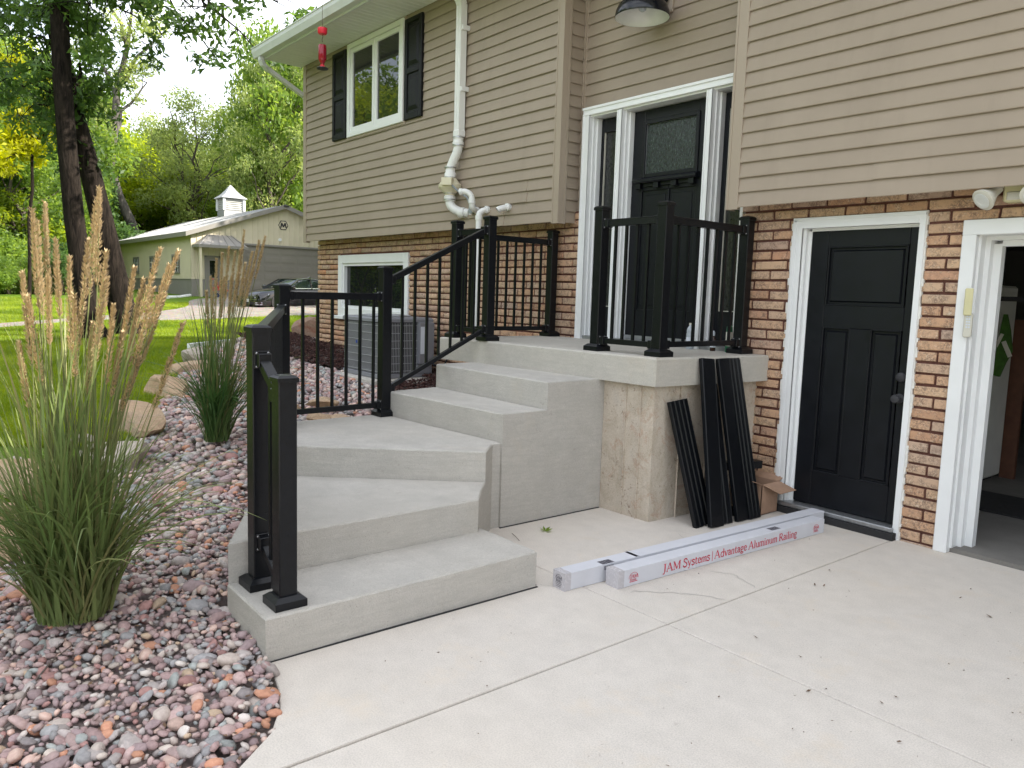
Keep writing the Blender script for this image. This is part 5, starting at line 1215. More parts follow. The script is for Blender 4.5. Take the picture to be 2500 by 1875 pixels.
def onz(dx, dy, z):
    """measuring helper: plan position of a photograph point lying at height z"""
    r = _f*FPX+_rt*(dx*1.1302-1250)-_up*(dy*1.1302-937.5); t = (z-CAMP.z)/r.z; return CAMP+r*t
for (dx, dy, z, sx, sy, sz, sd, mt, lab, yw) in (
    (305, 938, .25, .30, .24, .22, 1, 'boulder', 'big tan boulder beside the lawn, nearest the tall left grass', .5),
    (250, 1010, .18, .38, .26, .14, 2, 'boulderg', 'low broad pale boulder half hidden by the left grass', .3),
    (190, 985, .18, .22, .2, .13, 31, 'boulderg', 'small pale boulder behind the left grass', .9),
    (372, 868, .30, .34, .24, .20, 3, 'boulder', 'tan boulder left of the second grass clump', .2),
    (400, 822, .36, .34, .26, .22, 4, 'boulder', 'reddish tan boulder behind the second grass clump', .7),
    (430, 800, .42, .30, .26, .22, 5, 'boulderg', 'grey boulder at the lawn edge behind the second grass', .4),
    (485, 775, .46, .42, .30, .20, 6, 'boulderg', 'wide pale grey boulder far along the bed edge', .6),
    (520, 752, .50, .36, .28, .16, 7, 'boulderg', 'flat grey boulder near the far bend of the bed', .2),
    (552, 752, .55, .30, .26, .17, 8, 'boulderr', 'dark brown boulder left of the tallest black post', .2),
    (660, 740, .66, .33, .28, .30, 9, 'boulderr', 'rust stained boulder by the brick corner of the house', .1),
    (35, 1095, .10, .30, .25, .22, 10, 'boulder', 'tan boulder at the left edge behind the tall grass', .3),
    (70, 1050, .12, .20, .18, .14, 12, 'boulderg', 'small speckled boulder at the far left of the bed', .8),
    (20, 1190, .06, .25, .22, .2, 13, 'boulder', 'tan boulder buried in the left grass clump', .2)):
    p = onz(dx, dy, z); rock(p.x, p.y, z+sz*.42, sx*1.28, sy*1.2, sz*1.32, sd, M[mt], lab, yw)
for (dx, dy, z, s_) in ((620, 880, .52, .16), (700, 868, .55, .18), (740, 905, .45, .10), (690, 900, .45, .14)):
    p = onz(dx, dy, z); rock(p.x, p.y, z, s_*1.4, s_, s_*.45, int(dx), M['boulder'], 'flat tan stone between the pebbles and the air conditioner', .4, 'flat stones by the air conditioner')
# white edging strip at the far end of the bed
MB().bar((-12.6, 3.7, .62), (-14.2, 5.6, .63), .06, .10).build('edging_strip', M['trim'], label='white edging strip at the far bend of the stone bed', cat='edging')

# ------------------------------------------------------------------ barn
bn = empty('barn', (-52, 17.9, .9), 'cream and grey metal barn with cupola and overhead door beyond the lawn', 'barn')
BX, BXb, BY0, BY1, BZ0, BZE, BYR, BZR = -42.9, -61.2, 12.83, 22.9, .55, 4.36, 17.86, 6.10
def corr_y(x0, x1, y, z0, z1, mat, nm, pitch=.23):
    mb = MB(); x = x0; pr = []
    while x < x1-.01:
        a = min(pitch, x1-x); pr += [(x, 0), (x+a*.55, 0), (x+a*.65, -.02), (x+a*.88, -.02)]; x += pitch
    pr += [(x1, 0), (x1, .05), (x0, .05)]
    return mb.extr(pr, (0, y, z0), (0, y, z1), (1, 0, 0), (0, 1, 0)).build(nm, mat, bn)
corr_y(BXb, BX, BY0, 1.9, BZE, M['barncream'], 'side_cladding'); corr_y(BXb, BX, BY0, BZ0, 1.86, M['barngrey'], 'wainscot')
MB().box(BXb, BX, BY0-.035, BY0, 1.86, 1.9).build('wainscot_trim', M['barngrey'], bn)
MB().box(BXb, BX+.01, BY0+.06, BY0+.1, BZ0, BZE).box(BXb, BXb+.1, BY0+.1, BY1, BZ0, BZE).box(BXb, BX, BY1-.05, BY1, BZ0, BZE).build('rear_cladding', M['barncream'], bn)
# gable cladding in vertical strips with ribs, cut by the rake
DO = (15.66, 20.6, 3.84)          # overhead door Y0,Y1,top
ED = (13.48, 14.32, 3.16)         # entry door
def rake(y): return BZE+(BZR-BZE)*(1-abs(y-BYR)/(BYR-BY0))
gc = MB(); y = BY0
yy = sorted(set([BY0, BY1, DO[0], DO[1], ED[0], ED[1], BYR]+list(np.round(np.arange(BY0+.3, BY1, .3), 3))))
for a, b in zip(yy[:-1], yy[1:]):
    m_ = (a+b)/2; z0 = 1.9
    if DO[0] <= m_ <= DO[1]: z0 = DO[2]
    elif ED[0] <= m_ <= ED[1]: z0 = ED[2]
    gc.add([(BX, a, z0), (BX, b, z0), (BX, b, rake(b)-.02), (BX, a, rake(a)-.02)], [(0, 1, 2, 3)])
    if b-a > .2: gc.add([(BX+.0, b-.045, z0), (BX+.03, b-.03, z0), (BX+.03, b-.012, z0), (BX, b, z0), (BX, b-.045, rake(b)-.05), (BX+.03, b-.03, rake(b)-.05), (BX+.03, b-.012, rake(b)-.05), (BX, b, rake(b)-.05)], [(0, 1, 5, 4), (1, 2, 6, 5), (2, 3, 7, 6)])
gc.build('gable_cladding', M['barncream'], bn)
MB().box(BX-.02, BX, BY0, ED[0], BZ0, 1.88).box(BX-.02, BX, ED[1], DO[0], BZ0, 1.88).box(BX-.02, BX, DO[1], BY1, BZ0, 1.88).build('wainscot', M['barngrey'], bn)
MB().box(BX-.02, BX+.04, BY0-.05, BY0+.10, 1.88, BZE).box(BX-.05, BX+.01, BY0-.05, BY0-.02, 1.88, BZE).build('corner_trim', M['barncream'], bn)
MB().box(BX-.02, BX+.04, BY0-.05, BY0+.10, BZ0, 1.88).build('corner_trim', M['barngrey'], bn)
# overhead door: four rows of long panels
od = MB().box(BX-.12, BX-.06, DO[0], DO[1], BZ0, DO[2]).build('overhead_door', M['barndoor'], bn)
for r in range(6):
    za = .92+r*.485
    for c_ in range(5):
        ya = DO[0]+.1+c_*.965; frame_ = MB().box(BX-.062, BX-.05, ya+.05, ya+.9, za+.08, za+.42); frame_.box(BX-.055, BX-.045, ya+.09, ya+.86, za+.13, za+.37).build('door_panel', M['barndoor'], od, bevel=.01)
MB().box(BX-.1, BX+.04, DO[0]-.1, DO[0], BZ0, DO[2]+.1).box(BX-.1, BX+.04, DO[1], DO[1]+.1, BZ0, DO[2]+.1).box(BX-.1, BX+.04, DO[0], DO[1], DO[2], DO[2]+.1).build('overhead_frame', M['barngrey'], bn)
ed = MB().box(BX-.06, BX-.02, ED[0]+.08, ED[1]-.08, .9, ED[2]-.08).build('entry_door', M['barngrey'], bn)
MB().box(BX-.02, BX-.012, ED[0]+.28, ED[1]-.16, 2.0, 2.9).build('door_light', M['glass'], ed)
MB().box(BX-.04, BX+.03, ED[0], ED[0]+.08, BZ0, ED[2]).box(BX-.04, BX+.03, ED[1]-.08, ED[1], BZ0, ED[2]).box(BX-.04, BX+.03, ED[0], ED[1], ED[2]-.08, ED[2]).build('door_frame', M['barngrey'], ed)
hd = MB(); hy0, hy1, hz0, hz1, hx = 12.86, 15.40, 3.68, 4.26, BX+1.15
hd.add([(BX, hy0, hz0), (hx, hy0, hz0), (hx, hy1, hz0), (BX, hy1, hz0), (BX, hy0+.75, hz1), (BX, hy1-.5, hz1), (BX+.25, hy0+.75, hz1), (BX+.25, hy1-.5, hz1)], [(0, 1, 6, 4), (1, 2, 7, 6), (2, 3, 5, 7), (4, 6, 7, 5), (3, 2, 1, 0)])
hd = hd.build('door_hood', M['barngrey'], bn)
MB().box(BX, hx+.03, hy0-.03, hy0, hz0-.14, hz0+.01).box(hx, hx+.03, hy0, hy1, hz0-.14, hz0+.01).box(BX, hx+.03, hy1, hy1+.03, hz0-.14, hz0+.01).build('hood_fascia', M['barngrey'], hd)
sm = MB()
for t_ in np.linspace(.06, .94, 6): sm.bar((hx, hy0+(hy1-hy0)*t_, hz0+.02), (BX+.25, hy0+.75+(hy1-hy0-1.25)*t_, hz1+.02), .03, .03)
sm.build('standing_seams', M['barngrey'], hd)
MB().bar((hx-.12, hy0+.1, BZ0), (hx-.12, hy0+.1, hz0-.12), .12, .12).build('hood_post', M['barncream'], bn)
# roof with ribs
rf = MB(); ov = .35
for sgn in (-1, 1):
    ya = BYR+sgn*(BYR-BY0+.35); za = BZE-(.35)*(BZR-BZE)/(BYR-BY0)+.08
    rf.add([(BXb-.3, ya, za), (BX+ov, ya, za), (BX+ov, BYR, BZR+.08), (BXb-.3, BYR, BZR+.08)], [(0, 1, 2, 3)])
    rf.add([(BXb-.3, ya, za-.05), (BX+ov, ya, za-.05), (BX+ov, BYR, BZR+.03), (BXb-.3, BYR, BZR+.03)], [(0, 1, 2, 3)])
    for x in np.arange(BXb, BX+ov, .35): rf.bar((x, ya, za+.012), (x, BYR, BZR+.092), .04, .025)
rf.build('roof', M['barnroof'], bn)
fa = MB()
for sgn in (-1, 1):
    ya = BYR+sgn*(BYR-BY0+.36); za = BZE-.36*(BZR-BZE)/(BYR-BY0)
    fa.vbar((BX+ov, ya, za+.0), (BX+ov, BYR, BZR+.0), .04, .24)
    fa.box(BXb-.3, BX+ov+.02, ya-.03 if sgn < 0 else ya, ya if sgn < 0 else ya+.03, za-.13, za+.11)
fa.build('fascia', M['barngrey'], bn)
MB().box(BX+ov+.02, BX+ov+.07, BYR-.12, BYR+.18, BZR-.02, BZR+.07).build('ridge_lamp', M['acdark'], bn)
for (xa, xb_) in ((-46.42, -45.02), (-51.1, -49.6), (-55.05, -53.65), (-59.6, -58.2)):
    w_ = frame_mb(xa, xb_, 2.17, 3.24, .12, BY0-.06, BY0+.02).build('window', M['barngrey'], bn)
    bx(xa+.1, xb_-.1, BY0-.04, BY0-.02, 2.27, 3.14).build('pane', M['glass'], w_)
    mu = MB()
    for t_ in (.25, .5, .75): xx = xa+(xb_-xa)*t_; mu.box(xx-.018, xx+.018, BY0-.055, BY0-.04, 2.27, 3.14)
    for z_ in (2.56, 2.85): mu.box(xa+.1, xb_-.1, BY0-.055, BY0-.04, z_-.018, z_+.018)
    mu.build('glazing_bars', M['trim'], w_)
# gable emblem: hexagon with an M
em = MB().lathe([(.30, 0), (.30, .02), (.26, .03)], (BX+.0, BYR, 5.08), 6, (1, 0, 0)).build('gable_sign', M['acdark'], bn)
MB().lathe([(.245, .03), (.245, .036), (.20, .036)], (BX, BYR, 5.08), 6, (1, 0, 0)).build('sign_field', M['barncream'], em)
mm_ = MB()
for a, b in (((-.15, -.13), (-.10, .13)), ((-.10, .13), (0, -.10)), ((0, -.10), (.10, .13)), ((.10, .13), (.15, -.13))): mm_.bar((BX+.042, BYR+a[0], 5.08+a[1]), (BX+.042, BYR+b[0], 5.08+b[1]), .075, .012, (1, 0, 0))
mm_.build('sign_letter', M['acdark'], em)
MB().lathe([(.09, 0), (.09, .06)], (BX, BYR-.2, 4.26), 16, (1, 0, 0)).build('gable_vent', M['trim'], bn)
# cupola on the ridge
cu = empty('cupola', (-51.4, BYR, 6.1)); cu.parent = bn; cu.location = Vector((-51.4, BYR, 6.1))-WLOC[bn.name]
cx, hw = -51.4, .64
cb_ = MB().box(cx-hw, cx+hw, BYR-hw, BYR+hw, 5.6, 6.4).build('cupola_base', M['barnroof'], cu)
cbx = MB().box(cx-hw+.06, cx+hw-.06, BYR-hw+.06, BYR+hw-.06, 6.4, 7.15)
for a in (-1, 1):
    for b in (-1, 1): cbx.box(cx+a*(hw-.05)-.06, cx+a*(hw-.05)+.06, BYR+b*(hw-.05)-.06, BYR+b*(hw-.05)+.06, 6.4, 7.2)
cbx.build('cupola_body', M['cup'], cu)
lv = MB()
for z_ in np.arange(6.45, 7.10, .12): lv.prism([(cx-hw+.0, BYR-hw+.0), (cx+hw-.0, BYR-hw+.0), (cx+hw-.0, BYR+hw-.0), (cx-hw+.0, BYR+hw-.0)], z_, z_+.07, .055)
lv.build('louvres', M['cup'], cu)
for a in (-1, 1):
    for b in (-1, 1): MB().box(cx+a*hw-.07, cx+a*hw+.07, BYR+b*hw-.07, BYR+b*hw+.07, 6.4, 7.2).build('corner_board', M['trim'], cu)
rfm = MB(); rings = [(.82, 7.17), (.78, 7.22), (.5, 7.44), (.28, 7.70), (.13, 7.92), (.03, 8.05)]; vs_ = []; fs_ = []
for hw_, z_ in rings: vs_ += [(cx-hw_, BYR-hw_, z_), (cx+hw_, BYR-hw_, z_), (cx+hw_, BYR+hw_, z_), (cx-hw_, BYR+hw_, z_)]
for k in range(5): fs_ += [(4*k+i, 4*k+(i+1) % 4, 4*k+4+(i+1) % 4, 4*k+4+i) for i in range(4)]
rfm.add(vs_, fs_+[(3, 2, 1, 0), (20, 21, 22, 23)]).build('cupola_roof', M['barnroof'], cu)
MB().tube([(BX+.6, BY0-.3, 1.02), (BX+1.5, BY0-1.1, .93), (BX+2.4, BY0-1.9, .92)], .09, 8).build('drain_tube', M['trim'], label='white drain tube lying at the barn corner', cat='pipe')
pl = empty('potted_flowers', (BX+1.9, 13.6, .92), 'red flowers in a blue pot beside the barn door', 'potted plant')
MB().lathe([(.12, 0), (.17, .02), (.2, .28), (.18, .3)], (BX+1.9, 13.6, .9), 14).build('pot', M['bluepot'], pl, smooth=True)
fv = rng.normal(0, 1, (90, 3))*[.16, .16, .13]+[BX+1.9, 13.6, 1.5]
tri = rng.normal(0, .06, (90, 3, 3))+fv[:, None]; link('blooms', mesh_np('blooms', tri.reshape(-1, 3), np.arange(270).reshape(-1, 3), M['redflower']), pl)

# ------------------------------------------------------------------ parked car (front towards -Y)
car = empty('parked_car', (-34.6, 15.0, .57), 'black sedan parked on the gravel before the barn door', 'car')
CX, CY, CZ = -34.6, 12.62, .57      # centre line, nose, ground
def loft(sec, name, mat, par, closed=True):
    """sec: list of (y, list of (x,z)) same count; mirrored sections already complete"""
    vs_ = []; fs_ = []; n = len(sec[0][1])
    for y, pts in sec: vs_ += [(CX+p[0], CY+y, CZ+p[1]) for p in pts]
    for k in range(len(sec)-1):
        for i in range(n-1): fs_.append((k*n+i, k*n+i+1, (k+1)*n+i+1, (k+1)*n+i))
    fs_ += [tuple(range(n)), tuple((len(sec)-1)*n+i for i in range(n))]
    return MB().add(vs_, fs_).build(name, mat, par, smooth=True)
def body_sec(hw, zb, zs, zt, crown):
    h = [(hw*.90, zb), (hw*.985, zb+.10), (hw, (zb+zs)/2), (hw*.985, zs), (hw*.93, zs+.05), (hw*.80, zt), (hw*.4, zt+crown), (0, zt+crown*1.15)]
    return h+[(-x, z) for x, z in h[-2::-1]]
BS = [(0.0, .62, .26, .50, .60, .01), (.05, .78, .20, .56, .68, .02), (.25, .88, .17, .62, .745, .035), (.7, .925, .16, .72, .83, .05), (1.2, .93, .16, .80, .90, .055), (1.55, .93, .17, .86, .955, .05),
      (2.2, .93, .18, .90, .97, .03), (3.0, .93, .18, .92, .98, .03), (3.8, .925, .2, .94, .99, .03), (4.3, .91, .22, .96, 1.03, .03), (4.85, .86, .26, .95, 1.02, .02), (5.08, .74, .34, .88, .95, .01)]
body = loft([(y, body_sec(*a)) for y, *a in BS], 'body', M['carpaint'], car)
def cab_sec(hwb, hwt, zb, zt):
    h = [(hwb, zb), (hwb*.5+hwt*.5+.03, zb+(zt-zb)*.55), (hwt+.02, zt-.06), (hwt*.85, zt-.012), (0, zt)]; return h+[(-x, z) for x, z in h[-2::-1]]
loft([(1.45, cab_sec(.80, .74, .94, .96)), (2.30, cab_sec(.84, .62, .94, 1.40)), (2.75, cab_sec(.85, .62, .94, 1.465)), (3.3, cab_sec(.85, .62, .94, 1.465)), (3.8, cab_sec(.84, .60, .95, 1.40)), (4.55, cab_sec(.78, .66, .98, 1.02))], 'glasshouse', M['carglass'], car)
loft([(2.28, [(.63, 1.385), (.58, 1.415), (0, 1.425), (-.58, 1.415), (-.63, 1.385)]), (2.75, [(.65, 1.43), (.58, 1.475), (0, 1.49), (-.58, 1.475), (-.65, 1.43)]), (3.3, [(.65, 1.43), (.58, 1.475), (0, 1.49), (-.58, 1.475), (-.65, 1.43)]), (3.85, [(.62, 1.36), (.56, 1.40), (0, 1.415), (-.56, 1.40), (-.62, 1.36)])], 'roof', M['carpaint'], car)
pil = MB()
for s_ in (-1, 1):
    pil.bar((CX+s_*.83, CY+1.5, CZ+.97), (CX+s_*.665, CY+2.32, CZ+1.40), .05, .06); pil.bar((CX+s_*.86, CY+2.95, CZ+.97), (CX+s_*.675, CY+3.02, CZ+1.43), .05, .09); pil.bar((CX+s_*.85, CY+4.1, CZ+1.0), (CX+s_*.65, CY+3.75, CZ+1.38), .05, .14)
pil.build('pillars', M['carpaint'], car)
ch = MB()
for s_ in (-1, 1):
    ch.bar((CX+s_*.875, CY+1.6, CZ+.985), (CX+s_*.875, CY+4.3, CZ+1.02), .02, .025)
    ch.tube([(CX+s_*.855, CY+1.62, CZ+1.0), (CX+s_*.70, CY+2.3, CZ+1.395), (CX+s_*.685, CY+2.8, CZ+1.45), (CX+s_*.685, CY+3.3, CZ+1.45), (CX+s_*.70, CY+3.75, CZ+1.39), (CX+s_*.84, CY+4.3, CZ+1.03)], .014, 6)
ch.build('window_chrome', M['chrome'], car)
MB().box(CX-.46, CX+.46, CY-.035, CY+.12, CZ+.475, CZ+.60).build('grille', M['rubber'], car, bevel=.01)
gb = MB()
for z_ in (.50, .535, .57): gb.box(CX-.45, CX+.45, CY-.045, CY-.03, CZ+z_-.006, CZ+z_+.006)
gb.bar((CX-.62, CY+.03, CZ+.60), (CX+.62, CY+.03, CZ+.61), .06, .02).bar((CX-.62, CY+.02, CZ+.455), (CX+.62, CY+.02, CZ+.455), .09, .02)
gb.build('grille_chrome', M['chrome'], car)
MB().add([(CX+x, CY-.052, CZ+.535+z) for x, z in ((-.10, -.018), (-.03, -.018), (-.025, -.032), (.04, -.032), (.045, -.018), (.11, -.018), (.095, .018), (.03, .018), (.025, .032), (-.04, .032), (-.045, .018), (-.115, .018))]+[(CX+x, CY-.046, CZ+.535+z) for x, z in ((-.10, -.018), (-.03, -.018), (-.025, -.032), (.04, -.032), (.045, -.018), (.11, -.018), (.095, .018), (.03, .018), (.025, .032), (-.04, .032), (-.045, .018), (-.115, .018))],
         [tuple(range(12)), tuple(range(23, 11, -1))]+[(i, (i+1) % 12, 12+(i+1) % 12, 12+i) for i in range(12)]).build('nose_emblem', M['gold'], car)
MB().box(CX-.50, CX+.50, CY-.02, CY+.1, CZ+.22, CZ+.34).build('lower_intake', M['rubber'], car, bevel=.01)
MB().box(CX-.155, CX+.155, CY-.06, CY-.045, CZ+.33, CZ+.47).build('licence_plate', M['plate'], car)
for s_ in (-1, 1):
    MB().add([(CX+s_*x, CY+y, CZ+z) for x, y, z in ((.50, -.03, .50), (.78, .10, .54), (.90, .42, .66), (.86, .50, .72), (.66, .12, .655), (.50, .0, .60), (.50, .1, .50), (.78, .25, .54), (.86, .5, .66), (.82, .55, .72), (.64, .25, .655), (.5, .15, .6))],
             [(0, 1, 2, 3, 4, 5), (6, 7, 8, 9, 10, 11)]+[(i, (i+1) % 6, 6+(i+1) % 6, 6+i) for i in range(6)]).build('headlight', M['carlamp'], car)
    frame = MB(); frame.tube([(CX+s_*.55, CY-.02, CZ+.30), (CX+s_*.84, CY+.13, CZ+.31), (CX+s_*.84, CY+.13, CZ+.23), (CX+s_*.55, CY-.02, CZ+.22), (CX+s_*.55, CY-.02, CZ+.30)], .012, 6); frame.build('fog_bezel', M['chrome'], car)
    MB().lathe([(.03, -.09), (.10, -.05), (.11, .05), (.06, .09)], (CX+s_*1.0, CY+1.72, CZ+1.02), 12, (0, 1, 0)).build('mirror', M['carpaint'], car, smooth=True)
    for y_ in (.95, 3.80):
        w_ = MB().lathe([(.24, -.11), (.315, -.10), (.335, -.06), (.335, .06), (.315, .10), (.24, .11)], (CX+s_*.845, CY+y_, CZ+.335), 26, (s_, 0, 0)).build('wheel', M['tyre'], car, smooth=True)
        rm = MB().lathe([(.24, .08), (.235, .10), (.21, .085), (.20, .06)], (CX+s_*.855, CY+y_, CZ+.335), 24, (s_, 0, 0))
        for k in range(5):
            a = k*2*math.pi/5+.3; rm.bar((CX+s_*.95, CY+y_, CZ+.335), (CX+s_*.945, CY+y_+.22*math.cos(a), CZ+.335+.22*math.sin(a)), .055, .02, (1, 0, 0))
        rm.lathe([(.05, .08), (.05, .105), (.02, .11)], (CX+s_*.85, CY+y_, CZ+.335), 12, (s_, 0, 0)).build('rim', M['rim'], w_)
        MB().lathe([(.375, -.02), (.375, .026), (.36, .03)], (CX+s_*.905, CY+y_, CZ+.345), 26, (s_, 0, 0)).build('wheel_arch', M['rubber'], car)
MB().add([(CX-.02, CY+3.45, CZ+1.47), (CX+.02, CY+3.45, CZ+1.47), (CX+.02, CY+3.68, CZ+1.45), (CX-.02, CY+3.68, CZ+1.45), (CX-.005, CY+3.62, CZ+1.56), (CX+.005, CY+3.62, CZ+1.56), (CX+.005, CY+3.67, CZ+1.55), (CX-.005, CY+3.67, CZ+1.55)], [(0, 1, 5, 4), (1, 2, 6, 5), (2, 3, 7, 6), (3, 0, 4, 7), (4, 5, 6, 7)]).build('antenna_fin', M['chrome'], car)

car.rotation_euler.z = R_(18); car.location = (-34.95, 14.85, CZ)
# ------------------------------------------------------------------ trees
def leaf_cloud(C_, n, size, asp_=.5, up=.35, r=None):
    """C_: (m,4) clump centres + radius; n leaves in all -> quads"""
    r = r or rng; C_ = np.asarray(C_, float); wgt = C_[:, 3]**2; k = r.choice(len(C_), n, p=wgt/wgt.sum())
    d = r.normal(size=(n, 3)); d /= np.linalg.norm(d, axis=1)[:, None]; rr = r.random(n)**.45
    P = C_[k, :3]+d*(rr*C_[k, 3])[:, None]*[1, 1, .8]
    ax = r.normal(size=(n, 3)); ax[:, 2] -= .35; ax /= np.linalg.norm(ax, axis=1)[:, None]
    nn = r.normal(size=(n, 3)); nn[:, 2] += up*2; sd = np.cross(ax, nn); sd /= np.linalg.norm(sd, axis=1)[:, None]+1e-9
    L = size*r.uniform(.65, 1.35, n)[:, None]; W = L*asp_*.5
    up_ = np.cross(sd, ax)
    V = np.stack([P, P+ax*L*.45+sd*W+up_*L*.06, P+ax*L, P+ax*L*.45-sd*W+up_*L*.06], 1).reshape(-1, 3)
    return V, np.arange(n*4).reshape(-1, 4)
def limb(mb, a, b, r0, r1, seg=6, wob=.08, n=5):
    a = Vector(a); b = Vector(b); L = (b-a).length; pts = []
    for i in range(n+1):
        t = i/n; p = a.lerp(b, t)+Vector((random.gauss(0, wob*L), random.gauss(0, wob*L), random.gauss(0, wob*L*.5)))*math.sin(math.pi*t)*.6
        p.z += math.sin(math.pi*t)*L*.06; pts.append(p)
    mb.tube(pts, [r0+(r1-r0)*i/n for i in range(n+1)], seg); return pts
def proto(seed, H, crown, n, size, lmat, bmat, tr=.16, clumps=26, cr=1.4, asp_=.5, base=.3, multi=1):
    """tree about H m high at the origin: returns trunk mesh, crown mesh.  crown=(rx,rz)"""
    random.seed(seed); r = np.random.default_rng(seed); C_ = []
    for i in range(clumps):
        while True:
            v = r.uniform(-1, 1, 3)
            if .25 < np.linalg.norm(v) < 1: break
        sh = 1-.35*max(0, v[2]); C_.append((v[0]*crown[0]*sh, v[1]*crown[0]*sh, H-crown[1]+v[2]*crown[1], cr*r.uniform(.55, 1.2)))
    mb = MB()
    for q in range(multi):
        tx, ty = (0, 0) if multi == 1 else (random.gauss(0, .5), random.gauss(0, .5)); top = (tx*2+random.gauss(0, .3), ty*2+random.gauss(0, .3), H*.86)
        pts = limb(mb, (tx*.3, ty*.3, -.3), top, tr, tr*.22, 8, .03, 9)
        for c in C_[q::multi]:
            k = min(range(len(pts)), key=lambda i: abs(pts[i].z-(c[2]-1.2*abs(c[0])*.6-.8))); k = max(k, int(len(pts)*base)); limb(mb, pts[k], c[:3], tr*.38*(1-k/len(pts))+.02, .012, 5, .07, 4)
    V, F_ = leaf_cloud(C_, n, size, asp_, r=r)
    return mb.mesh('trunk', bmat, True), mesh_np('crown', V, F_, lmat)
PROT = {
 'mid': proto(1, 10, (3.2, 3.9), 15000, .24, M['leafmid'], M['barkfar'], .17, 34, 1.25),
 'lime': proto(2, 9, (3.4, 3.8), 15000, .24, M['leaflime'], M['barkfar'], .14, 34, 1.2, base=.2),
 'pale': proto(3, 12, (3.6, 4.8), 10000, .22, M['leafpale'], M['barkfar'], .16, 44, .95, .42, .28, 2),
 'dark': proto(4, 11, (2.9, 4.6), 16000, .23, M['ivy'], M['barkfar'], .2, 36, 1.2, .6, .15),
 'shrub': proto(5, 4, (2.4, 1.9), 9000, .20, M['leafmid'], M['barkfar'], .05, 26, .8, .5, .05, 3),
 'limeshrub': proto(6, 4.5, (2.5, 2.1), 9000, .21, M['leaflime'], M['barkfar'], .05, 26, .85, .5, .05, 3),
 'darkshrub': proto(7, 4, (2.6, 1.9), 10000, .19, M['ivy'], M['barkfar'], .05, 26, .85, .6, .05, 3)}
def tree(kind, x, y, H, name, label, group=None, yaw=None, wide=1.0, cat='tree'):
    tm, cm = PROT[kind]; h0 = {'mid': 10, 'lime': 9, 'pale': 12, 'dark': 11, 'shrub': 4, 'limeshrub': 4.5, 'darkshrub': 4}[kind]; s_ = H/h0
    o = empty(name, (x, y, float(lawn_z(np.float64(x), np.float64(y)))), label, cat, group)
    o.rotation_euler.z = random.uniform(0, 6.28) if yaw is None else yaw; o.scale = (s_*wide, s_*wide, s_)
    for nm, me in (('trunk', tm), ('crown', cm)):
        c = bpy.data.objects.new(nm, me); COL.objects.link(c); c.parent = o
    return o
def place(dx, dep, topy, kind, name, label, group=None, wide=1.0, yaw=None, cat='tree'):
    p = at(dx*1.1302, 700*1.1302, dep); gz = float(lawn_z(p.x, p.y)); hor = (671.4+.0307*(dx*1.1302+290))/1.1302
    zt = 1.59+(hor-topy)/1670*dep*1.0; return tree(kind, p.x, p.y, max(2, zt-gz), name, label, group, yaw, wide, cat)
random.seed(99)
# named trees one can tell apart
place(432, 66, 200, 'pale', 'locust_tree', 'airy pale green tree with open branches above the barn roof', wide=.95)
place(352, 74, 240, 'pale', 'locust_tree', 'thin pale tree left of the airy one behind the barn', wide=.8)
place(500, 80, 225, 'pale', 'locust_tree', 'pale feathery tree right of the airy one behind the barn', wide=.9)
place(598, 58, 95, 'pale', 'ivy_tree', 'tall loose vine hung tree rising over the barn ridge next to the house', wide=.7)
place(648, 66, 60, 'mid', 'ivy_tree', 'tall dark tree showing between the barn and the house siding', wide=.7)
place(618, 61, 45, 'mid', 'tall_tree', 'tall green tree filling the gap between the sky and the house gutter', wide=.62)
place(560, 72, 150, 'pale', 'vine_tree', 'bare limbed tree with vines over the cupola', wide=.6)
place(60, 44, 250, 'mid', 'bushy_tree', 'light green bushy tree at the left edge behind the lawn', wide=1.0)
place(120, 52, 160, 'mid', 'bushy_tree', 'green tree with a bare grey stem left of the dark trunks', wide=.9)
place(20, 60, 120, 'lime', 'yellow_green_tree', 'yellow green tree at the far left above the shrubs', wide=1)
place(165, 62, 190, 'dark', 'dark_tree', 'dark tree in shade behind the two dark trunks', wide=.9)
place(262, 84, 300, 'lime', 'lime_tree', 'sunlit lime tree directly left of the barn roof', wide=1.1)
G_ = 'woodland trees behind the barn'
for i, (dx, dep, ty, kd, wd) in enumerate([(300, 72, 330, 'lime', 1.2), (350, 78, 360, 'lime', 1.3), (395, 70, 385, 'lime', 1.2), (440, 76, 375, 'mid', 1.2), (480, 72, 400, 'lime', 1.2), (520, 78, 350, 'mid', 1.1), (555, 70, 370, 'mid', 1.2), (590, 74, 330, 'lime', 1.1), (625, 70, 350, 'mid', 1.1), (655, 76, 300, 'mid', 1.), (320, 92, 270, 'mid', 1.1), (270, 96, 300, 'mid', 1.), (470, 94, 300, 'mid', 1.1), (410, 92, 310, 'mid', 1.1), (690, 80, 250, 'mid', 1.1), (730, 84, 200, 'dark', 1.), (560, 92, 280, 'dark', 1.0), (620, 90, 260, 'lime', .9)]):
    place(dx, dep, ty, kd, 'woodland_tree', 'woodland tree in the green mass behind the barn roof', G_, wd)
G_ = 'woodland trees left of the barn'
for i, (dx, dep, ty, kd, wd) in enumerate([(-40, 46, 200, 'mid', 1.), (-20, 56, 60, 'mid', 1.), (40, 68, 190, 'lime', 1.), (90, 66, 230, 'lime', 1.), (150, 70, 300, 'mid', 1.), (170, 56, 330, 'dark', 1.), (190, 74, 350, 'mid', 1.1), (100, 50, 330, 'dark', 1.1), (30, 50, 330, 'mid', 1.), (140, 82, 150, 'mid', 1), (215, 96, 250, 'lime', 1), (-90, 50, 100, 'mid', 1.1), (-140, 44, 60, 'dark', 1.1)]):
    place(dx, dep, ty, kd, 'woodland_tree', 'woodland tree in the shaded mass left of the barn', G_, wd)
G_ = 'shrubs along the lawn'
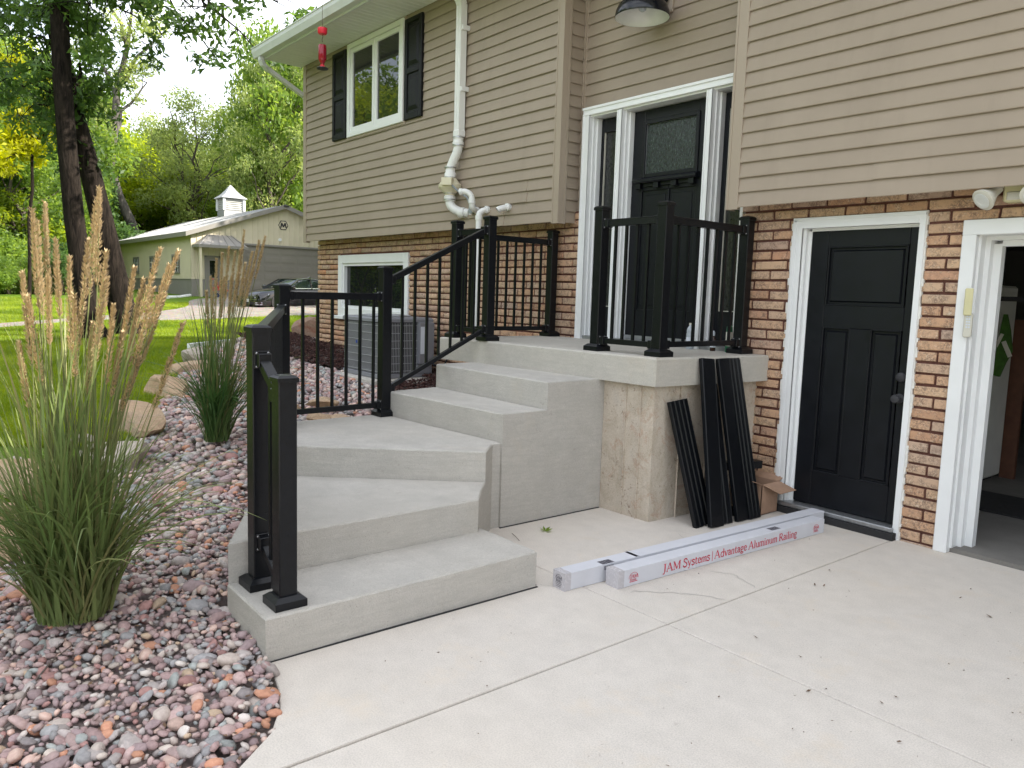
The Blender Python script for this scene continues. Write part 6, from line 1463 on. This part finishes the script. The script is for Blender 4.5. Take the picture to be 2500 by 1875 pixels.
for i, (dx, dep, ty, kd, wd) in enumerate([(20, 42, 470, 'shrub', 1.1), (70, 45, 500, 'darkshrub', 1.2), (120, 42, 520, 'darkshrub', 1.1), (165, 58, 470, 'darkshrub', 1.1), (195, 70, 470, 'darkshrub', 1.1), (-30, 40, 480, 'shrub', 1.2), (0, 44, 420, 'limeshrub', 1.1), (45, 48, 420, 'shrub', 1.2), (95, 50, 440, 'shrub', 1.1), (150, 52, 430, 'darkshrub', 1.2), (20, 38, 575, 'shrub', .9), (80, 39, 585, 'shrub', .9), (140, 39, 580, 'darkshrub', .9), (-20, 37, 560, 'shrub', 1.)]):
    place(dx, dep, ty, kd, 'shrub', 'shrub in the thicket behind the lawn, left of the barn', G_, wd, cat='shrub')
# trees round the rest of the plot: seen only in the window panes, and shading the yard
G_ = 'trees across the yard'
for i in range(26):
    a = -math.pi*.02-math.pi*.96*i/25; R0 = random.uniform(30, 42); tree(random.choice(['mid', 'mid', 'lime', 'dark', 'pale']), 4+R0*math.cos(a)*1.25, -2+R0*math.sin(a), random.uniform(8, 12), 'yard_tree', 'tree on the far side of the yard mirrored in the windows', G_, wide=1.1)

for i, (x, y, H, kd) in enumerate(((-22, -7, 12, 'mid'), (-28, -5, 10, 'lime'), (-34, -9, 14, 'mid'), (-41, -6, 12, 'dark'), (-30, -13, 15, 'mid'), (-46, -12, 15, 'lime'), (-24, -15, 13, 'mid'), (-38, -16, 16, 'mid'), (-54, -8, 14, 'mid'), (-18, -13, 12, 'lime'), (-27, -4, 4, 'shrub'), (-33, -5, 4, 'limeshrub'), (-38, -4, 4, 'shrub'), (-21, -5, 4, 'darkshrub'), (-45, -4, 4.5, 'shrub'))):
    tree(kd, x, y, H*.86 if H > 5 else H*.8, 'yard_tree', 'tree on the far side of the yard mirrored in the windows', G_, wide=1.15)
# the leaning grey trunk behind the barn
gt = empty('leaning_tree', (-64.1, 16.0, 1.4), 'leaning grey trunk with sparse leaves behind the left end of the barn roof', 'tree')
GK = 1.27
def gk(p): return (p[0]*GK, p[1]*GK, 1.59+(p[2]-1.59)*GK)
gpts = [gk(p) for p in [(-50.5, 12.6, .9), (-50.3, 12.2, 3.0), (-50, 11.62, 4.9), (-50, 10.9, 6.6), (-50, 10.56, 8.0), (-50, 10.75, 10), (-50, 11.0, 12.5), (-50, 11.6, 15), (-50, 12, 18)]]
random.seed(4); tm = MB().tube(gpts, [.46, .42, .38, .34, .32, .28, .24, .16, .06], 12); gcl = []
for (a, b) in (((-50, 10.6, 8.6), (-50.5, 9.4, 11.5)), ((-50, 10.75, 10), (-50, 12.6, 13.2)), ((-50, 11, 12), (-51, 9.6, 15.5)), ((-50, 11, 12.6), (-49, 13.4, 16)), ((-50, 11.6, 15), (-50, 10.2, 18)), ((-50, 10.6, 8.4), (-49.6, 9.2, 9.6))):
    pts = limb(tm, gk(a), gk(b), .17, .04, 7, .06, 6)
    for q in pts[3:]:
        e = q+Vector((random.gauss(0, .9), random.gauss(0, 1.3), random.gauss(.5, .8))); limb(tm, q, e, .04, .012, 5, .05, 3); gcl.append((*e, random.uniform(.7, 1.2)))
tm.build('trunk', M['barkgrey'], gt, smooth=True)
V, F_ = leaf_cloud(gcl, 6000, .27, .5); link('crown', mesh_np('crown', V, F_, M['leafpale']), gt)

# the big two-stemmed hickory on the lawn, its boughs over the top of the view
hk = empty('hickory_tree', (-18.4, 3.6, .45), 'big dark two stemmed shade tree on the lawn with boughs hanging overhead', 'tree')
random.seed(12)
T1 = [(-18.0, 3.42, .30), (-18.0, 3.33, .7), (-18.0, 3.22, 1.6), (-18.0, 3.10, 2.8), (-18.0, 3.02, 4.2), (-18.0, 2.97, 5.6), (-18.0, 2.96, 7.0), (-18.1, 2.9, 9), (-18.2, 2.8, 12)]
T2 = [(-19.1, 4.32, .30), (-19.05, 4.22, .7), (-19.0, 4.05, 1.6), (-18.95, 3.82, 2.8), (-18.9, 3.55, 4.1), (-18.9, 3.27, 5.3), (-18.9, 3.05, 6.6), (-19, 2.75, 9), (-19.2, 2.3, 12)]
MB().tube(T1, [.36, .235, .20, .19, .178, .17, .165, .14, .07], 18).build('trunk', M['bark'], hk, smooth=True)
MB().tube(T2, [.42, .30, .255, .23, .205, .18, .16, .13, .06], 18).build('trunk', M['bark'], hk, smooth=True)
hb = MB(); hcl = []
def bough(start, end, n, rad, spread, drop=.3):
    pts = limb(hb, start, end, .05, .012, 6, .05, 9); pts = [Vector(p) for p in pts]
    for i in range(n):
        q = random.choice(pts[2:]); e = q+Vector((random.gauss(0, spread), random.gauss(0, spread), random.gauss(-drop, spread*.6))); limb(hb, q, e, .012, .004, 4, .06, 3); hcl.append((*e, rad*random.uniform(.7, 1.25)))
def PT(dx, dy, dep): return at(dx*1.1302, dy*1.1302, dep)
for (st, (dx, dy, dep), n, rad, sp) in (
    ((-18, 2.97, 5.6), (20, 150, 17), 13, .32, .55), ((-18, 2.97, 5.9), (60, 80, 17.5), 11, .32, .65), ((-18, 2.96, 6.6), (0, 30, 17), 11, .34, .65), ((-18, 3.0, 5.2), (30, 215, 18), 12, .35, .45),
    ((-18.9, 3.2, 5.5), (190, 175, 17), 8, .3, .35), ((-18, 3.0, 5.3), (240, 110, 16.5), 10, .34, .4), ((-18, 2.95, 7.2), (300, 40, 16), 11, .30, .6), ((-18, 2.95, 7.4), (200, 20, 15), 10, .30, .6),
    ((-18, 2.96, 7), (110, 10, 16), 14, .42, .6), ((-18.2, 2.8, 9), (420, 20, 15), 12, .28, .6), ((-18.2, 2.8, 9), (510, 60, 14.5), 13, .26, .5), ((-18.2, 2.8, 9.5), (600, 5, 14), 14, .28, .5),
    ((-18.2, 2.8, 8.6), (350, 75, 15.5), 8, .26, .5), ((-18.2, 2.8, 9.2), (560, 115, 15), 10, .26, .3), ((-18.2, 2.8, 9.5), (470, 130, 16), 7, .25, .3),
    ((-18, 3.02, 4.4), (135, 285, 17.8), 7, .28, .25), ((-18, 3.04, 3.9), (185, 320, 17.8), 6, .26, .22), ((-18.9, 3.4, 4.8), (185, 270, 18), 5, .24, .18), ((-18, 3.0, 5.0), (80, 240, 17.5), 8, .3, .35),
    ((-18.2, 2.8, 10), (300, -120, 14), 16, .5, .9), ((-18.2, 2.8, 10), (500, -140, 14), 16, .5, .9), ((-18.2, 2.8, 10.5), (100, -150, 16), 16, .5, .9), ((-18.2, 2.8, 10.5), (-120, 0, 17), 16, .5, .9), ((-18.2, 2.8, 11), (700, -160, 15), 16, .5, .9)):
    p = PT(dx, dy, dep); bough(Vector(st), p, n, rad, sp)
hb.build('branches', M['bark'], hk)
V, F_ = leaf_cloud(hcl, 19000, .165, .40, .15); link('crown', mesh_np('crown', V, F_, M['leafdark']), hk)
# separate sapling behind it, sun glow painted into its yellow leaf colour
yt = empty('sunlit_tree', (-24, 1.2, .5), 'young tree with sun glow painted into its yellow leaves, left of the dark trunks', 'tree'); random.seed(8); hb = MB(); hcl = []
b0 = PT(60, 640, 24); limb(hb, (b0.x, b0.y, .3), PT(70, 300, 24), .06, .04, 8, .008, 6)
for (dx, dy) in ((20, 200), (40, 255), (85, 240), (120, 262), (15, 300), (70, 290), (8, 345), (130, 215), (30, 120), (10, 90), (60, 180)): bough(PT(68, 330, 24), PT(dx, dy, 24+random.uniform(-1, 1)), 6, .34, .3, .1)
hb.build('trunk', M['bark'], yt); V, F_ = leaf_cloud(hcl, 5200, .19, .45, .3); link('crown', mesh_np('crown', V, F_, M['leafsunlit']), yt)
# unseen trees added behind the house to shade the yard and barn gable
for i, (x, y, H) in enumerate(((-9, 20, 13), (-2, 22, 14), (5, 20, 13), (-15.5, 24, 12), (14, 17, 12), (-30, 27, 16), (-33, 33, 18), (-27, 33, 17), (-37, 37, 18), (-32, 22.5, 13), (-35, 28, 17), (-36, 32, 18))):
    tree('mid', x, y, H, 'shade_tree', 'unseen tree added behind the house to shade the yard and barn', 'added shade trees behind the house', wide=1.15)

# ------------------------------------------------------------------ ornamental grasses
def reed(name, x, y, z, H, R0, nb, plumes, lean, label, seed, wk=1.0):
    r = np.random.default_rng(seed); o = empty(name, (x, y, z), label, 'ornamental grass')
    # arching blades, ribbons of 7 segments
    S = 8; ang = r.uniform(0, 2*np.pi, nb); out = np.where(r.random(nb) < .25, r.uniform(.03, .35, nb), r.uniform(.3, 1.0, nb)); L = r.uniform(.45, 1.0, nb)*H*(.50+.20*out); tall = r.random(nb) < .14; out = np.where(tall, r.uniform(.05, .3, nb), out); L = np.where(tall, r.uniform(.6, .85, nb)*H, L); rad0 = R0*.34*np.sqrt(r.random(nb)); wd = r.uniform(.0035, .0085, nb)*wk
    ba = r.uniform(0, 2*np.pi, nb); bxy = np.stack([x+rad0*np.cos(ba), y+rad0*np.sin(ba)], 1); dirv = np.stack([np.cos(ang), np.sin(ang)], 1)+np.array(lean)*.35
    t = np.linspace(0, 1, S+1); th0 = .04+.42*out[:, None]; th = th0+(out[:, None]*1.75)*t[None]**1.5   # angle from vertical along the blade
    ds = L[:, None]/S; hx = np.concatenate([np.zeros((nb, 1)), np.cumsum(np.sin(th[:, :-1])*ds, 1)], 1); hz = np.concatenate([np.zeros((nb, 1)), np.cumsum(np.cos(th[:, :-1])*ds, 1)], 1)
    c = np.stack([bxy[:, 0, None]+dirv[:, 0, None]*hx, bxy[:, 1, None]+dirv[:, 1, None]*hx, z+np.maximum(hz, .01)], -1)
    sd = np.stack([-dirv[:, 1], dirv[:, 0], np.zeros(nb)], 1); sd /= np.linalg.norm(sd, axis=1)[:, None]; tw = r.normal(0, .5, nb); sd = sd*np.cos(tw)[:, None]+np.stack([dirv[:, 0]*0, dirv[:, 1]*0, np.sin(tw)], 1)
    W = wd[:, None]*np.clip(1.05-t[None]**2.2, .05, 1)
    V = np.stack([c-sd[:, None]*W[..., None], c+sd[:, None]*W[..., None]], 2).reshape(-1, 3)
    i0 = (np.arange(nb)*(S+1)*2)[:, None]+np.arange(S)[None]*2; F_ = np.stack([i0, i0+1, i0+3, i0+2], -1).reshape(-1, 4)
    link('blades', mesh_np('blades', V, F_, M['blade'], True), o, kind='stuff')
    for (tx, ty, tz, pl, pw) in plumes:
        a = r.uniform(0, 6.28); b = Vector((x+R0*.15*math.cos(a), y+R0*.15*math.sin(a), z)); e = Vector((tx, ty, tz)); mid = b.lerp(e, .5)+Vector((0, 0, .06)); pts = [b.lerp(mid, q)*(1-q)+mid.lerp(e, q)*q for q in np.linspace(0, 1, 9)]
        so_ = MB().tube(pts, [.0032]*7+[.0026, .0015], 5).build('stalk', M['stalk'], o)
        n = 520; pw = pw*1.4*r.uniform(.75, 1.2); q = r.random(n)**.85; d = (pts[-1]-pts[-3]).normalized(); base = np.array(pts[-1])-np.array(d)*pl*1.0
        rr = pw*np.sin(np.clip(q*.93+.07, 0, 1)*np.pi)**.6*(1-.45*q)*r.uniform(.2, 1, n); an = r.uniform(0, 6.28, n)
        u_ = np.cross(np.array(d), [0, 0, 1.]); u_ /= np.linalg.norm(u_)+1e-9; v_ = np.cross(np.array(d), u_)
        oo = (u_[None]*np.cos(an)[:, None]+v_[None]*np.sin(an)[:, None]); c0 = base+np.array(d)*(q*pl)[:, None]+oo*rr[:, None]*.45
        tip = c0+(np.array(d)*.75+oo*.55)*r.uniform(.014, .032, n)[:, None]; s2 = np.cross(oo, np.array(d))*r.uniform(.0022, .0045, n)[:, None]
        mid_ = (c0+tip)/2; V = np.stack([c0, mid_+s2, tip, mid_-s2], 1).reshape(-1, 3)
        link('plume', mesh_np('plume', V, np.arange(n*4).reshape(-1, 4), M['plume']), so_)
    return o
def tips(L_, dep0, jit, seed):
    r = random.Random(seed); out = []
    for (dx, dy, pl, pw) in L_:
        p = PT(dx, dy, dep0+r.uniform(-jit, jit)); out.append((p.x, p.y, p.z, pl, pw))
    return out
g1p = [(70, 455, .42, .019), (97, 440, .40, .018), (82, 480, .44, .02), (120, 520, .34, .017), (150, 557, .42, .018), (104, 600, .3, .014), (215, 408, .44, .02), (208, 430, .46, .02), (190, 520, .46, .02), (230, 545, .42, .018), (232, 600, .40, .018), (290, 580, .34, .014), (310, 605, .34, .014), (345, 540, .36, .014), (385, 545, .36, .013), (365, 575, .34, .014), (330, 625, .36, .015), (300, 640, .36, .016), (355, 640, .34, .014), (48, 590, .40, .017), (60, 640, .40, .017), (40, 740, .3, .014), (200, 700, .34, .016), (265, 720, .3, .013), (395, 700, .42, .010), (300, 775, .26, .013), (160, 640, .36, .016), (245, 660, .36, .016)]
reed('reed_grass', -3.93, .62, .05, 1.85, .46, 950, tips(g1p, 3.45, .22, 1), (.25, .0), 'tall feather reed grass with tan plumes at the left of the stone bed, nearest the camera', 31)
g2p = [(468, 560, .40, .017), (455, 600, .36, .016), (480, 548, .42, .018), (495, 535, .44, .018), (508, 545, .42, .018), (528, 498, .46, .018), (520, 540, .42, .017), (545, 545, .4, .017), (560, 520, .40, .013), (573, 512, .36, .012), (548, 575, .36, .016), (530, 570, .36, .016), (515, 590, .34, .016), (446, 630, .3, .012), (500, 600, .34, .016), (484, 600, .34, .015)]
reed('reed_grass', -6.45, 2.10, .30, 1.7, .28, 420, tips(g2p, 6.3, .18, 2), (.12, .1), 'second feather reed grass with upright plumes between the boulders and the stairs', 32)

# ------------------------------------------------------------------ lawn blades, litter
nb = 520000; r = rng
dd = 6.0+(36-6.0)*r.random(nb)**1.7; lat = r.uniform(-.85, .08, nb)
px = (_f.x*dd+_rt.x*lat*dd)/math.hypot(_f.x, _f.y)*1.0; py = (_f.y*dd+_rt.y*lat*dd)/math.hypot(_f.x, _f.y)
okb = ~inpoly(px, py, BED_POLY)
okb &= ~inpoly(px, py, LANE_POLY)
okb &= ~((px > -6.3) & (py > .8)); okb &= ~((px > -43) & (px < -30) & (py > 13.2)) & ~((px > -11.4) & (py > 5.3))
px, py, dd = px[okb], py[okb], dd[okb]; nb = len(px); pz_ = lawn_z(px, py)
h = r.uniform(.03, .065, nb)*np.clip(1+(dd-8)*.02, 1, 1.4); wv = (.0022+.00055*dd)*r.uniform(.7, 1.3, nb); a = r.uniform(0, 2*np.pi, nb); ln = r.normal(0, .45, (nb, 2))*h[:, None]
s_ = np.stack([np.cos(a)*wv, np.sin(a)*wv, np.zeros(nb)], 1); b0 = np.stack([px, py, pz_-.005], 1)
V = np.stack([b0-s_, b0+s_, b0+np.c_[ln, h]], 1).reshape(-1, 3)
link('lawn_grass', mesh_np('lawn_grass', V, np.arange(nb*3).reshape(-1, 3), M['turf']), lawn_o, kind='stuff')
# crumbs, twigs and leaves on the concrete
def bit(px_, py_, sx, sy, mat, name, z=.002):
    pass
r = random.Random(77)
lv = [(2025, 1392, .035), (1989, 1428, .03), (2012, 1430, .025), (2370, 1438, .03), (2345, 1460, .02), (2415, 1505, .045), (1845, 1556, .03), (1954, 1604, .025), (1974, 1688, .03), (2187, 1702, .025), (2152, 1716, .025), (1935, 1780, .02), (2195, 1812, .025), (1755, 1702, .02), (1480, 1190, .03)]
for i, (sx, sy, s_) in enumerate(lv):
    s_ *= .8; p = onz(sx/1.1302, sy/1.1302, .004); a = r.uniform(0, 6.28); d = Vector((math.cos(a), math.sin(a), 0)); n_ = Vector((-d.y, d.x, 0))
    o = MB().add([p-d*s_*.5, p+n_*s_*.22+Vector((0, 0, .006)), p+d*s_*.5+Vector((0, 0, .008)), p-n_*s_*.25+Vector((0, 0, .002)), p+Vector((0, 0, .0005))], [(0, 3, 4), (3, 2, 4), (2, 1, 4), (1, 0, 4)]).build('dead_leaf', M['deadleaf'])
    props(o, 'small dry brown leaf lying on the concrete drive', 'leaf', 'dry leaves on the drive')
p = onz(1177, 1147, .004); mb = MB()
for a in (.2, .9, 1.7, 2.6, 3.6, 4.6):
    d = Vector((math.cos(a), math.sin(a), 0)); n_ = Vector((-d.y, d.x, 0)); L_ = .055 if a < 3 else .04
    mb.add([p, p+d*L_*.5+n_*.010+Vector((0, 0, .012)), p+d*L_+Vector((0, 0, .02)), p+d*L_*.5-n_*.010+Vector((0, 0, .006))], [(0, 1, 2, 3)])
mb.build('green_leaf', M['leafmid'], label='fallen green compound leaf on the slab between stairs and foundation', cat='leaf')
MB().tube([onz(1106, 1152, .003), onz(1113, 1158, .02), onz(1122, 1168, .004)], .0018, 5).build('twig', M['twig'], label='thin curled twig on the slab beside the lowest step', cat='twig')
nC = 260; cl_ = np.stack([rng.uniform(-3.0, .2, 26), rng.uniform(1.0, 5.2, 26)], 1); cp = cl_[rng.integers(0, 26, nC)]+rng.normal(0, .28, (nC, 2)); cp = cp[(cp[:, 1] < 5.25) & (cp[:, 0] > -2.95) & (cp[:, 1] > .9)]; nC = len(cp); cv = rng.normal(0, 1, (nC, 4, 3))*[.004, .004, .0012]; cv[:, :, 2] = np.abs(cv[:, :, 2])+.001
V = (cv*rng.uniform(.3, 1.3, (nC, 1, 1))+np.c_[cp, np.zeros(nC)][:, None]).reshape(-1, 3)
link('grit', mesh_np('grit', V, np.arange(nC*4).reshape(-1, 4), M['deadleaf']), drive, kind='stuff')
MB().tube([onz(25, 1555, -.02), onz(60, 1490, .0), onz(110, 1430, .02), onz(160, 1390, .03)], [.005, .0045, .004, .002], 6).build('twig', M['twig'], label='long grey twig lying on the pebbles at the lower left', cat='twig')
nL = 260; lp = np.stack([rng.uniform(-5.5, -2.3, nL*3), rng.uniform(-.5, 2.2, nL*3)], 1); lp = lp[inpoly(lp[:, 0], lp[:, 1], BED_POLY) & ~inpoly(lp[:, 0], lp[:, 1], slabpoly) & ~inpoly(lp[:, 0], lp[:, 1], STAIR_FOOT)][:nL]; nL = len(lp)
an = rng.uniform(0, 6.28, nL); ls = rng.uniform(.006, .02, nL); dv = np.stack([np.cos(an), np.sin(an), rng.normal(0, .25, nL)], 1)*ls[:, None]; sv = np.stack([-np.sin(an), np.cos(an), rng.normal(0, .25, nL)], 1)*(ls*rng.uniform(.12, .5, nL))[:, None]
c0 = np.c_[lp, bed_z(lp[:, 0], lp[:, 1])+rng.uniform(.006, .018, nL)]; V = np.stack([c0-dv, c0+sv, c0+dv, c0-sv], 1).reshape(-1, 3)
link('leaf_litter', mesh_np('leaf_litter', V, np.arange(nL*4).reshape(-1, 4), M['deadleaf']), bed, kind='stuff')
